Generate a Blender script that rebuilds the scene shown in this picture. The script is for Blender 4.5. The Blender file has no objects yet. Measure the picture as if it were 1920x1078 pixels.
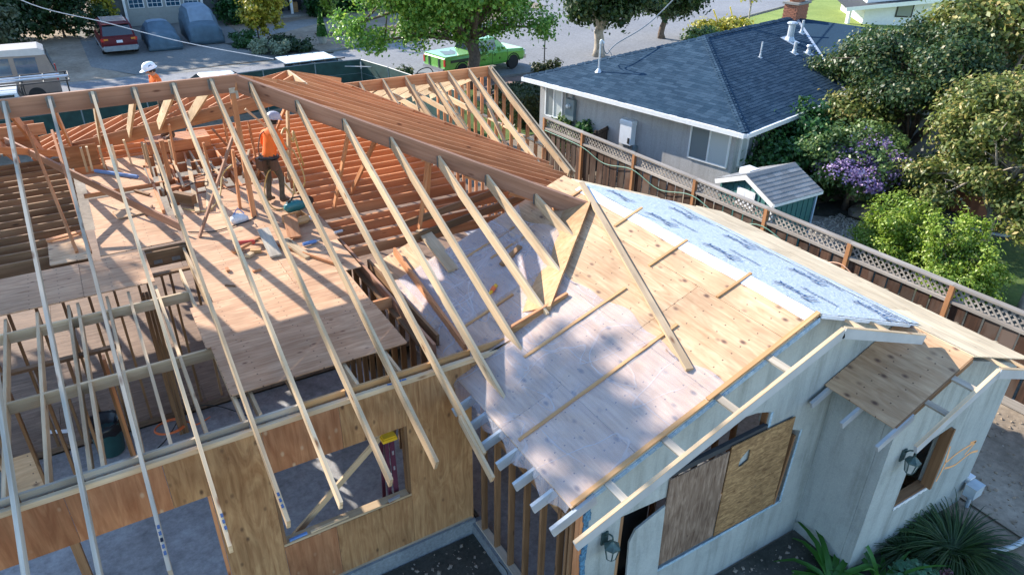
import bpy, math, random
import numpy as np
from mathutils import Vector, Matrix
rnd = random.Random(7)
R = math.radians
# ------------------------------------------------------------------ camera
scene = bpy.context.scene
cam_d = bpy.data.cameras.new('camera'); cam = bpy.data.objects.new('camera', cam_d)
scene.collection.objects.link(cam); scene.camera = cam
PITCH, YAW, ROLL = R(29.461), R(31.487), R(0.89)
fh = Vector((math.sin(YAW), math.cos(YAW), 0)); rt0 = Vector((math.cos(YAW), -math.sin(YAW), 0))
fwd = fh*math.cos(PITCH) - Vector((0, 0, 1))*math.sin(PITCH); cu0 = rt0.cross(fwd)
rt = rt0*math.cos(ROLL) + cu0*math.sin(ROLL); cu = cu0*math.cos(ROLL) - rt0*math.sin(ROLL)
m3 = Matrix((rt, cu, -fwd)).transposed()
cam.matrix_world = Matrix.Translation((0, 0, 9)) @ m3.to_4x4()
cam_d.sensor_width = 36; cam_d.lens = 36*1355.26/1920; cam_d.clip_end = 600; cam_d.clip_start = .1
# ------------------------------------------------------------------ sky and sun
SUN = Vector((-.82, 1.7, 1.0)).normalized()
elev = math.asin(SUN.z); az = math.atan2(SUN.x, SUN.y)
world = bpy.data.worlds.new('World'); scene.world = world; world.use_nodes = True
nt = world.node_tree; bg = nt.nodes['Background']
sky = nt.nodes.new('ShaderNodeTexSky'); sky.sky_type = 'NISHITA'; sky.sun_disc = False
sky.sun_elevation = elev; sky.sun_rotation = az
sky.air_density = 1.1; sky.dust_density = 0.1; sky.ozone_density = 3.0
nt.links.new(sky.outputs[0], bg.inputs[0]); bg.inputs[1].default_value = 0.15
sd = bpy.data.lights.new('sun', 'SUN'); sd.energy = 3.9; sd.angle = R(0.5); sd.color = (1, .91, .79)
so = bpy.data.objects.new('sun', sd); scene.collection.objects.link(so)
so.rotation_euler = SUN.to_track_quat('Z', 'Y').to_euler(); so.location = SUN*60
vs = scene.view_settings
vs.view_transform = 'Standard'; vs.look = 'None'; vs.exposure = 1.42; vs.gamma = 1; vs.use_curve_mapping = False
COL = scene.collection
Z = Vector((0, 0, 1))
# ------------------------------------------------------------------ materials
MATS = {}
def nodes(name):
    m = bpy.data.materials.new(name); m.use_nodes = True; MATS[name] = m
    t = m.node_tree; return m, t, t.nodes['Principled BSDF']
def add(t, kind, **kw):
    n = t.nodes.new(kind)
    for k, v in kw.items():
        if k in n.inputs.keys(): n.inputs[k].default_value = v
        else: setattr(n, k, v)
    return n
def ramp(t, fac, stops):
    r = t.nodes.new('ShaderNodeValToRGB'); e = r.color_ramp.elements
    while len(e) < len(stops): e.new(.5)
    for i, (p, c) in enumerate(stops):
        e[i].position = p; e[i].color = (c[0], c[1], c[2], 1)
    t.links.new(fac, r.inputs[0]); return r.outputs[0]
def coords(t, scale, jitter=True, kind='Object'):
    tc = add(t, 'ShaderNodeTexCoord'); mp = add(t, 'ShaderNodeMapping'); mp.inputs['Scale'].default_value = scale
    t.links.new(tc.outputs[kind], mp.inputs['Vector'])
    if jitter:
        oi = add(t, 'ShaderNodeObjectInfo'); mu = add(t, 'ShaderNodeVectorMath', operation='SCALE')
        mu.inputs[0].default_value = (91, 47, 63); t.links.new(oi.outputs['Random'], mu.inputs['Scale'])
        t.links.new(mu.outputs[0], mp.inputs['Location'])
    return mp.outputs[0]
def mixc(t, a, b, fac, mode='MIX'):
    n = t.nodes.new('ShaderNodeMix'); n.data_type = 'RGBA'; n.blend_type = mode
    for sock, v in ((n.inputs[0], fac), (n.inputs[6], a), (n.inputs[7], b)):
        if isinstance(v, (int, float)): sock.default_value = v
        elif isinstance(v, tuple): sock.default_value = (v[0], v[1], v[2], 1)
        else: t.links.new(v, sock)
    return n.outputs[2]
def bump(t, bs, h, strength=.3, dist=.01):
    b = add(t, 'ShaderNodeBump'); b.inputs['Strength'].default_value = strength; b.inputs['Distance'].default_value = dist
    t.links.new(h, b.inputs['Height']); t.links.new(b.outputs[0], bs.inputs['Normal'])
def plain(name, col, rough=.6, metal=0, noise=.12, scale=6, bmp=0, spec=None, coat=0):
    m, t, b = nodes(name)
    v = coords(t, (scale,)*3); n = add(t, 'ShaderNodeTexNoise', Scale=1, Detail=5)
    t.links.new(v, n.inputs['Vector'])
    lo = tuple(c*(1-noise) for c in col); hi = tuple(min(1, c*(1+noise)) for c in col)
    t.links.new(ramp(t, n.outputs[0], [(.3, lo), (.7, hi)]), b.inputs['Base Color'])
    b.inputs['Roughness'].default_value = rough; b.inputs['Metallic'].default_value = metal
    if coat: b.inputs['Coat Weight'].default_value = coat
    if spec is not None: b.inputs['Specular IOR Level'].default_value = spec
    if bmp: bump(t, b, n.outputs[0], bmp)
    return m
def wood(name, c1, c2, knot, var=.25, rough=.7, along=.7, across=16, knots=.09, grey=None):
    """lumber: local X is the grain; tone differs from piece to piece"""
    m, t, b = nodes(name)
    v = coords(t, (along, across, across))
    n = add(t, 'ShaderNodeTexNoise', Scale=1, Detail=6, Roughness=.62, Distortion=.7); t.links.new(v, n.inputs['Vector'])
    col = ramp(t, n.outputs[0], [(.32, c1), (.68, c2)])
    v2 = coords(t, (1.6, 5, 5)); vo = add(t, 'ShaderNodeTexVoronoi', Scale=1); t.links.new(v2, vo.inputs['Vector'])
    k = ramp(t, vo.outputs['Distance'], [(knots*.5, (1, 1, 1)), (knots*1.5, (0, 0, 0))])
    col = mixc(t, col, knot, k)
    v3 = coords(t, (.9, 2.5, 2.5)); n3 = add(t, 'ShaderNodeTexNoise', Scale=1, Detail=3); t.links.new(v3, n3.inputs['Vector'])
    col = mixc(t, col, ramp(t, n3.outputs[0], [(.3, (.72, .70, .68)), (.7, (1.1, 1.08, 1.05))]), 1.0, 'MULTIPLY')
    if grey:
        col = mixc(t, col, grey, ramp(t, n3.outputs[0], [(.48, (0, 0, 0)), (.62, (1, 1, 1))]))
    oi = add(t, 'ShaderNodeObjectInfo')
    tone = ramp(t, oi.outputs['Random'], [(0, (1-var, 1-var*1.1, 1-var*1.2)), (1, (1+var*.5,)*3)])
    col = mixc(t, col, tone, 1.0, 'MULTIPLY')
    t.links.new(col, b.inputs['Base Color']); b.inputs['Roughness'].default_value = rough
    b.inputs['Specular IOR Level'].default_value = .3
    bump(t, b, n.outputs[0], .25, .004)
    return m
def plywood(name, c1, c2, plug, var=.15, sx=.9, sy=5, swirl=1.6, knots=.055, nails=0):
    m, t, b = nodes(name)
    v = coords(t, (sx, sy, sy))
    n = add(t, 'ShaderNodeTexNoise', Scale=1.3, Detail=7, Roughness=.6, Distortion=swirl); t.links.new(v, n.inputs['Vector'])
    col = ramp(t, n.outputs[0], [(.3, c1), (.5, tuple((a+q)/2 for a, q in zip(c1, c2))), (.66, c2)])
    vf = coords(t, (1.5, 26, 26)); nf = add(t, 'ShaderNodeTexNoise', Scale=1, Detail=4, Distortion=.5); t.links.new(vf, nf.inputs['Vector'])
    col = mixc(t, col, ramp(t, nf.outputs[0], [(.3, (.78, .75, .72)), (.6, (1.06, 1.06, 1.06))]), .8, 'MULTIPLY')
    v2 = coords(t, (3.6, 6.5, 6.5)); vo = add(t, 'ShaderNodeTexVoronoi', Scale=1); t.links.new(v2, vo.inputs['Vector'])
    k = ramp(t, vo.outputs['Distance'], [(knots, (1, 1, 1)), (knots*3, (0, 0, 0))])
    k = mixc(t, k, ramp(t, vo.outputs['Color'], [(.3, (0, 0, 0)), (.55, (1, 1, 1))]), 1.0, 'MULTIPLY')
    col = mixc(t, col, plug, k)
    v3 = coords(t, (.8, .8, .8)); n3 = add(t, 'ShaderNodeTexNoise', Scale=1.7, Detail=4); t.links.new(v3, n3.inputs['Vector'])
    col = mixc(t, col, ramp(t, n3.outputs[0], [(.28, (.74, .72, .71)), (.7, (1.1, 1.09, 1.08))]), 1.0, 'MULTIPLY')
    if nails:   # rows of nail heads over the joists
        vn = coords(t, (1, 1, 1), False); sp = add(t, 'ShaderNodeSeparateXYZ'); t.links.new(vn, sp.inputs[0]); ds = []
        for ax, pitch in ((0, .407), (1, .152)):
            d = add(t, 'ShaderNodeMath', operation='PINGPONG'); t.links.new(sp.outputs[ax], d.inputs[0]); d.inputs[1].default_value = pitch/2; ds.append(d)
        lt = []
        for d in ds:
            q = add(t, 'ShaderNodeMath', operation='LESS_THAN'); t.links.new(d.outputs[0], q.inputs[0]); q.inputs[1].default_value = .010; lt.append(q)
        mu = add(t, 'ShaderNodeMath', operation='MULTIPLY'); t.links.new(lt[0].outputs[0], mu.inputs[0]); t.links.new(lt[1].outputs[0], mu.inputs[1])
        col = mixc(t, col, (.16, .10, .07), mu.outputs[0])
    oi = add(t, 'ShaderNodeObjectInfo')
    col = mixc(t, col, ramp(t, oi.outputs['Random'], [(0, (1-var, 1-var*1.1, 1-var*1.2)), (1, (1+var*.4,)*3)]), 1.0, 'MULTIPLY')
    t.links.new(col, b.inputs['Base Color']); b.inputs['Roughness'].default_value = .75
    b.inputs['Specular IOR Level'].default_value = .25
    bump(t, b, n.outputs[0], .15, .004)
    return m
def ground(name, stops, scale=1.0, rough=.9, fine=14, bmp=.5, dist=.02, spots=None, grain=.8):
    m, t, b = nodes(name)
    v = coords(t, (scale,)*3, False)
    n = add(t, 'ShaderNodeTexNoise', Scale=1, Detail=8, Roughness=.62, Distortion=.3); t.links.new(v, n.inputs['Vector'])
    n2 = add(t, 'ShaderNodeTexNoise', Scale=fine, Detail=6, Roughness=.7); t.links.new(v, n2.inputs['Vector'])
    col = ramp(t, n.outputs[0], stops)
    col = mixc(t, col, ramp(t, n2.outputs[0], [(.3, (.6, .6, .6)), (.7, (1.25, 1.25, 1.25))]), grain, 'MULTIPLY')
    if spots:
        vo = add(t, 'ShaderNodeTexVoronoi', Scale=spots[0]); t.links.new(v, vo.inputs['Vector'])
        col = mixc(t, col, spots[2], ramp(t, vo.outputs['Distance'], [(spots[1], (1, 1, 1)), (spots[1]*1.6, (0, 0, 0))]))
    t.links.new(col, b.inputs['Base Color']); b.inputs['Roughness'].default_value = rough
    b.inputs['Specular IOR Level'].default_value = .3
    bump(t, b, n2.outputs[0], bmp, dist)
    return m
def leaf(name, c1, c2, c3=None, trans=.35, rough=.45):
    m, t, b = nodes(name)
    g = add(t, 'ShaderNodeNewGeometry')
    st = [(0, c1), (.75, c2)] + ([(1, c3)] if c3 else [])
    col = ramp(t, g.outputs['Random Per Island'], st)
    v = coords(t, (.7,)*3, False); n = add(t, 'ShaderNodeTexNoise', Scale=1.2, Detail=3); t.links.new(v, n.inputs['Vector'])
    col = mixc(t, col, ramp(t, n.outputs[0], [(.3, (.7, .75, .7)), (.7, (1.2, 1.15, 1.0))]), 1.0, 'MULTIPLY')
    t.links.new(col, b.inputs['Base Color']); b.inputs['Roughness'].default_value = rough
    tr = add(t, 'ShaderNodeBsdfTranslucent'); t.links.new(col, tr.inputs[0])
    mx = add(t, 'ShaderNodeMixShader'); mx.inputs[0].default_value = trans
    t.links.new(b.outputs[0], mx.inputs[1]); t.links.new(tr.outputs[0], mx.inputs[2])
    t.links.new(mx.outputs[0], t.nodes['Material Output'].inputs[0])
    return m
# lumber and sheet goods
wood('pine', (.52, .375, .23), (.70, .55, .37), (.24, .11, .05), .24, knots=.11)
wood('pine_grey', (.36, .33, .28), (.54, .49, .41), (.17, .11, .08), .28, knots=.11)
wood('fir', (.49, .205, .09), (.66, .325, .16), (.20, .08, .04), .18)
wood('fir_dark', (.27, .135, .085), (.40, .22, .145), (.13, .05, .03), .12, along=.35)
wood('old_lumber', (.20, .11, .055), (.33, .20, .11), (.09, .05, .03), .25)
wood('batten', (.44, .24, .10), (.58, .35, .17), (.22, .1, .05), .15)
wood('fence_wood', (.032, .018, .013), (.115, .060, .038), (.03, .02, .016), .55, .85, .5, 9, .07, grey=(.10, .072, .058))
wood('fence_cap', (.26, .24, .22), (.40, .37, .34), (.16, .14, .12), .2, .85)
wood('cedar_post', (.30, .14, .06), (.42, .21, .10), (.15, .07, .04), .3)
wood('dark_gate', (.035, .026, .022), (.085, .065, .055), (.02, .016, .014), .4, .85)
plywood('ply_deck', (.47, .27, .16), (.64, .42, .27), (.22, .11, .07), knots=.06, nails=1)
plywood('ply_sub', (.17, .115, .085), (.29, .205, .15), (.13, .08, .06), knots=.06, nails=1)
plywood('ply_roof', (.50, .315, .18), (.68, .48, .305), (.17, .10, .075), knots=.085, nails=1)
plywood('ply_wall', (.30, .15, .065), (.51, .31, .15), (.14, .075, .04), sx=.8, sy=4, swirl=2.6, knots=.07)
plywood('ply_wall_red', (.29, .12, .055), (.44, .22, .11), (.50, .33, .2), sx=.8, sy=4, swirl=1.6, knots=.065)
plywood('osb_weathered', (.15, .085, .04), (.46, .31, .155), (.10, .075, .06), .2, 6, 17, .9, .05)
plywood('osb_grey', (.13, .085, .06), (.36, .28, .22), (.09, .06, .05), .2, 2.5, 15, .7, .05)
plywood('ply_roof_lit', (.70, .54, .35), (.84, .69, .48), (.30, .2, .14), knots=.04)  # paler roof plywood for the right slope; sunlit brightness is in the colour
plywood('ply_valley', (.48, .27, .12), (.62, .40, .22), (.2, .1, .05))
# masonry, ground
ground('soil', [(.3, (.17, .13, .095)), (.55, (.29, .235, .175)), (.75, (.41, .345, .27))], .45, spots=(9, .05, (.38, .33, .27)))
ground('dark_soil', [(.3, (.03, .034, .028)), (.6, (.08, .078, .066)), (.8, (.17, .165, .145))], 1.3, spots=(12, .045, (.24, .24, .22)))
ground('lawn', [(.3, (.045, .085, .018)), (.6, (.10, .15, .035)), (.8, (.20, .22, .07))], .5, fine=26, bmp=.8)
ground('lawn_bright', [(.3, (.17, .24, .05)), (.6, (.26, .33, .08)), (.8, (.36, .40, .14))], .35, fine=20)
ground('dry_dirt', [(.3, (.22, .165, .115)), (.6, (.36, .285, .21)), (.8, (.45, .37, .29))], .35)
ground('asphalt', [(.3, (.19, .195, .21)), (.6, (.235, .24, .255)), (.8, (.27, .275, .285))], .14, fine=60, bmp=.2)
ground('concrete', [(.3, (.20, .195, .18)), (.6, (.29, .28, .26)), (.8, (.36, .35, .33))], .35, fine=24, bmp=.2)
ground('drive_concrete', [(.3, (.15, .15, .14)), (.6, (.22, .215, .20)), (.8, (.30, .29, .27))], .3, fine=24, bmp=.2)
ground('slab', [(.25, (.17, .17, .175)), (.45, (.31, .305, .31)), (.62, (.37, .375, .39)), (.8, (.47, .475, .49))], .9, fine=11, bmp=.15)
ground('stem_concrete', [(.3, (.17, .20, .23)), (.6, (.25, .29, .32)), (.8, (.33, .36, .38))], 1.2, fine=16, bmp=.3)
ground('brick_paving', [(.3, (.20, .12, .10)), (.6, (.30, .20, .17)), (.8, (.36, .27, .23))], 2.2, fine=8)
ground('pebble_bed', [(.3, (.24, .21, .18)), (.6, (.38, .35, .31)), (.8, (.52, .5, .46))], 9, fine=6, bmp=1)
ground('stucco', [(.28, (.26, .30, .30)), (.42, (.325, .365, .362)), (.6, (.35, .39, .388)), (.8, (.41, .45, .445))], 1.6, fine=34, bmp=.35, dist=.010, grain=.3)
def streaks(name, lo):
    m = MATS[name]; t = m.node_tree; b = t.nodes['Principled BSDF']; src = b.inputs['Base Color'].links[0].from_socket
    v = coords(t, (5.5, 5.5, .55), False); n = add(t, 'ShaderNodeTexNoise', Scale=1, Detail=5, Roughness=.6); t.links.new(v, n.inputs['Vector'])
    v2 = coords(t, (16, 16, 16), False); n2 = add(t, 'ShaderNodeTexNoise', Scale=1, Detail=4, Distortion=1.5); t.links.new(v2, n2.inputs['Vector'])
    c = mixc(t, src, ramp(t, n.outputs[0], [(.3, (lo, lo, lo*.97)), (.52, (1, 1, 1)), (.75, (1.08, 1.08, 1.07))]), 1.0, 'MULTIPLY')
    c = mixc(t, c, ramp(t, n2.outputs[0], [(.3, (.94, .94, .94)), (.7, (1.04, 1.04, 1.04))]), 1.0, 'MULTIPLY')
    t.links.new(c, b.inputs['Base Color'])
streaks('stucco', .72)
ground('stucco_neighbour', [(.3, (.39, .385, .385)), (.6, (.43, .425, .425)), (.8, (.47, .465, .465))], .8, fine=60, bmp=.25, dist=.006)
streaks('stucco_neighbour', .85)
ground('siding_grey', [(.3, (.085, .095, .095)), (.6, (.11, .12, .12)), (.8, (.135, .145, .145))], .9)
ground('boulder', [(.3, (.20, .17, .14)), (.6, (.30, .26, .22)), (.8, (.40, .36, .31))], 3)
ground('brick', [(.3, (.26, .10, .06)), (.6, (.38, .17, .11)), (.8, (.46, .25, .17))], 5)
# paints, metals, plastics
plain('white_paint', (.74, .75, .75), .5, noise=.05)
plain('primer_grey', (.36, .39, .41), .6, noise=.12, scale=3)
plain('galv', (.34, .35, .36), .38, .8, .2, 20)
plain('steel_dark', (.17, .175, .18), .5, .5, .2, 20)
plain('vent_metal', (.52, .56, .6), .45, .4, .1)
plain('black', (.014, .014, .015), .5, noise=.2)
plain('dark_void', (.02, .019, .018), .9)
plain('rubber', (.018, .018, .018), .8)
plain('chrome', (.55, .56, .58), .2, 1)
plain('skin', (.46, .235, .145), .55, noise=.05)
plain('hi_vis', (.92, .17, .02), .75, noise=.1, scale=9, bmp=.3)
plain('hi_vis_yellow', (.75, .68, .10), .7)
plain('trousers', (.085, .065, .045), .85, noise=.3, scale=12, bmp=.4)
plain('leather', (.10, .05, .03), .6, noise=.3)
plain('boot', (.12, .075, .045), .7)
plain('helmet_white', (.80, .82, .86), .3, noise=.02)
plain('helmet_grey', (.42, .43, .52), .4, noise=.03)
plain('hair', (.02, .014, .01), .7)
plain('hose_yellow', (.50, .34, .12), .5)
plain('cord_orange', (.75, .17, .05), .5)
plain('cord_black', (.02, .02, .022), .6)
plain('hose_green', (.12, .26, .2), .5)
plain('hose_peach', (.62, .36, .24), .5)
plain('cable', (.22, .23, .24), .5)
plain('cable_light', (.55, .55, .56), .5)
plain('tool_teal', (.02, .17, .19), .4)
plain('tool_red', (.5, .05, .03), .4)
plain('tool_yellow', (.75, .45, .03), .4)
plain('tube_blue', (.13, .25, .52), .4)
plain('silver', (.5, .52, .55), .35, .6)
plain('can_green', (.018, .07, .072), .45)
plain('bag_black', (.012, .012, .014), .3, noise=.4, scale=14, bmp=.6)
plain('ladder_purple', (.09, .02, .045), .5)
plain('ladder_yellow', (.72, .45, .02), .45)
plain('lantern_green', (.045, .085, .085), .45, .3, .3, 20)
plain('lantern_glass', (.40, .43, .42), .15)
plain('paint_orange', (.85, .42, .17), .8)
plain('ink_navy', (.035, .08, .19), .7)
plain('ink_blue', (.05, .16, .38), .7)
plain('felt_blue', (.06, .16, .26), .9, noise=.5, scale=30, bmp=.8)
plain('terracotta', (.33, .13, .075), .7, noise=.2)
plain('spa_brown', (.21, .085, .05), .6, noise=.2)
plain('pot_stone', (.42, .40, .36), .8, noise=.15)
plain('bark', (.13, .095, .07), .9, noise=.4, scale=9, bmp=.8)
plain('bark_pale', (.36, .31, .25), .85, noise=.3, scale=5, bmp=.5)
plain('shed_green', (.05, .16, .155), .6, noise=.1)
plain('trim_blue', (.42, .56, .72), .5, noise=.05)
plain('van_tan', (.20, .165, .14), .35, .2, .06, coat=.3)
plain('van_top', (.46, .43, .40), .4, noise=.06)
plain('maroon', (.10, .005, .010), .45, 0, .06, spec=.25)
plain('bumper_grey', (.24, .27, .29), .45)
plain('truck_green', (.15, .42, .06), .3, .1, .1, coat=.6)
plain('truck_dark', (.02, .05, .03), .35)
plain('vehicle_white', (.72, .74, .76), .3, noise=.03, coat=.5)
plain('tail_red', (.5, .03, .02), .25)
plain('tail_amber', (.62, .22, .03), .25)
plain('plate_white', (.75, .76, .8), .5)
plain('cover_blue', (.075, .125, .165), .75, noise=.2, scale=2.5, bmp=.5)
plain('cover_light', (.19, .25, .31), .75, noise=.15, scale=2.5, bmp=.4)
plain('garage_paint', (.30, .31, .29), .6, noise=.06)
plain('screen_green', (.012, .05, .045), .8, noise=.3, scale=3)
plain('pole_yellow', (.8, .58, .02), .5)
plain('plastic_white', (.70, .72, .75), .4, noise=.04)
plain('meter_grey', (.16, .21, .23), .5)
plain('conduit', (.40, .46, .50), .5)
plain('roof_felt', (.035, .04, .045), .9)
def glass_mat(name, col, rough=.08):
    m, t, b = nodes(name); b.inputs['Base Color'].default_value = (*col, 1); b.inputs['Roughness'].default_value = rough
    b.inputs['Specular IOR Level'].default_value = .9; return m
glass_mat('glass_dark', (.012, .02, .028)); glass_mat('glass_blue', (.02, .07, .12), .12); glass_mat('glass_house', (.20, .23, .24), .12)
glass_mat('glass_blind', (.50, .53, .53), .25); glass_mat('lens', (.55, .58, .6), .15)
def shingle(name, c1, c2):
    m, t, b = nodes(name)
    g = add(t, 'ShaderNodeNewGeometry'); oi = add(t, 'ShaderNodeObjectInfo'); ad = add(t, 'ShaderNodeMath', operation='ADD')
    t.links.new(g.outputs['Random Per Island'], ad.inputs[0]); t.links.new(oi.outputs['Random'], ad.inputs[1])
    fr = add(t, 'ShaderNodeMath', operation='FRACT'); t.links.new(ad.outputs[0], fr.inputs[0])
    tc = add(t, 'ShaderNodeNewGeometry'); n = add(t, 'ShaderNodeTexNoise', Scale=45, Detail=3); t.links.new(tc.outputs['Position'], n.inputs['Vector'])
    col = mixc(t, ramp(t, fr.outputs[0], [(0, c1), (1, c2)]), ramp(t, n.outputs[0], [(.3, (.7, .7, .7)), (.7, (1.3, 1.3, 1.3))]), .8, 'MULTIPLY')
    n2 = add(t, 'ShaderNodeTexNoise', Scale=.7, Detail=4); t.links.new(tc.outputs['Position'], n2.inputs['Vector'])
    col = mixc(t, col, ramp(t, n2.outputs[0], [(.35, (.88, .9, .92)), (.7, (1.14, 1.12, 1.1))]), 1.0, 'MULTIPLY')
    t.links.new(col, b.inputs['Base Color']); b.inputs['Roughness'].default_value = .85; b.inputs['Specular IOR Level'].default_value = .15
    bump(t, b, n.outputs[0], .4, .004)
shingle('shingle_blue', (.012, .036, .066), (.034, .068, .108)); shingle('shingle_grey', (.17, .175, .18), (.27, .275, .28))
# roof membranes
def film():
    m, t, b = nodes('plastic_film')
    v = coords(t, (1, 1, 1), False)
    n = add(t, 'ShaderNodeTexNoise', Scale=1.6, Detail=6, Distortion=1.4); t.links.new(v, n.inputs['Vector'])
    n2 = add(t, 'ShaderNodeTexNoise', Scale=5, Detail=5, Distortion=2.5); t.links.new(v, n2.inputs['Vector'])
    b.inputs['Base Color'].default_value = (.76, .76, .83, 1); b.inputs['Roughness'].default_value = .34
    b.inputs['Specular IOR Level'].default_value = .5
    bump(t, b, n2.outputs[0], .35, .02)
    # creases: thin ridges where two stretched noises pass their middle value
    rid = None
    for sc, di, wd in (((.5, 1.5, 1), .15, .010), ((1.8, .5, 1), .2, .010), ((.35, .22, 1), .1, .003)):
        vc = coords(t, sc, False); nc = add(t, 'ShaderNodeTexNoise', Scale=1, Detail=2, Roughness=.35, Distortion=di); t.links.new(vc, nc.inputs['Vector'])
        su = add(t, 'ShaderNodeMath', operation='SUBTRACT'); t.links.new(nc.outputs[0], su.inputs[0]); su.inputs[1].default_value = .5
        ab = add(t, 'ShaderNodeMath', operation='ABSOLUTE'); t.links.new(su.outputs[0], ab.inputs[0])
        q = ramp(t, ab.outputs[0], [(0, (1, 1, 1)), (wd, (0, 0, 0))]); rid = q if rid is None else mixc(t, rid, q, 1.0, 'ADD')
    bump(t, b, rid, .4, .008)
    tr = add(t, 'ShaderNodeBsdfTransparent'); tr.inputs[0].default_value = (.93, .92, .94, 1)
    mx = add(t, 'ShaderNodeMixShader'); f = ramp(t, n.outputs[0], [(.35, (.19,)*3), (.7, (.29,)*3)])
    f = mixc(t, f, mixc(t, rid, (.09, .09, .09), 1.0, 'MULTIPLY'), 1.0, 'ADD')
    t.links.new(f, mx.inputs[0]); t.links.new(tr.outputs[0], mx.inputs[1]); t.links.new(b.outputs[0], mx.inputs[2])
    t.links.new(mx.outputs[0], t.nodes['Material Output'].inputs[0])
film()
def wrap(name, c1, c2):
    m, t, b = nodes(name)
    v = coords(t, (3, 3, 3), False); n = add(t, 'ShaderNodeTexNoise', Scale=3, Detail=5, Distortion=2); t.links.new(v, n.inputs['Vector'])
    t.links.new(ramp(t, n.outputs[0], [(.3, c1), (.7, c2)]), b.inputs['Base Color']); b.inputs['Roughness'].default_value = .5
    bump(t, b, n.outputs[0], .5, .03)
wrap('wrap_grey', (.38, .43, .48), (.60, .64, .69)); wrap('wrap_white', (.60, .63, .67), (.74, .76, .79))
wrap('flashing_blue', (.16, .30, .42), (.42, .55, .64))
# foliage
leaf('leaf_ginkgo', (.08, .22, .035), (.22, .42, .07), (.40, .52, .10))
leaf('leaf_dark', (.012, .04, .014), (.035, .08, .025), (.06, .11, .04))
leaf('leaf_plane', (.018, .05, .014), (.045, .09, .028), (.11, .14, .05))
leaf('leaf_bush', (.015, .065, .015), (.035, .12, .028), (.08, .2, .06))
leaf('leaf_lime', (.14, .25, .02), (.30, .42, .06), (.48, .54, .16))
leaf('leaf_myrtle', (.075, .12, .03), (.23, .27, .075), (.50, .39, .16))
leaf('leaf_maple', (.022, .062, .024), (.062, .115, .036), (.19, .18, .07))
leaf('leaf_yellow', (.24, .26, .03), (.44, .40, .05), (.52, .38, .06))
leaf('leaf_cone', (.03, .12, .015), (.07, .21, .03))
leaf('leaf_sage', (.20, .26, .19), (.32, .38, .28))
leaf('leaf_purple', (.24, .15, .40), (.38, .26, .56), (.58, .48, .74), .3)
leaf('leaf_purplebush', (.06, .12, .03), (.15, .24, .07), (.28, .36, .14))
leaf('leaf_white', (.5, .52, .55), (.7, .72, .75))
leaf('leaf_red', (.35, .05, .03), (.5, .14, .06))
leaf('leaf_strap', (.035, .15, .02), (.07, .24, .035))
leaf('leaf_grass', (.016, .05, .018), (.04, .10, .028), (.09, .15, .05))
leaf('leaf_sedum', (.05, .17, .10), (.10, .27, .16))
leaf('flower_dusky', (.17, .07, .11), (.28, .13, .18))
leaf('leaf_hedge', (.035, .05, .02), (.075, .095, .035))
leaf('leaf_olive', (.06, .085, .05), (.13, .16, .09), (.24, .26, .18))
M = MATS
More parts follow.
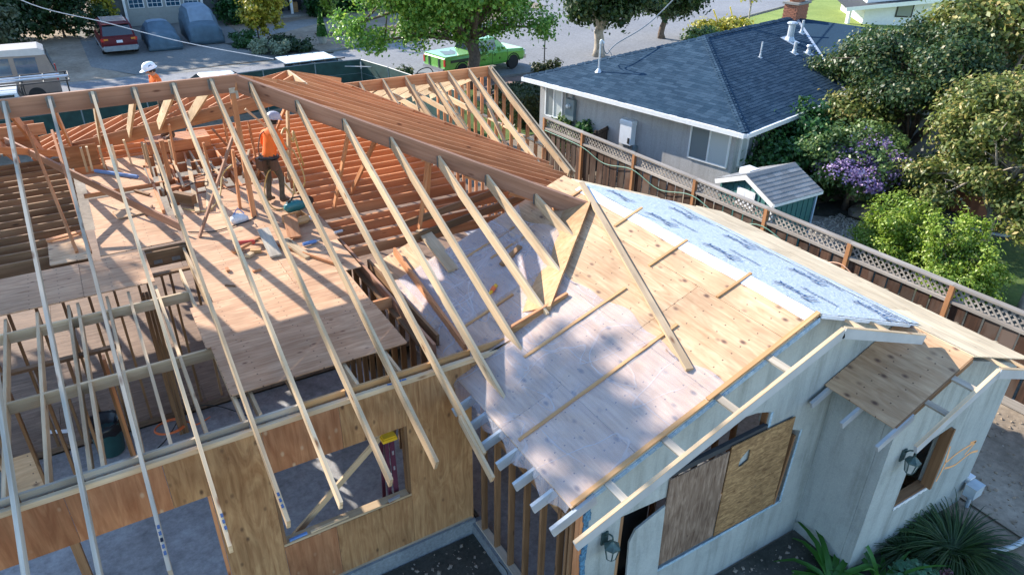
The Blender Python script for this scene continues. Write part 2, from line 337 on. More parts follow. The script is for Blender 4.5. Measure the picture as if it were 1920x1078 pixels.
# ------------------------------------------------------------------ helpers
V = Vector
def tag(o, label=None, cat=None, group=None, kind=None):
    if label: o['label'] = label
    if cat: o['category'] = cat
    if group: o['group'] = group
    if kind: o['kind'] = kind
    return o
def thing(name, label, cat, loc=(0, 0, 0), rz=0, group=None):
    o = bpy.data.objects.new(name, None); COL.objects.link(o); o.location = loc; o.rotation_euler = (0, 0, rz)
    o.empty_display_size = .2
    return tag(o, label, cat, group)
def world_of(q):
    w = q.matrix_basis.copy()
    return world_of(q.parent) @ q.matrix_parent_inverse @ w if q.parent else w
def attach(o, parent, local):
    if parent is not None:
        o.parent = parent
        if not local: o.matrix_parent_inverse = world_of(parent).inverted()
    return o
class MB:
    def __init__(s): s.v = []; s.f = []; s.m = []; s.smooth = False
    def face(s, pts, mi=0):
        n = len(s.v); s.v += [tuple(p) for p in pts]; s.f.append(list(range(n, n+len(pts)))); s.m.append(mi); return s
    def mesh(s, verts, faces, mi=0, M4=None):
        n = len(s.v); s.v += [tuple(M4 @ V(p)) if M4 else tuple(p) for p in verts]
        for f in faces: s.f.append([i+n for i in f]); s.m.append(mi)
        return s
    def box(s, a, b, M4=None, mi=0):
        x0, y0, z0 = a; x1, y1, z1 = b
        vs = [(x0, y0, z0), (x1, y0, z0), (x1, y1, z0), (x0, y1, z0), (x0, y0, z1), (x1, y0, z1), (x1, y1, z1), (x0, y1, z1)]
        return s.mesh(vs, [(0, 3, 2, 1), (4, 5, 6, 7), (0, 1, 5, 4), (1, 2, 6, 5), (2, 3, 7, 6), (3, 0, 4, 7)], mi, M4)
    def prism(s, poly, vec, mi=0):
        """extrude a planar polygon by vec"""
        n = len(poly); vec = V(vec); a = [V(p) for p in poly]; b = [p+vec for p in a]
        nrm = V((0, 0, 0))
        for i in range(n): nrm += a[i].cross(a[(i+1) % n])
        fl = nrm.dot(vec) > 0
        fs = [list(range(n))[::-1] if fl else list(range(n)), [n+i for i in (range(n) if fl else reversed(range(n)))]]
        for i in range(n):
            j = (i+1) % n; q = [i, j, n+j, n+i]; fs.append(q if fl else q[::-1])
        return s.mesh(a+b, fs, mi)
    def tube(s, pts, r, n=6, cap=True, mi=0, closed=False):
        pts = [V(p) for p in pts]; rs = r if isinstance(r, (list, tuple)) else [r]*len(pts); vs = []; fs = []; L = len(pts)
        prev = None
        for i, p in enumerate(pts):
            d = (pts[min(i+1, L-1)]-pts[max(i-1, 0)])
            d = d.normalized() if d.length > 1e-9 else Z
            if prev is None: u = d.orthogonal().normalized()
            else: u = prev-d*prev.dot(d); u = u.normalized() if u.length > 1e-6 else d.orthogonal().normalized()
            prev = u; w = d.cross(u)
            for k in range(n):
                a = 2*math.pi*k/n; vs.append(p+(u*math.cos(a)+w*math.sin(a))*rs[i])
        for i in range(L-1):
            for k in range(n):
                k2 = (k+1) % n; fs.append((i*n+k, i*n+k2, (i+1)*n+k2, (i+1)*n+k))
        if cap: fs.append(tuple(range(n))[::-1]); fs.append(tuple((L-1)*n+k for k in range(n)))
        return s.mesh(vs, fs, mi)
    def lathe(s, prof, n=16, M4=None, mi=0):
        vs = []; fs = []
        for r, z in prof:
            for k in range(n): a = 2*math.pi*k/n; vs.append((r*math.cos(a), r*math.sin(a), z))
        for i in range(len(prof)-1):
            for k in range(n):
                k2 = (k+1) % n; fs.append((i*n+k, i*n+k2, (i+1)*n+k2, (i+1)*n+k))
        fs.append(tuple(range(n))[::-1]); fs.append(tuple((len(prof)-1)*n+k for k in range(n)))
        return s.mesh(vs, fs, mi, M4)
    def loft(s, rings, cap=True, mi=0):
        n = len(rings[0]); vs = [p for r in rings for p in r]; fs = []
        for i in range(len(rings)-1):
            for k in range(n):
                k2 = (k+1) % n; fs.append((i*n+k, i*n+k2, (i+1)*n+k2, (i+1)*n+k))
        if cap: fs.append(tuple(range(n))[::-1]); fs.append(tuple((len(rings)-1)*n+k for k in range(n)))
        return s.mesh(vs, fs, mi)
    def data(s, name, mats):
        me = bpy.data.meshes.new(name); me.from_pydata(s.v, [], s.f)
        for m in (mats if isinstance(mats, (list, tuple)) else [mats]): me.materials.append(M[m])
        if isinstance(mats, (list, tuple)): me.polygons.foreach_set('material_index', s.m)
        if s.smooth: me.polygons.foreach_set('use_smooth', [True]*len(me.polygons))
        me.update(); return me
    def build(s, name, mats, parent=None, local=False, smooth=False):
        s.smooth = smooth
        o = bpy.data.objects.new(name, s.data(name, mats)); COL.objects.link(o)
        return attach(o, parent, local)
def inst(name, me, M4, parent=None, local=False):
    o = bpy.data.objects.new(name, me); COL.objects.link(o)
    o.location, q, o.scale = M4.decompose(); o.rotation_euler = q.to_euler()
    return attach(o, parent, local)
BOXC = {}
def boxmesh(L, w, d, mat, top, cut=None):
    k = (round(L, 2), w, d, mat, top)
    if k not in BOXC:
        h0, h1 = (-d, 0) if top else (-d/2, d/2)
        BOXC[k] = MB().box((0, -w/2, h0), (k[0], w/2, h1)).data('timber', mat)
    return BOXC[k]
def frame(p0, p1, up=Z):
    x = (V(p1)-V(p0)).normalized(); y = V(up).cross(x)
    y = V((0, 1, 0)) if y.length < 1e-6 else y
    y.normalize(); z = x.cross(y)
    m = Matrix((x, y, z)).transposed().to_4x4(); m.translation = V(p0); return m
def lum(name, p0, p1, w, d, mat, parent=None, up=Z, top=True, local=False):
    """one stick of lumber; the line p0-p1 is its top centre line (or its axis)"""
    L = (V(p1)-V(p0)).length
    o = inst(name, boxmesh(L, w, d, mat, top), frame(p0, p1, up), parent, local)
    return o
def panel(name, o0, u, v, th, mat, parent=None, local=False, holes=None):
    """rectangular sheet: corner o0, edge vectors u (grain) and v, thickness th along u x v"""
    u = V(u); v = V(v); L = u.length; W = v.length; x = u.normalized(); z = x.cross(v).normalized(); y = z.cross(x)
    m = Matrix((x, y, z)).transposed().to_4x4(); m.translation = V(o0)
    me = MB().box((0, 0, 0), (L, W, th)).data('sheet', mat)
    return inst(name, me, m, parent, local)
def poly_wall(name, P, th_vec, mat, parent, holes=()):
    """wall polygon with rectangular holes: P is a function (a, z)->point; pieces given as list of polys"""
    b = MB()
    for poly in holes: b.prism([P(*q) for q in poly], th_vec)
    return b.build(name, mat, parent)
def sheet(name, pts, mat, kind='structure', parent=None):
    o = MB().face(pts).build(name, mat, parent)
    if kind: o['kind'] = kind
    return o
def clone(root, loc, rz=None, label=None):
    r = root.copy(); COL.objects.link(r); r.location = loc
    if rz is not None: r.rotation_euler = (0, 0, rz)
    if label: r['label'] = label
    for ch in list(root.children):
        c = ch.copy(); COL.objects.link(c); c.parent = r
        for g in list(ch.children):
            d = g.copy(); COL.objects.link(d); d.parent = c
    return r
# foliage -----------------------------------------------------------------
NP = np.random.default_rng(11)
def leaf_mesh(name, P, N, size, mat, aspect=1.5, jitter=.5, fold=True):
    """P: leaf centres, N: outward directions; every leaf is a folded four-cornered blade"""
    n = len(P); sz = size*(1+jitter*(NP.random((n, 1))-.5)*1.2)
    a = NP.normal(size=(n, 3)); nn = N+a*.75; nn /= np.linalg.norm(nn, axis=1, keepdims=True)
    u = np.cross(nn, NP.normal(size=(n, 3))); u /= np.linalg.norm(u, axis=1, keepdims=True)
    w = np.cross(nn, u)
    L = u*sz*aspect*.5; W = w*sz*.5
    vs = np.stack([P-L, P+W*.9+nn*sz*.12, P+L, P-W*.9+nn*sz*.12], axis=1).reshape(-1, 3)
    me = bpy.data.meshes.new(name); me.vertices.add(4*n); me.vertices.foreach_set('co', vs.astype(np.float32).ravel())
    me.loops.add(4*n); me.loops.foreach_set('vertex_index', np.arange(4*n, dtype=np.int32))
    me.polygons.add(n); me.polygons.foreach_set('loop_start', np.arange(0, 4*n, 4, dtype=np.int32))
    me.materials.append(M[mat]); me.update(calc_edges=True); return me
def blob_points(blobs, n, clump, shell=.55, flat=.75):
    """leaf positions gathered into clumps that fill a set of ellipsoids, denser near the surface"""
    vol = np.array([b[1][0]*b[1][1]*b[1][2] for b in blobs])**.75; vol /= vol.sum()
    nc = max(6, n//38); C = []; D = []
    for (c, r), f in zip(blobs, vol):
        k = max(3, int(nc*f)); d = NP.normal(size=(k, 3)); d /= np.linalg.norm(d, axis=1, keepdims=True)
        rad = shell+(1-shell)*NP.random((k, 1))**.6
        rad *= 1+.14*np.sin(d[:, :1]*5+c[0])+.12*np.sin(d[:, 1:2]*6+c[1]*2)+.1*np.sin(d[:, 2:]*7)
        C.append(np.array(c)+d*rad*np.array(r)); D.append(d)
    C = np.concatenate(C); D = np.concatenate(D)
    i = NP.integers(0, len(C), n); csz = clump*(.55+.9*NP.random((len(C), 1)))
    off = NP.normal(size=(n, 3))*csz[i]*np.array([1, 1, flat])
    N = D[i]*.8+np.array([0, 0, .55])+off/(clump+1e-6)*.25
    return C[i]+off, N
def foliage(name, blobs, n, size, clump, mat, parent, shell=.55, aspect=1.5, flat=.75):
    P, N = blob_points(blobs, n, clump, shell, flat)
    o = bpy.data.objects.new(name, leaf_mesh(name, P, N, size, mat, aspect)); COL.objects.link(o)
    return attach(o, parent, False)
def limbs(base, top, r, tips, seed=1, mat='bark', parent=None, fork=.55):
    rr = random.Random(seed); b = MB(); base = V(base); top = V(top)
    pts = []
    for i in range(6):
        t = i/5; p = base.lerp(top, t)+V((rr.uniform(-1, 1), rr.uniform(-1, 1), 0))*r*.5*(0 if i in (0,) else 1); pts.append(p)
    b.tube(pts, [r*1.45, r*1.05, r, r*.92, r*.85, r*.7], 9)
    for k, tp in enumerate(tips):
        tp = V(tp); s = base.lerp(top, fork+(1-fork)*rr.random()*.95); md = s.lerp(tp, .5)+V((rr.uniform(-.2, .2), rr.uniform(-.2, .2), rr.uniform(.05, .35)))*(tp-s).length*.3
        q = [s, s.lerp(md, .5), md, md.lerp(tp, .5)+V((rr.uniform(-.1, .1),)*3)*.5, tp]
        b.tube(q, [r*.5, r*.42, r*.32, r*.22, r*.08], 6)
        for j in range(3):
            s2 = md.lerp(tp, rr.uniform(0, .8)); e = s2+V((rr.uniform(-1, 1), rr.uniform(-1, 1), rr.uniform(-.1, .8)))*(tp-s).length*.35
            b.tube([s2, s2.lerp(e, .5)+V((0, 0, .05)), e], [r*.2, r*.14, r*.04], 5)
    return b.build('trunk', mat, parent, smooth=True)
def tree(name, label, cat, base, h, r, blobs, n, size, clump, mat, bark='bark', seed=1, shell=.5, group=None, top=None, fork=.5, aspect=1.5):
    t = thing(name, label, cat, base, 0, group)
    base = V(base); tp = V(top) if top else base+V((0, 0, h))
    limbs(base-V((0, 0, .1)), tp, r, [V(c)+V((0, 0, -b[2]*.1)) for c, b in blobs], seed, bark, t, fork)
    foliage('crown', blobs, n, size, clump, mat, t, shell, aspect)
    return t
def blobs_in(c, r, k, sub, seed=1, squash=1):
    """k sub-crowns spread over an ellipsoid"""
    rr = random.Random(seed); out = []
    for i in range(k):
        th = i*2.39996+rr.uniform(-.3, .3); zz = 1-2*(i+.5)/k; q = math.sqrt(max(0, 1-zz*zz))
        rad = rr.uniform(.5, .85)
        s = sub*rr.uniform(.75, 1.3)
        out.append(((c[0]+math.cos(th)*q*r[0]*rad, c[1]+math.sin(th)*q*r[1]*rad, c[2]+zz*r[2]*rad), (s*r[0], s*r[1], s*r[2]*squash)))
    return out
def bezier(pts, n=8):
    """smooth curve through points"""
    pts = [V(p) for p in pts]; out = []
    for i in range(len(pts)-1):
        p0 = pts[max(i-1, 0)]; p1 = pts[i]; p2 = pts[i+1]; p3 = pts[min(i+2, len(pts)-1)]
        for k in range(n):
            t = k/n
            out.append(.5*((2*p1)+(p2-p0)*t+(2*p0-5*p1+4*p2-p3)*t*t+(3*p1-p0-3*p2+p3)*t**3))
    out.append(pts[-1]); return out
def cord(name, pts, r, mat, label, cat, n=8, seg=6, group=None, local=None):
    return tag(MB().tube(bezier(pts, n), r, seg).build(name, mat, None, smooth=True), label, cat, group)
def lettering(name, text, size, M4, mat, parent, align='CENTER', shear=0, local=False, bold=0):
    c = bpy.data.curves.new(name, 'FONT'); c.body = text; c.size = size; c.align_x = align; c.shear = shear; c.resolution_u = 3; c.offset = bold
    tmp = bpy.data.objects.new('tmp', c); COL.objects.link(tmp)
    dg = bpy.context.evaluated_depsgraph_get(); me = bpy.data.meshes.new_from_object(tmp.evaluated_get(dg))
    bpy.data.objects.remove(tmp); bpy.data.curves.remove(c)
    me.materials.clear(); me.materials.append(M[mat])
    return inst(name, me, M4, parent, local)
# ------------------------------------------------------------------ the setting
G = -.3
sheet('ground', [(-120, -30, G-.02), (160, -30, G-.02), (160, 260, G-.02), (-120, 260, G-.02)], 'soil')
def flat(name, pts, z, mat): return sheet(name, [(x, y, z) for x, y in pts], mat)
flat('street', [(-90, 33.9), (24, 33.9), (33, 33.4), (40, 38.2), (46.4, 41.9), (58, 45.7), (110, 61), (110, 75), (56, 58), (50, 120), (42, 120), (36, 54), (24, 46.4), (10, 43.5), (-90, 42.6)], G-.008, 'asphalt')
flat('driveway', [(4.4, 43.45), (10.6, 43.9), (10.5, 60), (1.2, 60), (1.2, 46.5), (3.2, 43.3)], G+.006, 'drive_concrete')
flat('dirt_parking', [(-9, 43.2), (3.1, 43.3), (1.2, 46.6), (1.2, 60), (-9, 60)], G+.002, 'dry_dirt')
flat('front_yard_dirt', [(10.9, 44.5), (25, 47.2), (25, 58), (10.6, 58)], G+.002, 'dry_dirt')
flat('front_path', [(10.6, 50.6), (13.2, 51.8), (17.5, 55), (30, 55.3), (30, 56.4), (15.6, 56.2), (10.6, 52.6)], G+.012, 'concrete')
flat('lawn_corner', [(33.5, 33.1), (40.2, 38.0), (46.6, 41.7), (58.2, 45.5), (110, 60.8), (110, -20), (44, -20), (44, 24), (30, 29.3)], G+.004, 'lawn_bright')
flat('lawn_verge', [(22.3, 32.2), (25, 33.7), (33.4, 33.1), (29.9, 29.3), (23, 30.6)], G+.004, 'lawn_bright')
flat('brick_walk', [(17.4, 31.0), (21.4, 31.0), (23.2, 33.7), (18.6, 33.8)], G+.006, 'brick_paving')
flat('front_lawn', [(10.8, 24.2), (16.4, 24.8), (16.6, 30.9), (17.4, 32.4), (12, 32.4)], G+.003, 'lawn')
flat('neighbour_yard', [(15.1, 3), (27, 3), (27, 13.0), (17.6, 14.2), (15.1, 15)], G+.003, 'dark_soil')
flat('neighbour_lawn', [(18.6, 2.5), (25, 2.5), (22.9, 9.8), (21.0, 10.6), (19.4, 9.4)], G+.009, 'lawn')
flat('gravel_strip', [(17.6, 12.4), (19.4, 13.3), (20.6, 12.0), (19.2, 11.2), (17.4, 11.4)], G+.008, 'pebble_bed')
flat('side_yard_dirt', [(11.55, 1), (14.7, 1), (14.7, 12), (11.55, 12)], G+.02, 'soil')
flat('planting_bed', [(3.9, 1.2), (11, 1.2), (11, 4.75), (3.9, 4.75)], G+.012, 'dark_soil')
flat('corner_ground', [(0.3, 4.2), (3.9, 4.2), (3.9, 7.35), (0.3, 7.35)], G+.012, 'dark_soil')
def kerb(name, pts, w=.16, h=.13, mat='concrete'):
    b = MB()
    for (x0, y0), (x1, y1) in zip(pts, pts[1:]):
        d = V((x1-x0, y1-y0, 0)).normalized(); n = V((-d.y, d.x, 0))*w/2
        b.prism([V((x0, y0, G-.02))-n, V((x1, y1, G-.02))-n, V((x1, y1, G-.02))+n, V((x0, y0, G-.02))+n], (0, 0, h))
    o = b.build(name, mat); o['kind'] = 'structure'; return o
kerb('kerb', [(-90, 33.9), (24, 33.9), (33, 33.4), (40, 38.2), (46.4, 41.9), (58, 45.7), (110, 61)])
kerb('kerb', [(10.7, 43.95), (14.0, 44.45), (24, 46.5), (34, 53.1)])
flat('gutter_pan', [(-90, 42.6), (10, 43.5), (14, 44.2), (24, 46.3), (24, 45.6), (10, 42.9), (-90, 42.0)], G-.003, 'concrete')
# scattered soil crumbs and pebbles on the open dirt by the house corner
def crumbs(name, area, n, lo, hi, mat, z=G+.02, seed=3):
    rr = random.Random(seed); b = MB()
    (x0, x1), (y0, y1) = area
    for i in range(n):
        s = lo+(hi-lo)*rr.random()**3; m = Matrix.Translation((rr.uniform(x0, x1), rr.uniform(y0, y1), z+s*.25)) @ Matrix.Rotation(rr.uniform(0, 6), 4, 'Z') @ Matrix.Rotation(rr.uniform(0, 3), 4, 'X') @ Matrix.Diagonal((s, s*.8, s*.6, 1))
        b.mesh([(1, 0, 0), (-1, 0, 0), (0, 1, 0), (0, -1, 0), (0, 0, 1), (0, 0, -1)], [(0, 2, 4), (2, 1, 4), (1, 3, 4), (3, 0, 4), (2, 0, 5), (1, 2, 5), (3, 1, 5), (0, 3, 5)], 0, m)
    o = b.build(name, mat); o['kind'] = 'stuff'; return o
tag(crumbs('soil_clods', ((11.6, 14.6), (1.5, 7)), 900, .012, .055, 'dry_dirt'), 'loose clods and pebbles on the bare dirt beside the old house', 'dirt')
tag(crumbs('bed_debris', ((4, 9), (2.6, 4.7)), 700, .01, .05, 'boulder', seed=5), 'pale chips and debris scattered over the dark planting bed', 'debris')
tag(crumbs('corner_debris', ((.6, 3.85), (4.6, 7.3)), 520, .01, .06, 'boulder', seed=6), 'pale chips scattered on the dark ground in the wall corner', 'debris')
tag(crumbs('pebbles', ((17.7, 20.3), (11.4, 12.9)), 1200, .02, .06, 'pot_stone', seed=8), 'bed of pale pebbles beside the green shed', 'pebbles')
tag(crumbs('rubble_heap', ((14.9, 22), (49.0, 50.3)), 500, .05, .22, 'dry_dirt', seed=9, z=G+.05), 'low ridge of dug-over dirt clods in the far front yard', 'dirt')

# ------------------------------------------------------------------ new timber frame
T = 5/12; AX, AY, AZ = 2.547, 13.677, 5.915; YW, ZW = 7.41, 3.304
H = thing('timber_frame_house', 'unfinished timber-framed addition with open rafters, plywood decks and plywood front wall', 'house', (0, 10, 0))
def zf(y): return ZW+T*(y-YW)            # front slope
def zr(x): return AZ-T*(x-AX)            # right slope
def zb(y): return AZ-T*(y-AY)            # back slope
W2X, W2Y0, W2Y1, W2Z = 4.24, 15.38, 16.65, 5.21
def zl(x): return W2Z-T*(W2X-x)          # wing, left slope
# slab, stem wall, subfloor
panel('slab', (-9, 7.43, -.15), (12.9, 0, 0), (0, 5.0, 0), .15, 'slab', H)
for j in range(4):
    for i in range(7):
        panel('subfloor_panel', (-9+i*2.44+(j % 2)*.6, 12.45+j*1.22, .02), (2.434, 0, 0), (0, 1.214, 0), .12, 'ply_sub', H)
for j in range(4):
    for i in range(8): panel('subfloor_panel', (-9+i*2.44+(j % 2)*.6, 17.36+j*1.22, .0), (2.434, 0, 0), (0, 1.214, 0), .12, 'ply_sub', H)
panel('slab', (8.1, 10.6, -.15), (1.75, 0, 0), (0, 6.79, 0), .12, 'slab', H)
panel('stem_wall', (-6, 7.38, -.5), (9.9, 0, 0), (0, .16, 0), .5, 'stem_concrete', H)
lum('mud_sill', (-6, 7.47, .045), (3.86, 7.47, .045), .09, .044, 'pine_grey', H)
# front wall: studs and plywood sheets
SX = [(-6, .25, 0, 2.35), (.97, 2.86, 1.0, 2.34)]
x = -5.8
while x < 3.9:
    def solid(z): return not any(a+.02 < x < b-.02 and lo < z < hi for a, b, lo, hi in SX)
    if solid(1.5): lum('stud', (x, 7.53, .045), (x, 7.53, 3.0), .04, .09, 'pine', H, up=(0, -1, 0), top=False)
    else: lum('stud', (x, 7.53, 2.42), (x, 7.53, 3.0), .04, .09, 'pine', H, up=(0, -1, 0), top=False)
    x += .406
for (x0, x1, z0, z1, m) in [(-3.6, -1.17, 2.35, 3.04, 'ply_wall_red'), (-1.165, -.17, 2.35, 3.04, 'ply_wall_red'), (-.165, .25, 2.35, 3.04, 'ply_wall'),
                            (.255, .965, 0, 3.04, 'ply_wall'), (.97, 1.947, 2.34, 3.04, 'ply_wall_red'), (1.952, 2.856, 2.34, 3.04, 'ply_wall'),
                            (2.86, 3.885, 0, 3.04, 'ply_wall'), (.97, 1.697, 0, 1.0, 'ply_wall_red'), (1.702, 2.856, 0, 1.0, 'ply_wall'),
                            (-6, -3.605, 2.35, 3.04, 'ply_wall')]:
    o = panel('wall_sheet', (x0, 7.425, z0), (0, 0, z1-z0), (x1-x0, 0, 0), .015, m, H)
lum('header', (-6, 7.5, 2.40), (.3, 7.5, 2.40), .1, .05, 'pine', H)
lum('window_sill', (.95, 7.5, 1.045), (2.88, 7.5, 1.045), .14, .04, 'pine', H)
lum('header', (.93, 7.5, 2.40), (2.9, 7.5, 2.40), .1, .05, 'pine', H)
for xx in (.99, 2.84): lum('jamb', (xx, 7.5, 1.05), (xx, 7.5, 2.35), .04, .14, 'old_lumber', H, up=(0, -1, 0), top=False)
lum('jamb', (.23, 7.5, .05), (.23, 7.5, 2.35), .04, .14, 'fir', H, up=(0, -1, 0), top=False)
lum('stud', (-1.24, 7.5, .05), (-1.24, 7.5, 2.35), .09, .09, 'old_lumber', H, up=(0, -1, 0), top=False)
lum('brace', (.9, 7.75, .55), (2.9, 7.75, 2.28), .09, .04, 'pine', H, up=(0, -1, 0))
lum('top_plate', (-6, 7.455, 3.11), (5.0, 7.455, 3.11), .06, .07, 'pine', H)
# rafters of the front slope and blocking between them
RX = [-.96+.615*k for k in range(-3, 13)]
RZ0_, SL_ = 4.256, .375
for k, xx in zip(range(-3, 13), RX):
    yt = AY-.045 if xx < AX else AY-(xx-AX)-.06
    yb = 6.13
    if k == 7: yb = 6.0
    if k == 8: yb = 5.98
    if k == 9: yb = 6.70
    if k >= 10: yb = 7.473+.8555*(xx-5.235)
    yb += rnd.uniform(-.03, .03) if k < 9 else 0
    zlo = zf(yb) if k < 10 else RZ0_-SL_*(7.41-xx)+.045
    mt = 'pine_grey' if k <= 1 else 'pine'  # leftmost rafters: their shade is painted in with the grey pine
    sk = rnd.uniform(-.012, .012)
    lum('rafter', (xx+sk, yb, zlo if k >= 10 else zf(yb)), (xx, yt, zf(yt)), .042, .19, mt, H)
for k, xx in zip(range(-3, 12), RX):
    nx = RX[k+4]
    lum('blocking', (xx+.022, 7.56, 3.175), (nx-.022 if nx < 5 else 5.02, 7.56, 3.175), .04, .10, 'pine_grey' if xx < 1.2 else 'batten', H)
    if nx > 5: break
lum('scab_board', (3.30, 5.75, zf(5.75)-.05), (3.30, 6.62, zf(6.62)-.05), .04, .13, 'pine', H)
# ridge, hip, wing ridge, valley
lum('ridge_beam', (-6, AY, AZ), (AX+.03, AY, AZ), .07, .30, 'fir_dark', H)
hipo = lum('hip_beam', (AX, AY, AZ+.0), (7.12, 9.104, 4.185), .075, .30, 'fir_dark', H)
lum('ridge_beam', (W2X, W2Y0-.1, W2Z), (W2X, W2Y1, W2Z), .045, .26, 'pine', H)
lum('hip_beam', (AX, AY, AZ), (W2X, W2Y0, W2Z), .045, .28, 'fir', H)
lum('valley_beam', (-.6, 20.22, zl(-.6)-.01), (W2X, W2Y0, W2Z-.01), .045, .29, 'fir', H)
lum('hip_beam', (W2X, W2Y1, W2Z), (-1.3, W2Y1+5.54, zl(-1.3)), .045, .24, 'fir', H)
lum('hip_beam', (W2X, W2Y1, W2Z), (6.0, W2Y1+1.76, zr(6.0)), .045, .24, 'fir', H)
# steel hangers at the rafter heads
hb = MB()
for s in (-1, 1):
    hb.box((s*.026-.004, -.05, -.21), (s*.026+.004, .003, -.015))
    hb.box((s*.044-.014, -.008, -.20), (s*.044+.014, -.002, -.02))
    for q in range(3): hb.box((s*.044-.006, -.014, -.17+q*.055), (s*.044+.006, -.004, -.155+q*.055))
hb = hb.data('rafter_hanger', 'steel_dark')
for xx in RX:
    if xx < AX-.05: inst('rafter_hanger', hb, Matrix.Translation((xx, AY-.035, AZ-.01)), H)
    elif xx < 7: inst('rafter_hanger', hb, Matrix.Translation((xx, AY-(xx-AX)-.06, zf(AY-(xx-AX))-.02)) @ Matrix.Rotation(R(-45), 4, 'Z') @ Matrix.Diagonal((.75, .75, 1, 1)), H)
panel('steel_plate', (AX-.16, AY-.041, AZ-.42), (0, 0, .2), (.15, 0, 0), .006, 'galv', H)
# back slope jack rafters down to the valley
for k, xx in enumerate([-3.42, -2.8, -2.19, -1.575, -.96, -.345, .27, .885, 1.5, 2.115]):
    yb = 21.2 if xx < -.33 else 19.95-(xx+.33)-.05
    lum('jack_rafter', (xx, yb, zb(yb)), (xx, AY+.04, AZ), .045, .225, 'pine' if xx > .1 else 'fir', H)
# wing rafters, left slope
y = 15.75
while y < 22.0:
    lo = 19.95-y-.33+.05 if y < 20.2 else -1.25
    hi = W2X-.03 if y < W2Y1 else W2X-(y-W2Y1)
    if hi-lo > .3: lum('jack_rafter', (lo, y, zl(lo)), (hi, y, zl(hi)), .04, .20, 'fir', H)
    y += .47
# right slope: long red jack rafters
y = 9.55
while y < 18.0:
    hi = AX+(AY-y)+.06 if y < AY else (AX+(y-AY) if y < W2Y0 else (W2X+.03 if y < W2Y1 else W2X+(y-W2Y1)))
    lo = 7.25 if y < 9.9 else (9.35 if y < 14.2 else 5.84+(17.53-y)-.05)
    if lo-hi > .35: lum('jack_rafter', (hi, y, zr(hi)), (lo, y, zr(lo)), .042, .235, 'fir', H)
    y += .56
# rear gable to the right
GY, GZ = 17.53, 4.55
lum('ridge_beam', (5.6, GY, GZ), (9.92, GY, GZ), .05, .27, 'fir', H)
lum('valley_beam', (5.84, GY, GZ), (9.5, GY-3.66, GZ-3.66*T), .045, .24, 'fir', H)
gx = [9.87-.615*k for k in range(7)]
for xx in gx:
    yb = GY-(xx-5.84)-.03 if xx < 8.75 else 13.5
    lum('rafter', (xx, yb, GZ-T*(GY-yb)), (xx, GY-.03, GZ), .042, .19, 'pine', H)
    lum('rafter', (xx, 21.4, GZ-T*(21.4-GY)), (xx, GY+.03, GZ), .042, .19, 'pine', H)
lum('barge_rafter', (9.98, 13.45, GZ-T*(GY-13.45)-.02), (9.98, GY, GZ-.02), .045, .19, 'pine', H)
for xx in (6.9, 7.5, 8.1, 8.7): lum('collar_board', (xx+.06, GY-1.5, GZ-.72), (xx+.06, GY+1.5, GZ-.72), .04, .14, 'pine', H)
for s in range(15):
    yy = 14.65+s*.406; zt = GZ-T*abs(yy-GY)-.2
    lum('stud', (9.87, yy, 0), (9.87, yy, zt), .045, .09, 'fir', H, up=(1, 0, 0), top=False)
lum('plate', (9.87, 14.6, 3.15), (9.87, 20.5, 3.15), .09, .045, 'pine', H)
lum('mud_sill', (9.87, 11.9, .045), (9.87, 20.5, .045), .09, .045, 'pine', H)
lum('plate', (8.85, 10.4, 3.15), (8.85, 14.6, 3.15), .09, .08, 'fir', H)
for s in range(10):
    yy = 10.6+s*.406; lum('stud', (8.85, yy, 0), (8.85, yy, 3.07), .045, .09, 'fir', H, up=(1, 0, 0), top=False)
for s in range(10):
    xx = 4.3+s*.6; lum('stud', (xx, 20.45, 0), (xx, 20.45, 3.1), .045, .09, 'fir', H, up=(0, 1, 0), top=False)
lum('brace', (9.8, 15.6, 2.0), (9.8, 17.4, 3.6), .04, .09, 'pine', H, up=(1, 0, 0))
lum('brace', (7.6, 16.6, 3.1), (7.6, 17.4, 4.35), .04, .09, 'pine', H, up=(1, 0, 0))
lum('brace', (8.9, 17.0, 3.1), (8.3, 17.4, 4.3), .04, .09, 'pine', H, up=(0, 1, 0))
# ceiling joists running across the plan (right, rear and left)
y = 13.35
while y < 20.4:
    lum('ceiling_joist', (3.62 if y < 16 else (2.9 if y < 18 else 2.3), y, 3.2), (6.9, y, 3.2), .042, .235, 'fir', H); y += .40
y = 13.75
while y < 19.5:
    lum('ceiling_joist', (-6, y, 3.17), (-.46, y, 3.17), .042, .235, 'old_lumber', H); y += .40
y = 18.4
while y < 20.4:
    lum('ceiling_joist', (-.4, y, 3.17), (2.3, y, 3.17), .042, .235, 'fir', H); y += .42
for yy in (10.95, 11.55): lum('ceiling_joist', (4.6, yy, 3.42), (7.6, yy+.75, 3.42), .05, .14, 'old_lumber', H)
for yy in (11.7, 12.2, 12.7, 13.0): lum('ceiling_joist', (3.6, yy, 3.05), (8.8, yy, 3.05), .042, .19, 'fir', H)
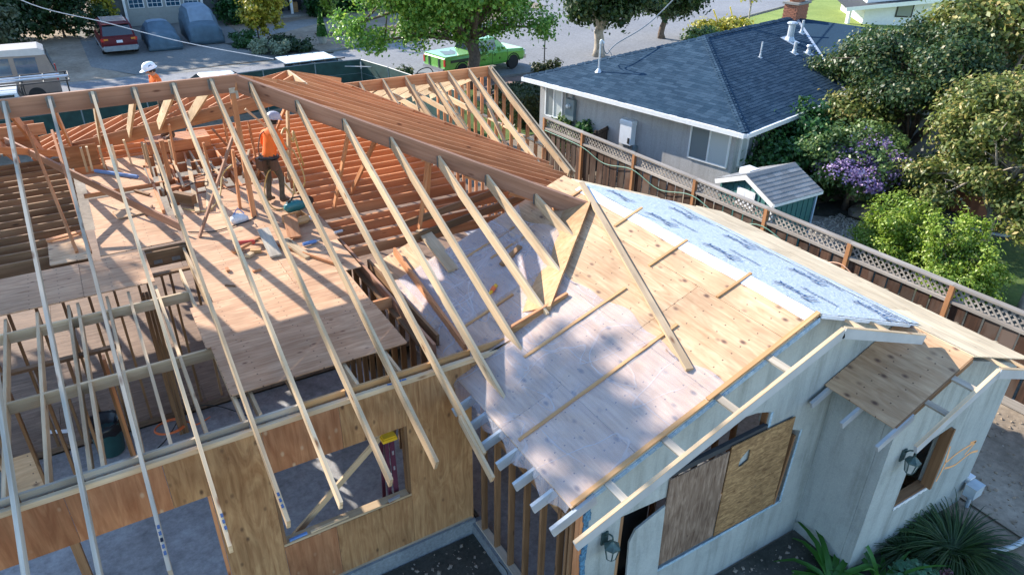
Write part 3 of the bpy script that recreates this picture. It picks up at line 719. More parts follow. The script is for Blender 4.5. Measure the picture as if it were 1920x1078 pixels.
# joists running front to back on the left, with two rows of blocking
for xx in (-4.1, -3.5, -2.9, -2.3, -1.70, -1.29, -.87, -.74, -.33, -.02, .385, .83, 1.03, 1.55, 2.3, 2.9):
    yb = 11.8 if xx < .4 else (12.2 if xx < .9 else 13.1)
    if xx > 2: yb = 10.6
    lum('ceiling_joist', (xx, 7.58, 3.14), (xx, yb, 3.14), .042, .19, 'pine', H)
js = [-4.1, -3.5, -2.9, -2.3, -1.70, -1.29, -.87, -.33, -.02, .385, .83]
for a, b_ in zip(js, js[1:]):
    for yy in (11.32, 9.455): lum('blocking', (a+.022, yy, 3.145), (b_-.022, yy, 3.145), .042, .17, 'pine', H)
lum('rim_joist', (-6, 13.2, 3.16), (1.1, 13.2, 3.16), .045, .235, 'old_lumber', H)
lum('rim_joist', (.36, 13.07, 3.16), (1.1, 13.07, 3.16), .045, .29, 'old_lumber', H)
for xx in (.5, .8): panel('splice_plate', (xx, 13.04, 2.93), (.14, 0, 0), (0, 0, .07), .006, 'galv', H)
lum('rim_joist', (3.6, 8.0, 3.12), (3.6, 13.2, 3.12), .045, .235, 'fir_dark', H)
lum('rim_joist', (3.75, 8.2, 3.12), (3.75, 11.0, 3.12), .045, .19, 'old_lumber', H)
lum('blocking', (3.24, 9.55, 3.14), (3.58, 9.55, 3.14), .045, .19, 'fir', H)
# decks
def deck(x0, x1, y0, y1, z=3.2, m='ply_deck'): return panel('deck_sheet', (x0, y0, z-.018), (x1-x0, 0, 0), (0, y1-y0, 0), .018, m, H)
deck(.79, 3.235, 8.13, 9.39); deck(.73, 3.22, 9.395, 10.65, 3.202)
deck(1.08, 2.34, 10.66, 11.9); deck(2.345, 3.5, 10.66, 11.9, 3.201); deck(1.12, 2.5, 11.905, 13.15, 3.201); deck(2.505, 3.56, 11.905, 13.15)
deck(1.12, 3.5, 13.155, 14.4); deck(1.3, 3.4, 14.405, 15.4)
deck(-.28, 1.04, 13.22, 14.43, 3.215); deck(-.26, 1.0, 14.435, 16.1, 3.215); deck(-.25, .95, 16.4, 17.7, 3.215); deck(.25, 1.1, 17.71, 18.5, 3.215)
deck(-6, -3.0, 11.79, 13.08, 3.22); deck(-2.995, -.63, 11.79, 13.08, 3.222); deck(-.625, .395, 11.79, 13.08, 3.22)
deck(-2.0, .39, 11.83, 13.05, 3.2)
deck(-1.05, -.47, 13.3, 14.5, 3.19, 'ply_roof')
lum('rail', (-.32, 16.22, 3.30), (1.2, 16.22, 3.30), .045, .09, 'fir', H)
# posts, braces and struts under the ridge and the hip
def post(p0, p1, w=.09, d=.09, m='fir', n='post'): return lum(n, p0, p1, w, d, m, H, up=(0, 1, 0), top=False)
post((2.44, 13.66, 3.2), (2.44, 13.66, 5.6), .09, .09, 'fir')
post((2.30, 14.2, 3.2), (2.36, 14.2, 4.4), .05, .09)
post((1.34, 13.2, 3.2), (2.40, 13.72, 4.95), .04, .09, 'fir_dark', 'brace')
post((3.95, 13.35, 3.2), (4.05, 12.2, 5.15), .045, .09, 'fir', 'strut'); post((4.5, 13.9, 3.2), (4.5, 12.0, 5.0), .045, .09, 'fir', 'strut')
post((3.6, 15.3, 3.2), (3.75, 15.2, 4.75), .045, .14, 'pine', 'strut'); post((3.85, 15.9, 3.2), (3.9, 15.9, 4.7), .045, .09)
post((3.1, 16.2, 4.6), (3.95, 15.9, 3.6), .045, .09, 'pine', 'brace')
post((4.9, 11.4, 3.1), (5.05, 11.15, 4.65), .045, .09, 'fir', 'strut'); post((5.5, 12.3, 3.1), (5.1, 11.2, 4.6), .045, .09, 'fir', 'brace')
post((-.62, 13.6, 3.2), (-.9, 16.0, 4.85), .045, .09, 'fir', 'strut'); post((-.42, 13.5, 3.2), (-.55, 17.1, 4.4), .045, .09, 'fir', 'strut')
lum('strong_back', (-1.5, 18.6, 4.0), (1.1, 13.5, 3.42), .045, .16, 'fir_dark', H)
lum('strong_back', (-1.9, 17.2, 4.3), (-.3, 18.4, 3.55), .045, .14, 'fir', H)
lum('header', (-3.2, 19.7, 3.95), (-.75, 19.6, 3.95), .045, .26, 'fir', H)
for xx in (1.6, 1.05, .45, .2, -.15):
    post((xx, 17.9-.2*xx, 3.2), (xx, 17.9-.2*xx, 3.75), .05, .09, 'pine', 'cripple')
lum('walk_plank', (1.15, 14.3, 3.26), (1.28, 17.2, 3.26), .09, .045, 'pine', H); lum('walk_plank', (1.52, 14.3, 3.27), (1.9, 17.5, 3.27), .09, .045, 'pine', H)
lum('walk_plank', (1.75, 14.35, 3.25), (2.3, 17.2, 3.25), .12, .045, 'pine', H); lum('walk_plank', (.95, 14.6, 3.3), (1.02, 17.6, 3.3), .05, .09, 'fir', H)
for k in range(5): lum('beam_stub', (1.05+.25*k, 15.9+.12*k, 3.24), (2.2+.3*k, 16.1+.25*k, 3.24), .09, .14, 'fir_dark' if k % 2 else 'fir', H)
# open floor of short joists, trimmers and props behind the worker
rj = random.Random(44)
for k, xx in enumerate((1.18, 1.42, 1.72, 2.02, 2.3, 2.62, 2.9, 3.2)):
    lum('ceiling_joist', (xx, 15.45, 3.2), (xx+rj.uniform(.0, .25), 18.35, 3.2), .045, .235, 'fir' if k % 3 else 'pine', H)
for k in range(5):
    a = V((1.1+.42*k, 15.6+rj.uniform(0, .6), 3.27)); lum('loose_joist', a, a+V((rj.uniform(-.2, .5), rj.uniform(1.4, 2.3), rj.uniform(0, .12))), .05, .05 if k % 2 else .12, 'pine', H)
for yy in (15.5, 16.6, 17.5): lum('blocking', (1.15, yy, 3.19), (3.3, yy+.05, 3.19), .045, .2, 'fir', H)
for xx, yy, hh in ((1.05, 16.9, .75), (1.6, 17.2, 1.0), (2.15, 16.2, .8), (2.75, 16.9, 1.15), (3.3, 17.0, .9), (.75, 17.9, .6), (-.05, 17.95, .55)):
    post((xx, yy, 3.2), (xx+rj.uniform(-.04, .04), yy, 3.2+hh), .045, .09, 'pine' if hh < .8 else 'fir', 'cripple')
post((3.05, 15.9, 3.2), (3.6, 14.7, 4.95), .045, .09, 'fir', 'brace'); post((2.9, 16.6, 3.3), (2.2, 15.0, 4.6), .045, .09, 'fir_dark', 'brace')
for yy in (18.5, 18.63, 18.76, 18.89, 19.02): lum('stacked_joist', (1.2, yy, 3.445), (2.6, yy+.03, 3.445), .12, .245, 'fir', H)
lum('post_block', (1.25, 15.1, 3.45), (1.55, 14.7, 3.45), .12, .2, 'old_lumber', H)
post((1.35, 16.5, 3.2), (1.35, 16.5, 4.1), .09, .14, 'fir')
# inner partition studs seen through the joists
for s in range(9): lum('stud', (-2.5+.38*s, 12.5, .14), (-2.5+.38*s, 12.5, 2.95), .04, .09, 'old_lumber', H, up=(0, 1, 0), top=False)
for s in range(3): lum('stud', (.18+.055*s, 11.95, 0), (.18+.055*s, 11.95, 2.95), .05, .14, 'old_lumber', H, up=(0, 1, 0), top=False)
lum('stud', (-.55, 10.3, 0), (-.55, 10.3, 2.95), .04, .14, 'fir', H, up=(0, 1, 0), top=False)
for s in range(12): lum('stud', (3.55, 7.9+s*.406, 0), (3.55, 7.9+s*.406, 2.9), .04, .09, 'old_lumber', H, up=(1, 0, 0), top=False)
lum('plate', (3.55, 7.6, 2.95), (3.55, 12.8, 2.95), .09, .05, 'old_lumber', H)
for s in range(9): lum('stud', (.3+.38*s, 12.56, .14), (.3+.38*s, 12.56, 2.95), .04, .09, 'old_lumber', H, up=(0, 1, 0), top=False)
for s in range(7): lum('stud', (-3.0+.4*s, 10.55, 0), (-3.0+.4*s, 10.55, 2.9), .04, .09, 'old_lumber', H, up=(0, 1, 0), top=False)
lum('plate', (-3.2, 10.55, 2.95), (-.3, 10.55, 2.95), .09, .045, 'old_lumber', H)
lum('plate', (-2.7, 12.5, 3.0), (3.5, 12.5, 3.0), .09, .045, 'old_lumber', H)
panel('shear_panel', (-3.3, 19.95, 3.2), (1.5, 0, 0), (0, 0, .75), .015, 'ply_wall_red', H); panel('shear_panel', (-1.75, 19.95, 3.2), (.8, 0, 0), (0, 0, .75), .015, 'ply_wall_red', H)
panel('shear_panel', (-.55, 18.3, 3.2), (.7, 0, 0), (0, 0, .5), .015, 'ply_wall_red', H)
# marker scribbles on the rafter tails and the plate
for xx, yy in ((-.345, 6.28), (.27, 6.3), (.885, 6.3), (-.345, 6.42)):
    for q in range(3): inst('marker_stroke', BOXC.setdefault('mk', MB().box((-.014, -.02, 0), (.014, .025, .002)).data('marker_stroke', 'ink_navy')), Matrix.Translation((xx, yy+.07*q, zf(yy+.07*q)+.002)) @ Matrix.Rotation(math.atan(T), 4, 'X'), H)
mk2 = MB().box((-.03, -.015, 0), (.03, .015, .002)).data('marker_stroke', 'ink_blue')
for xx in (3.02, 3.09, 3.16, 3.23): inst('marker_stroke', mk2, Matrix.Translation((xx-.35, 7.45, 3.112)) @ Matrix.Rotation(rnd.uniform(-.6, .6), 4, 'Z'), H)
# ------------------------------------------------------------------ old stucco wing
O = thing('stucco_house', 'old grey-green stucco wing with bare plywood gable roof and boarded window', 'house', (7.5, 6, G))
RX0, RZ0, SL = 7.41, 4.256, .375
def zol(x): return RZ0-SL*(RX0-x)
def zor(x): return RZ0-SL*(x-RX0)
cs = 1/math.sqrt(1+SL*SL)
def roof_sheet(x0, x1, y0, y1, zfun, m='ply_roof', lift=0, name='roof_sheet', th=.016):
    z0, z1 = zfun(x0), zfun(x1)
    return panel(name, (x0, y1, z0-th+lift), (0, y0-y1, 0), (x1-x0, 0, z1-z0), th, m, O)
step = 1.213*cs
rows = [3.66, 4.60, 4.60+step, 4.60+2*step, 7.405]
for i, (a, b_) in enumerate(zip(rows, rows[1:])):
    yy = [4.63, 6.2, 8.64, 11.12] if i % 2 == 0 else [4.63, 7.07, 9.5, 11.12]
    if i >= 1: yy[-1] = 10.3
    for c, d in zip(yy, yy[1:]): roof_sheet(a+.003, b_-.003, c+.003, d-.003, zol)
rowsr = [7.415, 7.415+step, 7.415+2*step, 7.415+3*step, 11.68]
for i, (a, b_) in enumerate(zip(rowsr, rowsr[1:])):
    y0 = 3.68 if a > 9.6 else 4.63
    yy = [y0, 6.4, 8.84, 10.2] if i % 2 else [y0, 5.2, 7.64, 10.1]
    for c, d in zip(yy, yy[1:]): roof_sheet(a+.003, b_-.003, c+.003, d-.003, zor, 'ply_roof_lit')
R2X, R2Z, S2 = 9.67, 3.41, .42
def z2l(x): return R2Z-S2*(R2X-x)
roof_sheet(9.70, 9.80, 3.68, 4.62, zor, 'ply_roof_lit', lift=.0)
roof_sheet(8.18, 9.67, 3.68, 4.765, z2l)
# battens nailed over the sheeting, one per 4 ft
def batten(x0, x1, y, nm='batten', w=.045): return lum(nm, (x0, y, zol(x0)+.026), (x1, y+rnd.uniform(-.02, .02), zol(x1)+.026), w, .024, 'batten', O)
batten(3.72, 6.2, 5.86); batten(6.86, 7.45, 5.84); batten(4.5, 6.22, 7.0); batten(6.72, 7.42, 7.08); batten(4.2, 5.08, 8.26); batten(5.3, 6.1, 9.35); batten(4.9, 6.0, 9.75)
batten(7.0, 7.55, 8.28); batten(6.6, 7.3, 9.6); batten(3.68, 5.6, 4.655, w=.06); batten(5.62, 7.42, 4.655, w=.06)
# walls
def stucco(pieces, P, th, name='wall'):
    b = MB()
    for q in pieces: b.prism([P(*p) for p in q], th)
    return b.build(name, 'stucco', O)
GYW = 4.78
def top1(x): return (zol(x) if x < RX0 else zor(x))-.12
Pg = lambda x, z: (x, GYW, z)
zb0 = -.5
gw = [[(4.02, zb0), (4.58, zb0), (4.58, top1(4.58)), (4.02, top1(4.02))],
      [(4.58, 2.08), (5.33, 2.04), (5.33, top1(5.33)), (4.58, top1(4.58))],
      [(4.58, zb0), (5.33, zb0), (5.33, .58), (4.58, .58)],
      [(5.33, zb0), (7.9, zb0), (7.9, .66), (5.33, .62)],
      [(5.33, 2.42), (5.7, 2.62), (6.1, 2.78), (6.45, 2.86), (6.8, 2.82), (7.1, 2.72), (7.1, top1(7.1)), (5.33, top1(5.33))],
      [(7.1, 2.45), (7.9, 2.05), (7.9, top1(7.9)), (RX0, top1(RX0)), (7.1, top1(7.1))],
      [(7.9, zb0), (8.6, zb0), (8.6, top1(8.6)), (7.9, top1(7.9))]]
stucco(gw, Pg, (0, .16, 0))
stucco([[(8.6, 2.2), (9.6, 2.7), (9.6, top1(9.6)), (8.6, top1(8.6))]], Pg, (0, .16, 0))
stucco([[(3.925, zb0), (4.775, zb0), (4.775, 2.80), (3.925, 2.80)]], lambda y, z: (8.452, y, z), (.16, 0, 0))
G2 = 3.76
def top2(x): return (z2l(x) if x < R2X else zor(x))-.12
stucco([[(8.45, zb0), (9.2, zb0), (9.2, top2(9.2)), (8.45, top2(8.45))], [(9.2, zb0), (10.06, zb0), (10.06, .72), (9.2, .72)],
        [(9.2, 1.86), (10.06, 1.94), (10.06, top2(10.06)), (R2X, top2(R2X)), (9.2, top2(9.2))],
        [(10.06, zb0), (11.5, zb0), (11.5, top2(11.5)), (10.06, top2(10.06))]], lambda x, z: (x, G2, z), (0, .16, 0))
stucco([[(G2+.165, zb0), (10.2, zb0), (10.2, 2.6), (G2+.165, 2.6)]], lambda y, z: (11.5, y, z), (-.16, 0, 0))
# eave, rakes, lookouts
for k in range(7):
    yy = 7.0-.4*k
    lum('rafter_tail', (3.36, yy, zol(3.36)-.02), (3.95, yy, zol(3.95)-.02), .045, .14, 'primer_grey', O)
for k in range(16):
    yy = 7.0-.4*k
    if yy > 4.8: lum('inner_rafter', (3.96, yy, zol(3.96)-.02), (7.38, yy, zol(7.38)-.02), .042, .14, 'old_lumber', O)
for k in range(9): lum('rafter_tail', (11.4, 4.3+.66*k, zor(11.4)-.02), (11.93, 4.3+.66*k, zor(11.93)-.02), .045, .10, 'pine', O)
FY = 4.27
def rake(x0, z0, x1, z1, y):
    lum('fly_rafter', (x0, y, z0), (x1, y, z1), .045, .14, 'primer_grey', O)
    lum('fly_rafter_cap', (x0, y, z0+.012), (x1, y, z1+.012), .05, .012, 'pine', O)
rake(3.45, zol(3.45), RX0-.02, RZ0, FY); rake(9.45, zor(9.45), RX0+.02, RZ0, FY)
for xx in (4.15, 4.95, 5.75, 6.55): lum('lookout', (xx, FY+.03, zol(xx)-.01), (xx, 4.78, zol(xx)-.01), .09, .04, 'pine_grey', O, up=(-SL, 0, 1))
for xx in (8.0, 8.6): lum('lookout', (xx, FY+.03, zor(xx)-.01), (xx, 4.78, zor(xx)-.01), .09, .04, 'pine', O, up=(SL, 0, 1))
lum('rake_flashing', (3.7, 4.615, zol(3.7)-.03), (7.4, 4.615, zol(7.4)-.03), .012, .07, 'flashing_blue', O)
rake(8.12, z2l(8.12), R2X-.02, R2Z, 3.33); rake(12.0, zor(12.0), R2X+.02, R2Z, 3.33)
for xx in (8.75, 9.25): lum('lookout', (xx, 3.36, z2l(xx)-.01), (xx, 3.77, z2l(xx)-.01), .08, .04, 'pine_grey', O, up=(-S2, 0, 1))
for xx in (10.2, 10.85): lum('lookout', (xx, 3.36, zor(xx)-.01), (xx, 3.77, zor(xx)-.01), .08, .04, 'pine', O, up=(SL, 0, 1))
for yy in (3.66, 4.2, 4.7): lum('rafter_tail', (7.85, yy, z2l(7.85)-.02), (8.5, yy, z2l(8.5)-.02), .045, .11, 'primer_grey', O)
lum('rake_board', (8.2, 3.668, z2l(8.2)+.0), (9.64, 3.668, z2l(9.64)+.0), .016, .09, 'old_lumber', O)
# exposed stud wall on the side of the old wing
for k in range(7):
    yy = 7.17-.4*k
    if yy > 4.85: lum('stud', (3.95, yy, -.05), (3.95, yy, 2.75), .045, .09, 'old_lumber', O, up=(1, 0, 0), top=False)
for yy in (4.92, 5.0): lum('stud', (3.95, yy, -.05), (3.95, yy, 2.75), .045, .09, 'old_lumber', O, up=(1, 0, 0), top=False)
lum('plate', (3.95, 4.86, 2.84), (3.95, 7.36, 2.84), .09, .08, 'old_lumber', O)
lum('mud_sill', (3.95, 4.86, -.05), (3.95, 7.36, -.05), .12, .045, 'pine_grey', O)
lum('fire_block', (3.95, 4.9, 2.2), (3.95, 7.2, 2.2), .05, .12, 'old_lumber', O)
panel('stem_wall', (3.84, 4.86, -.5), (.2, 0, 0), (0, 2.6, 0), .42, 'stem_concrete', O)
panel('floor', (4.05, 4.95, -.3), (7.3, 0, 0), (0, 5.8, 0), .14, 'slab', O)
for k in range(8): lum('inner_stud', (5.2, 5.2+.55*k, -.16), (5.2, 5.2+.55*k, 2.9), .045, .09, 'old_lumber', O, up=(1, 0, 0), top=False)
panel('inner_lining', (5.25, 5.1, -.15), (0, 4.4, 0), (0, 0, 2.6), .012, 'ply_deck', O)
for k in range(7): lum('inner_stud', (5.5+.4*k, 5.9, -.16), (5.5+.4*k, 5.9, 3.2), .045, .09, 'old_lumber', O, up=(0, 1, 0), top=False)
for k in range(5): lum('inner_stud', (9.0+.4*k, 4.9, -.16), (9.0+.4*k, 4.9, 2.6), .045, .09, 'fir', O, up=(0, 1, 0), top=False)
panel('inner_lining', (8.7, 4.97, -.15), (2.6, 0, 0), (0, 0, 1.3), .012, 'ply_deck', O)
for p0, p1 in (((3.9, 5.25, 2.2), (4.2, 5.6, 3.0)), ((3.95, 5.0, 1.9), (4.25, 5.15, 2.9))): lum('strut', p0, p1, .05, .05, 'batten', O, top=False)
# stucco broken away along the corner
rr = random.Random(4); b = MB()
for i in range(26):
    z = -.2+i*.115; b.box((3.985+rr.uniform(-.02, .015), 4.765+rr.uniform(-.01, .0), z), (4.06+rr.uniform(-.015, .02), 4.80, z+.12))
b.build('torn_paper_edge', 'felt_blue', O)
lum('corner_stud', (3.96, 4.83, -.2), (3.96, 4.83, 2.8), .05, .09, 'fir', O, up=(0, 1, 0), top=False)
# boarded window: sheets set proud of the opening, dark rail above them
panel('window_board', (5.32, 4.752, .74), (0, 0, 1.62), (1.06, 0, 0), .014, 'osb_grey', O)
wb = MB(); hole = [(6.62, 2.12), (6.75, 2.24), (6.80, 2.2), (6.80, 2.02), (6.66, 1.96), (6.60, 2.0)]
def tri_hole(b, outer, hole, P, th):
    # ring of quads between the outer rectangle and the hole
    n = len(hole); cx = sum(p[0] for p in hole)/n; cz = sum(p[1] for p in hole)/n
    (x0, z0), (x1, z1) = outer
    def edge(p):
        dx, dz = p[0]-cx, p[1]-cz; k = min([(x1-cx)/dx if dx > 1e-6 else 1e9, (x0-cx)/dx if dx < -1e-6 else 1e9, (z1-cz)/dz if dz > 1e-6 else 1e9, (z0-cz)/dz if dz < -1e-6 else 1e9])
        return (cx+dx*k, cz+dz*k)
    cor = [(x0, z0), (x1, z0), (x1, z1), (x0, z1)]
    pts = [(math.atan2(p[1]-cz, p[0]-cx), p, edge(p)) for p in hole]+[(math.atan2(c[1]-cz, c[0]-cx), None, c) for c in cor]
    pts.sort(key=lambda q: q[0]); last = [q[1] for q in pts if q[1]][-1]
    seq = []
    for a, h, e in pts:
        if h: last = h
        seq.append((last, e))
    for (h0, e0), (h1, e1) in zip(seq, seq[1:]+seq[:1]):
        poly = [h0, e0, e1] + ([h1] if h1 != h0 else [])
        b.prism([P(*q) for q in poly], th)
tri_hole(wb, ((6.395, .74), (7.64, 2.44)), hole, lambda x, z: (x, 4.738, z), (0, .014, 0))
wo = wb.build('window_board', 'osb_weathered', O)
b = MB(); b.box((6.5, 4.775, 1.9), (6.9, 4.779, 2.3)); b.build('board_backing', 'stucco', O)
lum('window_rail', (5.32, 4.80, 2.46), (7.1, 4.80, 2.50), .06, .09, 'roof_felt', O)
lum('window_jamb', (7.12, 4.85, .66), (7.12, 4.85, 2.68), .09, .04, 'old_lumber', O, up=(1, 0, 0)); lum('window_jamb', (7.74, 4.8, .66), (7.82, 4.8, 2.0), .06, .04, 'old_lumber', O, up=(1, 0, 0))
lum('window_trim', (7.86, 4.772, .64), (7.92, 4.772, 2.06), .04, .012, 'flashing_blue', O, up=(0, -1, 0)); lum('window_trim', (5.32, 4.772, .60), (7.9, 4.772, .64), .05, .012, 'flashing_blue', O, up=(0, -1, 0))
lum('window_trim', (7.13, 4.772, 2.44), (7.13, 4.772, 2.7), .05, .012, 'flashing_blue', O, up=(0, -1, 0))
# doorway with a loose panel of old stucco leaning in it
b = MB(); b.prism([(4.76, 4.70, .30), (5.31, 4.70, .52), (5.32, 4.76, 1.90), (4.84, 4.76, 1.72), (4.75, 4.75, 1.55)], (0, .03, 0)); b.build('door_panel', 'stucco', O)
lum('door_jamb', (4.60, 4.83, -.2), (4.60, 4.83, 2.07), .05, .05, 'old_lumber', O, up=(0, 1, 0))
panel('doorway_dark_sheet', (4.6, 5.1, -.2), (.75, 0, 0), (0, 0, 2.3), .01, 'dark_void', O)  # black sheet standing in for the darkness behind the doorway
# window on the near gable
lum('window_jamb', (10.03, 3.85, .74), (10.05, 3.85, 1.94), .05, .16, 'old_lumber', O, up=(0, 1, 0)); lum('window_sill', (9.2, 3.84, .75), (10.06, 3.84, .75), .15, .04, 'old_lumber', O)
rr = random.Random(9); b = MB()
for i in range(16):
    z = .72+i*.075; b.box((10.06+rr.uniform(-.012, .01), 3.750, z), (10.125+rr.uniform(-.02, .02), 3.758, z+.08))
b.build('torn_paper_edge', 'felt_blue', O)
b = MB()
for i in range(14):
    x = 9.2+i*.062; b.box((x, 3.749, .66+rr.uniform(-.01, .02)), (x+.062, 3.758, .725))
b.build('sill_flashing', 'wrap_white', O)
def stroke(pts, y, w=.02, nm='paint_mark'):
    b = MB(); pts = bezier([(p[0], y, p[1]) for p in pts], 5)
    for a, c in zip(pts, pts[1:]):
        d = (c-a).normalized(); n = V((-d.z, 0, d.x))*w; b.prism([a-n, c-n, c+n, a+n], (0, -.001, 0))
    return b.build(nm, 'paint_orange', O)
stroke([(10.3, .72), (10.36, 1.05), (10.30, 1.45)], 3.757); stroke([(10.36, 1.08), (10.7, 1.16), (11.17, 1.16), (10.98, 1.22)], 3.757); stroke([(11.17, 1.15), (10.95, .98)], 3.757); stroke([(10.42, .94), (10.75, .86), (11.12, .93), (11.4, .86)], 3.757)
# valley plywood under the new rafters, gusset and loose end blocks
VP = lambda x, y, lift=.02: V((x, y, zol(x)+lift))
vy = lambda x: 7.473+.8555*(x-5.235)
xs = [5.25, 5.83, 6.45, 7.1]
for a, c in zip(xs, xs[1:]):
    b = MB(); off = V((-.36, .30, -.02))
    lf = .10
    p = [V((a+.004, vy(a), zol(a)+lf)), V((c-.004, vy(c), zol(c)+lf))]; p2 = [V((v_.x, v_.y, zol(v_.x)+.004)) for v_ in p]
    q = [V((c-.40, vy(c)+.46, zol(c-.40)-.03)), V((a-.40, vy(a)+.46, zol(a-.40)-.03))]
    b.mesh([p[0], p[1], q[0], q[1], p2[0], p2[1]], [(0, 1, 2, 3), (4, 5, 1, 0), (4, 0, 3), (1, 5, 2), (3, 2, 5, 4)]); b.build('valley_sheet', 'ply_valley', H)
b = MB(); b.prism([(4.58, 7.55, 3.12), (5.6, 7.55, 3.30), (5.6, 7.55, 3.62), (4.58, 7.55, 3.27)], (0, .016, 0)); 
b = MB(); b.prism([(4.55, 7.53, zol(4.55)+.01), (5.58, 7.53, zol(5.58)+.01), (5.58, 7.53, 3.62), (4.55, 7.53, 3.30)], (0, .018, 0)); b.build('gusset_sheet', 'ply_wall', H)
lum('gusset_rail', (4.55, 7.56, 3.33), (5.6, 7.56, 3.64), .045, .04, 'fir', H)
b = MB(); b.prism([(3.9, 7.44, zol(3.9)+.01), (4.56, 7.44, zol(4.56)+.01), (4.56, 7.44, 3.04), (3.9, 7.44, 3.04)], (0, .016, 0)); b.build('wall_sheet', 'ply_wall', H)

# plastic film over the lower roof and the house wrap over the ridge
def film_mesh(x0, x1, y0, y1, nx, ny, zfun, edge, name, mat, lift, amp, label, cat, seed=2):
    rr = random.Random(seed); ph = [rr.uniform(0, 6) for _ in range(8)]; vs = []
    for j in range(ny+1):
        for i in range(nx+1):
            u, w = i/nx, j/ny; y = y0+(y1-y0)*w; x = x0+(x1-x0)*u; x += edge(u, w, y)
            h = amp*(math.sin(7*x+3.1*y+ph[0])*math.sin(2.3*y-1.7*x+ph[1])+.6*math.sin(15*x-9*y+ph[2])*math.sin(5*y+ph[3]))
            h = max(h, -amp*.3)+amp*.35
            z = zfun(max(x, 3.66))+lift+h
            if x < 3.66: z -= (3.66-x)*1.6
            vs.append((x, y, z))
    fs = [(j*(nx+1)+i, j*(nx+1)+i+1, (j+1)*(nx+1)+i+1, (j+1)*(nx+1)+i) for j in range(ny) for i in range(nx)]
    b = MB(); b.mesh(vs, fs); o = b.build(name, mat, None, smooth=True)
    return tag(o, label, cat)
film_mesh(3.60, 5.9, 4.66, 10.3, 64, 130, zol, lambda u, w, y: (u > .98)*(.05*math.sin(3.1*y)+.03*math.sin(7.7*y+1))-(u < .02)*(.02+.03*math.sin(9*y)), 'plastic_sheet', 'plastic_film', .006, .007, 'clear wrinkled plastic sheet covering the lower plywood roof slope', 'plastic sheet')
film_mesh(4.0, 6.3, 8.35, 10.25, 40, 40, zol, lambda u, w, y: (u > .97)*.1*math.sin(5*y), 'plastic_sheet', 'plastic_film', .022, .006, 'second plastic sheet lapped on the roof under the open rafters', 'plastic sheet', 5)
HW = thing('house_wrap', 'grey printed house wrap laid over the old roof ridge', 'house wrap', (7.5, 7, 4.2))
def strip(name, x0, x1, y0, y1, zfun, mat, lift, amp=.004, ny=60, nx=14, slant=0):
    vs = []; rr = random.Random(int(x0*100)); p = rr.uniform(0, 6)
    for j in range(ny+1):
        for i in range(nx+1):
            u, w = i/nx, j/ny; y = y0+(y1-y0)*w+slant*u*w; x = x0+(x1-x0)*u+((u < .01 or u > .99)*.006*math.sin(3*y+p))
            vs.append((x, y, zfun(x)+lift+amp*math.sin(9*y+13*x+p)*math.sin(4*y-3*x)))
    fs = [(j*(nx+1)+i, j*(nx+1)+i+1, (j+1)*(nx+1)+i+1, (j+1)*(nx+1)+i) for j in range(ny) for i in range(nx)]
    b = MB(); b.mesh(vs, fs); return b.build(name, mat, HW, smooth=True)
strip('wrap_edge', 7.23, 7.41, 4.64, 9.72, zol, 'wrap_white', .012); strip('wrap_sheet', 7.41, 9.72, 4.64, 9.85, zor, 'wrap_grey', .012, slant=.15)
strip('wrap_lap', 9.68, 9.98, 4.64, 10.0, zor, 'wrap_grey', .018); strip('wrap_tape', 9.70, 9.78, 4.64, 8.6, zor, 'wrap_white', .022, nx=4)
XA = V((0, 1, 0)); YA = V((-1, 0, SL)).normalized(); ZA = XA.cross(YA)
def wrap_text(txt, x, y, size, mat, shear=.25):
    m = Matrix((XA, YA, ZA)).transposed().to_4x4(); m.translation = V((x, y, zor(x)+.026)); lettering('printed_lettering', txt, size, m @ Matrix.Diagonal((1, 1.5, 1, 1)), mat, HW, shear=0, bold=size*.006)
for y in (8.12, 6.75, 5.36): wrap_text('Tyvek', 8.0, y, .30, 'ink_navy'); wrap_text('HomeWrap', 8.36, y-.08, .13, 'ink_navy')
for y in (9.35, 8.98, 7.58, 6.14, 4.95):
    if y == 9.35: wrap_text('Tyvek', 8.1, y, .28, 'ink_navy'); continue
    wrap_text('Tyvek', 9.36, y, .30, 'ink_navy'); wrap_text('HomeWrap', 9.60, y-.1, .14, 'ink_navy')
lum('rake_tail_flap', (7.45, 4.62, zor(7.45)+.01), (9.85, 4.60, zor(9.85)+.01), .02, .05, 'wrap_white', HW)
# loose timber on the roof
tag(lum('roof_plank', (5.78, 5.14, zol(5.78)+.05), (7.37, 9.72, zol(7.37)+.08), .10, .045, 'pine', None), 'long pale plank lying diagonally across the plywood roof', 'plank')
tag(lum('roof_offcut', (5.3, 9.0, zol(5.3)+.07), (5.75, 9.15, zol(5.75)+.07), .09, .04, 'old_lumber', None), 'short brown timber offcut on the plastic under the rafters', 'offcut')
tag(lum('roof_board', (4.0, 7.8, zol(4.0)+.13), (4.25, 11.0, zol(4.25)+.16), .045, .14, 'fir', None), 'reddish board lying on edge along the plastic under the rafters', 'board')
tag(lum('roof_board', (4.75, 9.6, zol(4.75)+.05), (4.9, 11.2, zol(4.9)+.05), .24, .04, 'pine', None), 'wide sunlit board lying on the inner end of the old roof', 'board')
tg = thing('air_tool', 'small yellow and orange hand tool lying on the plastic roof', 'tool', (4.86, 8.55, zol(4.86)+.05), .5)
b = MB(); b.tube([(-.14, 0, 0), (-.05, 0, .01), (.02, 0, .02)], [.018, .022, .03], 8); b.build('handle', 'tool_yellow', tg, True); b = MB(); b.tube([(.0, 0, .02), (.1, .02, .03), (.13, .02, .03)], [.035, .04, .02], 8); b.build('body', 'cord_orange', tg, True); b = MB(); b.tube([(.12, .02, .03), (.18, .03, .03)], [.03, .036], 8); b.build('nozzle', 'tool_yellow', tg, True)
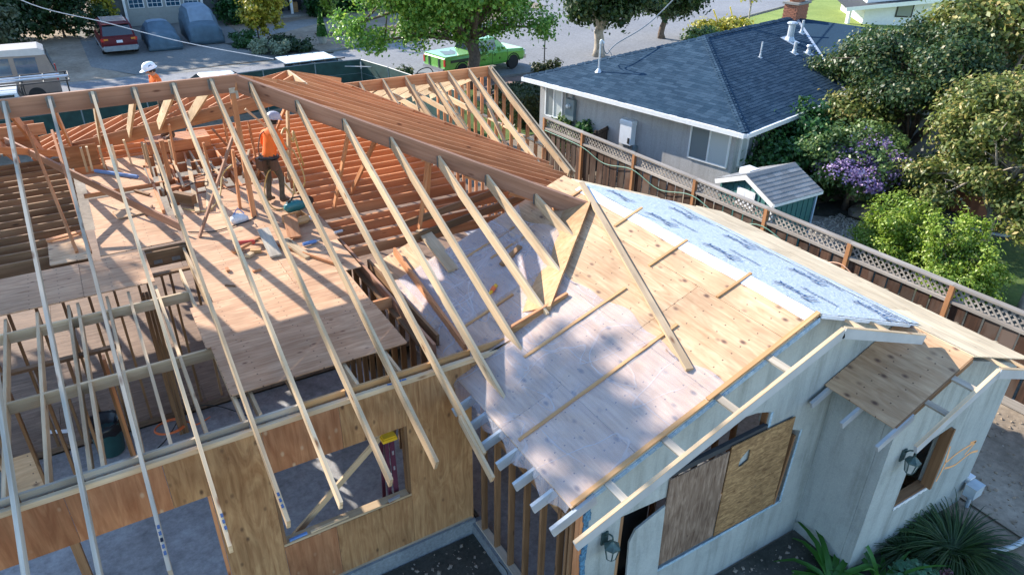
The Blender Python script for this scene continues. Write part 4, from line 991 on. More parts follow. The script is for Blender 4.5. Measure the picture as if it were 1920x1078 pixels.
# ------------------------------------------------------------------ people
def person(name, label, loc, rz, J, E_, Rd, region, mats):
    """J joints, E_ bones, Rd radii; region: bone -> material slot"""
    root = thing(name, label, 'person', loc, rz)
    names = list(J); me = bpy.data.meshes.new('body_src'); me.from_pydata([J[k] for k in names], [(names.index(a), names.index(b)) for a, b in E_], [])
    ob = bpy.data.objects.new('body_src', me); COL.objects.link(ob)
    sk = ob.modifiers.new('skin', 'SKIN'); sk.use_smooth_shade = True
    if not me.skin_vertices: me.attributes.new  # layer is made with the modifier below
    bpy.context.view_layer.objects.active = ob
    if not me.skin_vertices:
        with bpy.context.temp_override(object=ob, active_object=ob): bpy.ops.mesh.customdata_skin_add()
    for i, k in enumerate(names):
        r = Rd[k]; r = r if isinstance(r, tuple) else (r, r); me.skin_vertices[0].data[i].radius = r
        me.skin_vertices[0].data[i].use_root = (k == 'pelvis')
    ss = ob.modifiers.new('sub', 'SUBSURF'); ss.levels = ss.render_levels = 2
    dg = bpy.context.evaluated_depsgraph_get(); out = bpy.data.meshes.new_from_object(ob.evaluated_get(dg))
    bpy.data.objects.remove(ob)
    out.materials.clear()
    for m in mats: out.materials.append(M[m])
    segs = [(V(J[a]), V(J[b]), region((a, b))) for a, b in E_]
    for p in out.polygons:
        c = p.center; best = 1e9
        for a, b, s in segs:
            ab = b-a; t = max(0, min(1, (c-a).dot(ab)/max(ab.length_squared, 1e-9))); d = (c-(a+ab*t)).length
            if d < best: best = d; p.material_index = s
        p.use_smooth = True
    o = bpy.data.objects.new('body', out); COL.objects.link(o); o.parent = root
    return root
def hand(J, E_, Rd, wrist, palm, fwd_, side, up_, tag_):
    """palm and five curled fingers grown from the wrist"""
    J[palm] = tuple(V(J[wrist])+V(fwd_)*.07); Rd[palm] = (.036, .02); E_.append((wrist, palm))
    for i, (o, l) in enumerate(((-.03, .07), (-.01, .078), (.012, .073), (.032, .058))):
        a = tag_+'f%d' % i; k = V(J[palm])+V(side)*o+V(fwd_)*.03
        J[a] = tuple(k); J[a+'m'] = tuple(k+V(fwd_)*l*.5-V(up_)*.008); J[a+'t'] = tuple(k+V(fwd_)*l*.75-V(up_)*.035)
        E_ += [(palm, a), (a, a+'m'), (a+'m', a+'t')]; Rd[a] = .0105; Rd[a+'m'] = .0095; Rd[a+'t'] = .008
    a = tag_+'th'; k = V(J[wrist])+V(fwd_)*.04-V(side)*.035
    J[a] = tuple(k); J[a+'t'] = tuple(k+V(fwd_)*.04-V(side)*.025-V(up_)*.01); E_ += [(palm, a), (a, a+'t')]; Rd[a] = .012; Rd[a+'t'] = .009
def figure(lean, look, armL, armR, legL, legR):
    J = {'pelvis': (0, 0, .96), 'waist': (.01+lean*.1, 0, 1.08), 'chest': (.02+lean*.35, 0, 1.30), 'collar': (.02+lean*.5, 0, 1.44), 'neck': (.03+lean*.62, 0, 1.52)}
    h = V((.05+lean*.78, 0, 1.60)); J['skull'] = tuple(h); J['crown'] = tuple(h+V((look*.05, 0, .105)))
    Rd = {'pelvis': (.15, .115), 'waist': (.145, .105), 'chest': (.17, .115), 'collar': (.11, .08), 'neck': .058, 'skull': (.082, .092), 'crown': (.072, .082)}
    E_ = [('pelvis', 'waist'), ('waist', 'chest'), ('chest', 'collar'), ('collar', 'neck'), ('neck', 'skull'), ('skull', 'crown')]
    for s, arm, leg in (('L', armL, legL), ('R', armR, legR)):
        y = .19 if s == 'L' else -.19; c = V(J['collar'])
        J['sh'+s] = (c.x-.01, y, c.z-.03); J['el'+s] = arm[0]; J['wr'+s] = arm[1]
        E_ += [('collar', 'sh'+s), ('sh'+s, 'el'+s), ('el'+s, 'wr'+s)]; Rd['sh'+s] = .066; Rd['el'+s] = .047; Rd['wr'+s] = .029
        d = (V(arm[1])-V(arm[0])).normalized(); sd = d.cross(Z); sd = sd.normalized() if sd.length > .05 else V((0, 1, 0))
        hand(J, E_, Rd, 'wr'+s, 'pa'+s, d, sd*(1 if s == 'L' else -1), sd.cross(d), 'h'+s)
        J['hip'+s] = (0, y*.5, .90); J['kn'+s] = leg[0]; J['an'+s] = leg[1]; J['he'+s] = (leg[1][0]-.03, leg[1][1], .045); J['to'+s] = (leg[1][0]+.19, leg[1][1]+(.02 if s == 'L' else -.02), .04)
        E_ += [('pelvis', 'hip'+s), ('hip'+s, 'kn'+s), ('kn'+s, 'an'+s), ('an'+s, 'he'+s), ('an'+s, 'to'+s)]
        Rd['hip'+s] = .098; Rd['kn'+s] = .064; Rd['an'+s] = .048; Rd['he'+s] = .042; Rd['to'+s] = (.045, .034)
    return J, E_, Rd
def reg(e, long_sleeve=False):
    a, b = e
    if a[:2] in ('pe', 'hi', 'kn') and b[:2] in ('hi', 'kn', 'an', ) : return 1
    if a == 'pelvis': return 0
    if a[:2] == 'an': return 3
    if a in ('neck', 'skull') or a[:2] in ('wr', 'pa') or a[0] == 'h' and a[:3] != 'hip': return 2
    if a[:2] == 'el': return 0 if long_sleeve else 2
    return 0
def helmet(root, c, mat, fx=1, tilt=0):
    m = Matrix.Translation(c) @ Matrix.Rotation(tilt, 4, 'Y')
    b = MB(); b.lathe([(.150, -.005), (.148, .02), (.140, .06), (.118, .10), (.08, .128), (.035, .14), (.004, .142)], 20, m @ Matrix.Diagonal((1.08, .9, 1, 1)))
    vs = []; n = 20
    for k in range(n):
        a = 2*math.pi*k/n; f = max(0, math.cos(a)); vs += [(math.cos(a)*.155, math.sin(a)*.13, .004), (math.cos(a)*(.178+.055*f**2), math.sin(a)*.15, -.008-.012*f)]
    b.mesh([tuple(v) for v in vs], [(2*k, 2*k+1, (2*k+3) % (2*n), (2*k+2) % (2*n)) for k in range(n)], 0, m)
    h = b.build('hard_hat', mat, root, True, smooth=True)
    b = MB(); b.tube([m @ V((-.02, 0, .128)), m @ V((.06, 0, .12)), m @ V((.11, 0, .09)), m @ V((.145, 0, .04))], [.008, .012, .012, .006], 6); r = b.build('helmet_rib', mat, root, True, smooth=True)
    return m
def face(root, h, f=V((1, 0, 0))):
    h = V(h)
    b = MB(); b.loft([[tuple(h+V((.085, y, z))) for y, z in ((-.018, -.03), (.018, -.03), (.008, .03), (-.008, .03))], [tuple(h+V((.118, y, z))) for y, z in ((-.012, -.025), (.012, -.025), (.006, -.005), (-.006, -.005))]]); b.build('nose', 'skin', root, True, smooth=True)
    for s in (-1, 1):
        b = MB(); b.lathe([(.006, -.008), (.018, -.004), (.026, .004), (.016, .010)], 10, Matrix.Translation(h+V((-.005, s*.085, 0))) @ Matrix.Rotation(R(90), 4, 'X') @ Matrix.Diagonal((.8, 1.25, 1, 1))); b.build('ear', 'skin', root, True, smooth=True)
        b = MB(); b.lathe([(.002, -.008), (.011, -.003), (.011, .003), (.002, .008)], 8, Matrix.Translation(h+V((.083, s*.032, .02))) @ Matrix.Rotation(R(90), 4, 'Y')); b.build('eye', 'hair', root, True)
        b = MB(); b.box(tuple(h+V((.082, s*.032-.018, .038))), tuple(h+V((.095, s*.032+.018, .046)))); b.build('eyebrow', 'hair', root, True)
    b = MB(); b.box(tuple(h+V((.082, -.022, -.052))), tuple(h+V((.096, .022, -.044)))); b.build('mouth', 'leather', root, True)
    b = MB(); b.lathe([(.06, -.02), (.092, .0), (.095, .04), (.05, .07)], 14, Matrix.Translation(h+V((-.018, 0, -.01)))); b.build('hair', 'hair', root, True, smooth=True)
# worker on the deck, seen from behind
J, E_, Rd = figure(.30, .5, ((.17, .27, 1.16), (.40, .17, 1.14)), ((.16, -.27, 1.14), (.38, -.14, 1.06)), ((.05, .13, .50), (-.02, .15, .10)), ((.14, -.12, .52), (.06, -.13, .10)))
WA = person('person', 'worker in orange shirt, grey hard hat and tool belt standing on the deck', (2.98, 14.08, 3.205), R(35), J, E_, Rd, lambda e: reg(e, True), ['hi_vis', 'trousers', 'skin', 'boot'])
face(WA, J['skull']); helmet(WA, V(J['crown'])+V((-.01, 0, -.035)), 'helmet_grey', tilt=.25)
b = MB(); b.tube([(.16*math.cos(a)+.01, .185*math.sin(a), .99+.01*math.sin(2*a)) for a in [k*math.pi/8 for k in range(17)]], .034, 6); b.build('tool_belt', 'black', WA, True, smooth=True)
for (y, x, w) in ((.17, -.09, .12), (-.17, -.06, .13), (.02, -.17, .12), (.20, .06, .10)):
    b = MB(); b.box((x-w/2, y-.05, .76), (x+w/2, y+.05, .97)); b.box((x-w/2+.01, y-.055, .90), (x+w/2-.01, y+.056, .96)); b.build('tool_pouch', 'leather', WA, True)
b = MB(); b.tube([(-.13, .1, .98), (-.10, .13, 1.2), (0, .12, 1.42), (.12, .1, 1.47)], .012, 5); b.build('brace_strap', 'leather', WA, True)
tag(cord('air_hose', [(3.35, 14.2, 4.25), (3.38, 14.0, 3.9), (3.3, 13.8, 3.5), (3.1, 13.7, 3.25), (2.85, 13.8, 3.24), (2.8, 14.1, 3.5), (2.95, 14.0, 3.95), (3.2, 14.2, 3.6), (3.42, 14.2, 3.3), (3.6, 14.0, 3.6), (3.55, 14.3, 4.1), (3.35, 14.4, 4.3)], .014, 'hose_yellow', 'yellow air hose hanging in loops from the orange-shirted worker', 'hose'))
tag(cord('safety_line', [(3.3, 14.35, 4.4), (3.5, 14.6, 4.55), (3.62, 14.6, 4.25), (3.7, 14.8, 4.4), (3.75, 14.75, 4.0), (3.85, 14.9, 3.6)], .022, 'hose_yellow', 'bundled tan line beside the worker on the deck', 'rope'))
# worker behind the ridge
J, E_, Rd = figure(.10, .6, ((.16, .25, 1.16), (.36, .10, 1.22)), ((.10, -.25, 1.13), (.33, -.06, 1.16)), ((.03, .11, .5), (0, .12, .1)), ((.03, -.11, .5), (0, -.12, .1)))
WB = person('person', 'worker in white hard hat and orange shirt looking down behind the ridge beam', (1.77, 18.75, 3.45), R(197), J, E_, Rd, lambda e: reg(e, False), ['hi_vis', 'trousers', 'skin', 'boot'])
face(WB, J['skull']); hm = helmet(WB, V(J['crown'])+V((-.01, 0, -.035)), 'helmet_white', tilt=.2)
b = MB(); b.mesh([(-.05, 0, -.02), (-.02, .004, .02), (.03, .004, .02), (.05, 0, -.015), (.0, -.002, -.02)], [(0, 1, 2, 3, 4)], 0, hm @ Matrix.Translation((0, .118, .07)) @ Matrix.Rotation(R(15), 4, 'X')); b.build('helmet_sticker', 'ink_navy', WB, True)
b = MB(); b.prism([(.16, .10, 1.02), (.16, -.10, 1.02), (.17, -.07, 1.30), (.17, .07, 1.30)], (.012, 0, 0)); b.build('vest_panel', 'hi_vis_yellow', WB, True)
b = MB(); b.box((.40, -.02, 1.20), (.55, .05, 1.225)); b.build('phone', 'black', WB, True)
# ------------------------------------------------------------------ loose things on and under the decks
def block(name, label, c, L, w, h, rz, mat, ry=0, group=None, cat='offcut'):
    o = inst(name, boxmesh(L, w, h, mat, False), Matrix.Translation(c) @ Matrix.Rotation(rz, 4, 'Z') @ Matrix.Rotation(ry, 4, 'Y') @ Matrix.Translation((-L/2, 0, 0)))
    return tag(o, label, cat, group)
block('plank_offcut', 'weathered grey-pink plank end propped on the deck scraps', (2.35, 12.15, 3.30), .95, .20, .04, R(88), 'pine_grey', R(-8))
block('plank_offcut', 'thick pale timber block leaning beside the grey plank', (2.72, 11.75, 3.26), .75, .14, .05, R(105), 'pine', R(-7))
block('plank_offcut', 'wide brown board lying behind the pale timber block', (2.88, 12.55, 3.33), .7, .24, .04, R(80), 'fir', R(-12))
block('plank_offcut', 'long thin red stake lying across the deck sheets', (2.75, 11.6, 3.24), 1.6, .035, .045, R(-62), 'fir')
block('plank_offcut', 'dark reddish offcut on the scrap pile', (1.98, 12.3, 3.28), .55, .09, .05, R(20), 'fir', R(-10))
block('plank_offcut', 'small pale wedge of wood in front of the scrap pile', (1.95, 11.95, 3.24), .14, .10, .05, R(40), 'pine')
block('plank_offcut', 'short tan block on the scrap pile', (2.08, 12.05, 3.245), .18, .09, .06, R(-20), 'batten')
block('plank_offcut', 'tiny reddish wood chip on the open deck', (1.92, 11.35, 3.22), .14, .05, .03, R(5), 'fir')
block('plank_offcut', 'thin dark stick on the lower deck sheet', (1.42, 11.05, 3.212), .17, .03, .02, R(-40), 'old_lumber')
block('plank_offcut', 'brown block at the edge of the middle deck', (1.5, 11.6, 3.23), .12, .05, .04, R(90), 'fir')
block('plywood_offcut', 'square plywood scrap on the sunlit left deck', (.42, 14.95, 3.24), .6, .42, .02, R(8), 'ply_roof', R(2))
block('plank_offcut', 'dark rod leaning on the plywood scrap', (.72, 14.85, 3.24), .5, .03, .03, R(70), 'old_lumber')
block('plank_offcut', 'orange-brown triangle offcut on the left plywood strip', (-.75, 14.35, 3.24), .62, .1, .04, R(12), 'fir')
block('plank_offcut', 'short stick on the rear left deck', (.72, 15.9, 3.25), .45, .06, .03, R(-60), 'old_lumber')
block('level_tool', 'blue and silver spirit level lying on the rear deck', (.38, 17.3, 3.26), 1.15, .05, .06, R(-48), 'tube_blue', cat='tool')
tb = thing('nail_box', 'small open brown cardboard box beside the worker', 'box', (3.05, 12.95, 3.21), R(10))
b = MB(); b.box((-.2, -.14, 0), (.2, -.13, .16)); b.box((-.2, .13, 0), (.2, .14, .16)); b.box((-.2, -.13, 0), (-.19, .13, .16)); b.box((.19, -.13, 0), (.2, .13, .16)); b.box((-.19, -.13, 0), (.19, .13, .01)); b.build('carton', 'batten', tb, True)
b = MB(); b.prism([(-.2, -.145, .16), (.2, -.145, .16), (.2, -.26, .10), (-.2, -.26, .10)], (0, 0, .004)); b.build('flap', 'batten', tb, True)
ts = thing('chain_saw', 'teal power saw with dark grip lying at the worker feet', 'power tool', (3.3, 13.6, 3.21), R(8))
b = MB(); b.loft([[(x, y*w, z0+z*hh) for y, z in ((-1, 0), (1, 0), (1, .7), (.6, 1), (-.6, 1), (-1, .7))] for x, w, z0, hh in ((-.28, .05, .03, .10), (-.2, .085, 0, .17), (.0, .09, 0, .18), (.12, .07, .02, .12))]); b.build('body', 'tool_teal', ts, True, smooth=True)
b = MB(); b.tube([(-.2, 0, .16), (-.1, 0, .25), (.06, 0, .24), (.12, 0, .12)], .02, 6); b.build('grip', 'black', ts, True, smooth=True)
b = MB(); b.lathe([(.02, -.02), (.10, -.018), (.105, .0), (.10, .018), (.02, .02)], 16, Matrix.Translation((.24, .02, .10)) @ Matrix.Rotation(R(90), 4, 'X')); b.build('blade_guard', 'black', ts, True)
def bottle(name, label, c, rz, L, r, mat, capm, cat):
    t = thing(name, label, cat, c, rz); b = MB(); b.tube([(-L/2, 0, r), (L*.3, 0, r), (L*.36, 0, r)], [r, r, r*.5], 10); b.build('tube', mat, t, True)
    b = MB(); b.tube([(L*.36, 0, r), (L*.55, 0, r)], [r*.4, r*.12], 8); b.build('nozzle', capm, t, True); return t
bottle('caulk_tube', 'blue and white sealant tube lying on the deck', (3.02, 11.9, 3.21), R(5), .30, .035, 'tube_blue', 'plastic_white', 'tube')
bottle('caulk_tube', 'silver sealant tube with dark nozzle by the rim joist', (3.62, 12.1, 3.21), R(5), .2, .03, 'silver', 'black', 'tube')
bottle('nail_gun', 'dark and red nail gun among the deck scraps', (2.0, 12.35, 3.25), R(-15), .42, .045, 'tool_red', 'black', 'tool')
bottle('spray_can', 'white can with red band by the carton', (3.3, 12.95, 3.21), R(-20), .3, .045, 'plastic_white', 'tool_red', 'can')
bp = thing('tool_bag', 'crumpled pale tool bag near the tall posts', 'bag', (2.15, 13.55, 3.21)); b = MB(); b.loft([[(x, y*w, z*hh) for y, z in ((-1, 0), (1, 0), (.8, .8), (0, 1), (-.8, .7))] for x, w, hh in ((-.16, .08, .10), (-.05, .12, .18), (.08, .10, .14), (.16, .05, .07))]); b.build('cloth', 'wrap_white', bp, True, smooth=True); b = MB(); b.tube([(-.1, 0, .15), (0, .02, .26), (.1, 0, .14)], .012, 5); b.build('strap', 'tube_blue', bp, True)
cord('power_cord', [(1.2, 13.5, 3.22), (1.6, 13.3, 3.22), (2.1, 13.4, 3.22), (2.5, 13.7, 3.22), (2.4, 14.6, 3.3), (1.9, 15.2, 3.5), (1.5, 15.4, 3.4)], .012, 'cord_black', 'black power cord trailing behind the posts on the deck', 'cord')
cord('air_hose', [(1.3, 14.6, 3.25), (1.7, 14.3, 3.24), (2.0, 14.5, 3.4), (2.2, 14.9, 3.7), (2.4, 14.8, 3.9)], .016, 'hose_yellow', 'tan air hose curling past the tall posts', 'hose')
# ground floor, seen between the joists
tc = thing('trash_can', 'dark teal trash can lined with a black bag on the slab', 'trash can', (-.95, 12.05, 0))
b = MB(); b.lathe([(.20, 0), (.215, .03), (.26, .55), (.275, .60), (.285, .61), (.285, .66), (.262, .66), (.24, .5)], 22); b.build('barrel', 'can_green', tc, True, smooth=True)
b = MB(); rr = random.Random(3); prof = []
vs = []; n = 22
for j, (r, z) in enumerate(((.296, .50), (.295, .64), (.28, .69), (.24, .68), (.18, .5), (.05, .35))):
    for k in range(n): a = 2*math.pi*k/n; q = r+rr.uniform(-.012, .012); vs.append((q*math.cos(a), q*math.sin(a), z+rr.uniform(-.03, .03)))
b.mesh(vs, [(j*n+k, j*n+(k+1) % n, (j+1)*n+(k+1) % n, (j+1)*n+k) for j in range(5) for k in range(n)]); b.build('bin_bag', 'bag_black', tc, True, smooth=True)
for s in (-1, 1): b = MB(); b.tube([(s*.26, -.06, .52), (s*.31, -.05, .5), (s*.31, .05, .5), (s*.26, .06, .52)], .014, 6); b.build('handle', 'can_green', tc, True)
o = panel('plywood_offcut', (-2.5, 11.55, .02), (.5, 0, .02), (0, .35, .55), .015, 'ply_roof'); tag(o, 'clean plywood rectangle leaning by the slab edge', 'offcut')
cord('extension_cord', [(-2.6, 10.9, .02), (-1.6, 10.7, .02), (-.6, 11.1, .02), (.3, 11.2, .02), (.9, 10.6, .02), (1.5, 10.2, .02)], .012, 'cord_orange', 'orange extension cord running along the slab below the front plate', 'cord')
def coil(name, c, r, turns, mat, label, wob=.08, seed=1):
    rr = random.Random(seed); pts = []
    for k in range(turns*10+1):
        a = k*2*math.pi/10; q = r*(1+rr.uniform(-wob, wob)); pts.append((c[0]+q*math.cos(a), c[1]+q*.8*math.sin(a), c[2]+.012*(k/10)))
    pts += [(c[0]+r*1.6, c[1]-r*.6, c[2]), (c[0]+r*2.6, c[1]-r*.2, c[2])]
    return tag(MB().tube(bezier(pts, 3), .013, 5).build(name, mat, smooth=True), label, 'cord')
coil('extension_cord', (.05, 12.0, .15), .26, 3, 'cord_orange', 'orange cord coiled on the subfloor beside the left deck', seed=2)
coil('extension_cord', (.75, 10.5, .02), .24, 3, 'cord_orange', 'orange cord coiled on the slab under the deck corner', seed=6)
cord('power_cord', [(-2.2, 11.4, .02), (-.4, 11.6, .02), (.35, 12.3, .16), (.9, 12.2, .16), (1.6, 11.4, .02)], .01, 'cord_black', 'black cord curving over the subfloor edge', 'cord')
block('paper_scrap', 'white sheet of paper lying on the slab', (-1.4, 11.2, .006), .3, .2, .004, R(20), 'white_paint', cat='paper')
block('paper_scrap', 'narrow white strip lying on the subfloor', (-1.75, 12.9, .15), .4, .1, .004, R(-25), 'white_paint', cat='paper')
# step ladder inside the window
lad = thing('step_ladder', 'folded purple step ladder with yellow top behind the window', 'ladder', (2.72, 7.78, 1.0), R(90))
def lbar(n, p0, p1, w, d, m, p): return lum(n, p0, p1, w, d, m, p, up=(0, 1, 0), top=False, local=True)
for s in (-1, 1): lbar('rail', (s*.16, .02, -.95), (s*.12, .02, 1.0), .03, .07, 'ladder_purple', lad); lbar('rear_rail', (s*.15, .14, -.95), (s*.11, .09, .98), .025, .05, 'ladder_purple', lad)
for k in range(6): lbar('tread', (-.15, .02, -.7+.29*k), (.15, .02, -.7+.29*k), .07, .025, 'silver', lad)
b = MB(); b.box((-.16, -.06, .98), (.16, .16, 1.03)); b.box((-.14, -.05, 1.03), (.14, .14, 1.05)); b.build('top_cap', 'ladder_yellow', lad, True)
tag(lum('pipe_clamp', (1.05, 7.46, 1.075), (1.3, 7.47, 1.075), .03, .03, 'tube_blue', None), 'blue metal clamp bar on the window sill', 'clamp'); tag(lum('sill_stick', (1.35, 7.46, 1.07), (1.9, 7.48, 1.07), .035, .025, 'pine', None), 'pale stick lying along the window sill', 'stick'); tag(lum('sill_bracket', (2.5, 7.44, 1.085), (2.68, 7.46, 1.085), .03, .04, 'silver', None), 'steel bracket on the right end of the window sill', 'bracket')
# blue-grey sawhorse tube at the foot of the front wall and a scrap of pipe
cord('bent_tube', [(1.55, 6.75, -.28), (1.6, 6.8, .1), (1.75, 6.85, .16), (2.1, 6.95, .14), (2.2, 6.9, -.28)], .022, 'trim_blue', 'bent pale blue tube at the foot of the plywood wall', 'tube', 6)
block('metal_scrap', 'small bent silver scrap on the dark corner ground', (2.75, 6.2, G+.05), .28, .08, .03, R(10), 'silver', cat='scrap')
cord('wire', [(3.3, 5.6, G+.03), (3.45, 5.9, G+.04), (3.6, 5.8, G+.1), (3.7, 6.1, G+.05), (3.8, 6.2, .0), (3.82, 6.5, -.05)], .008, 'cord_black', 'loose black wire beside the old stem wall', 'wire')
# wall lanterns
def lantern(label, loc, rz):
    t = thing('wall_lantern', label, 'lantern', loc, rz, 'wall lanterns on the stucco')
    b = MB(); b.box((-.05, -.02, -.10), (.05, 0, .10)); b.build('backplate', 'lantern_green', t, True)
    b = MB(); b.tube(bezier([(0, -.02, .06), (0, -.08, .14), (0, -.15, .16), (0, -.16, .10)], 4), .012, 6); b.build('arm', 'lantern_green', t, True, smooth=True)
    b = MB(); b.lathe([(.015, .14), (.03, .12), (.06, .095), (.105, .06), (.11, .045), (.10, .04)], 6, Matrix.Translation((0, -.16, -.05))); b.build('roof', 'lantern_green', t, True)
    b = MB(); b.lathe([(.06, -.14), (.092, .04)], 6, Matrix.Translation((0, -.16, -.05))); b.build('glass', 'lantern_glass', t, True)
    b = MB()
    for k in range(6): a = k*math.pi/3; b.tube([(.063*math.cos(a), -.16+.063*math.sin(a), -.19), (.096*math.cos(a), -.16+.096*math.sin(a), -.01)], .008, 4)
    b.lathe([(.02, -.20), (.055, -.165), (.068, -.145)], 6, Matrix.Translation((0, -.16, -.045))); b.build('cage', 'lantern_green', t, True)
    return t
lantern('dark green wall lantern left of the doorway on the wide gable', (4.33, 4.775, 1.86), 0); lantern('dark green wall lantern left of the small gable window', (8.86, 3.755, 1.95), 0)
bx = thing('utility_box', 'grey electrical box on a short conduit at the house corner', 'electrical box', (11.45, 3.60, G))
b = MB(); b.tube([(0, 0, 0), (0, 0, .3)], .035, 8); b.build('conduit', 'conduit', bx, True); b = MB(); b.box((-.13, -.09, .28), (.13, .09, .50)); b.box((-.135, -.095, .49), (.135, .095, .51)); b.build('box', 'conduit', bx, True); b = MB(); b.box((.0, .1, .42), (.16, .2, .54)); b.build('white_box', 'plastic_white', bx, True)
cord('drain_pipe', [(10.75, 2.85, G+.06), (11.1, 2.72, G+.06), (11.5, 2.68, G+.06), (12.2, 2.7, G+.06)], .045, 'conduit', 'grey pipe lying on the dirt near the grass clump', 'pipe', 5, 8)
# ------------------------------------------------------------------ plants in the bed
def blades(name, c, n, L, w, droop, mat, parent, seed=1, spread=1.0, seg=5, upb=1.0):
    rr = random.Random(seed); b = MB()
    for i in range(n):
        a = rr.uniform(0, 2*math.pi); l = L*rr.uniform(.6, 1.1); e = rr.uniform(.35, 1.25)*upb; d = V((math.cos(a), math.sin(a), 0)); s = V((-d.y, d.x, 0)); p = V(c)+d*rr.uniform(0, .12)*spread; vs = []
        for k in range(seg+1):
            t = k/seg; ang = e-droop*t*rr.uniform(.9, 1.1); p = p+(d*math.cos(ang)*spread+Z*math.sin(ang))*l/seg if k else p
            ww = w*(1-t**2.2)*.5+.0015; vs += [tuple(p-s*ww+Z*ww*.5), tuple(p), tuple(p+s*ww+Z*ww*.5)]
        b.mesh(vs, [(3*k+q, 3*k+q+1, 3*k+q+4, 3*k+q+3) for k in range(seg) for q in (0, 1)])
    return b.build(name, mat, parent, smooth=True)
def clump(name, label, cat, c, n, L, w, droop, mat, seed=1, upb=1.0, group=None):
    t = thing(name, label, cat, c, 0, group); blades('leaves', c, n, L, w, droop, mat, t, seed, upb=upb); return t
clump('grass_clump', 'large arching dark green grass clump beside the small gable', 'grass', (10.25, 3.15, G), 900, 1.25, .016, 1.7, 'leaf_grass', 3, 1.1)
clump('grass_clump', 'smaller grass tuft against the wall below the gable window', 'grass', (9.6, 3.5, G), 380, .95, .014, 1.5, 'leaf_grass', 4, 1.1)
clump('strap_plant', 'broad strap-leaved green plant in the inner wall corner', 'plant', (8.1, 3.75, G), 34, 1.3, .10, 1.9, 'leaf_strap', 5)
clump('strap_plant', 'upright strap-leaved plant at the stucco corner', 'plant', (8.75, 3.35, G), 20, 1.15, .085, 1.0, 'leaf_strap', 8, 1.25)
clump('strap_plant', 'low leafy shoots at the bottom edge of the bed', 'plant', (7.2, 3.55, G), 22, .4, .05, 1.2, 'leaf_strap', 9)
clump('strap_plant', 'small leafy sprout at the foot of the wide gable wall', 'plant', (6.3, 3.75, G), 16, .38, .045, 1.1, 'leaf_strap', 10)
sd_ = thing('sedum_plant', 'blue-green round-leaved sedum in front of the grass clump', 'plant', (9.05, 3.0, G))
rr = random.Random(6); b = MB()
for i in range(190):
    a = rr.uniform(0, 6.28); q = math.sqrt(rr.random())*.42; c = V((9.05+q*math.cos(a), 3.0+q*math.sin(a), G+.42*math.sqrt(max(0, 1-(q/.46)**2))+rr.uniform(-.03, .03))); r = rr.uniform(.03, .06)
    t1 = V((rr.uniform(-.5, .5), rr.uniform(-.5, .5), 1)).normalized(); u = t1.orthogonal().normalized(); w = t1.cross(u)
    b.face([c+(u*math.cos(k*math.pi/4)+w*math.sin(k*math.pi/4))*r+t1*(.012 if k % 2 else 0) for k in range(8)])
b.build('leaves', 'leaf_sedum', sd_)
b = MB(); b.tube([(9.05, 3, G), (9.05, 3, G+.3)], .03, 6); b.build('stem', 'leaf_strap', sd_)
for i, (x, y) in enumerate(((8.62, 2.95), (9.42, 2.82), (8.8, 2.72))):
    foliage('flower_head', [((x, y, G+.32), (.10, .10, .07))], 170, .028, .03, 'flower_dusky', sd_, .6)
# ------------------------------------------------------------------ lattice-topped fence
FN = thing('lattice_fence', 'weathered dark board fence with lattice top and grey cap rail', 'fence', (14.9, 12, G))
fy0, fy1 = 1.2, 22.3
def fx(y): return 14.92-.057*(y-5)
posts = [1.4, 3.97, 6.48, 8.87, 11.25, 13.7, 16.2, 18.7, 20.8]
ZT, ZL = 1.75, 1.36
rr = random.Random(12)
for a in posts: lum('post', (fx(a)-.035, a, G), (fx(a)-.035, a, ZT-.03), .10, .10, 'cedar_post', FN, up=(1, 0, 0), top=False)
for a, c in zip(posts, posts[1:]):
    L = c-a
    lum('cap_rail', (fx(a)+.0, a, ZT), (fx(c)+.0, c, ZT), .15, .045, 'fence_cap', FN)
    lum('mid_rail', (fx(a)-.01, a+.05, ZL+.03), (fx(c)-.01, c-.05, ZL+.03), .11, .06, 'fence_cap', FN)
    lum('kick_board', (fx(a)-.02, a+.05, G+.19), (fx(c)-.02, c-.05, G+.19), .045, .19, 'fence_cap', FN)
    n = 7; w = (L-.12)/n
    for k in range(n):
        y = a+.06+w*(k+.5)+rr.uniform(-.006, .006); lum('board', (fx(y)+rr.uniform(-.008, .012), y, G+.18), (fx(y)+rr.uniform(-.008, .012), y+rr.uniform(-.006, .006), ZL-.03), .018, round(w-.035, 3), 'fence_wood', FN, up=(0, 1, 0), top=False)
    b = MB(); h = ZT-.05-ZL-.03; z0 = ZL+.03
    for lay in (0, 1):
        y = a-h+.05
        while y < c:
            p0 = [y, z0]; p1 = [y+h, z0+h]
            if p0[0] < a+.05: d = a+.05-p0[0]; p0 = [a+.05, z0+d]
            if p1[0] > c-.05: d = p1[0]-(c-.05); p1 = [c-.05, z0+h-d]
            if p1[0]-p0[0] > .06:
                if lay: p0, p1 = [p0[0], 2*z0+h-p0[1]], [p1[0], 2*z0+h-p1[1]]
                X = .006+.012*lay; d = V((0, p1[0]-p0[0], p1[1]-p0[1])).normalized(); q = V((0, -d.z, d.y))*.02
                A = V((fx(p0[0])+X, p0[0], p0[1])); B = V((fx(p1[0])+X, p1[0], p1[1])); b.prism([A-q, B-q, B+q, A+q], (.009, 0, 0))
            y += .15
    o = b.build('lattice_panel', 'fence_cap', FN)
cord('garden_hose', [(fx(y)-.09, y, z) for y, z in ((20.7, 1.3), (18.7, 1.28), (17.5, 1.05), (16.2, 1.25), (15, 1.0), (13.7, 1.25), (12.4, .95), (11.25, 1.25), (10.1, .95), (9.3, 1.05))], .014, 'hose_green', 'green hose strung along the fence posts', 'hose', 6)
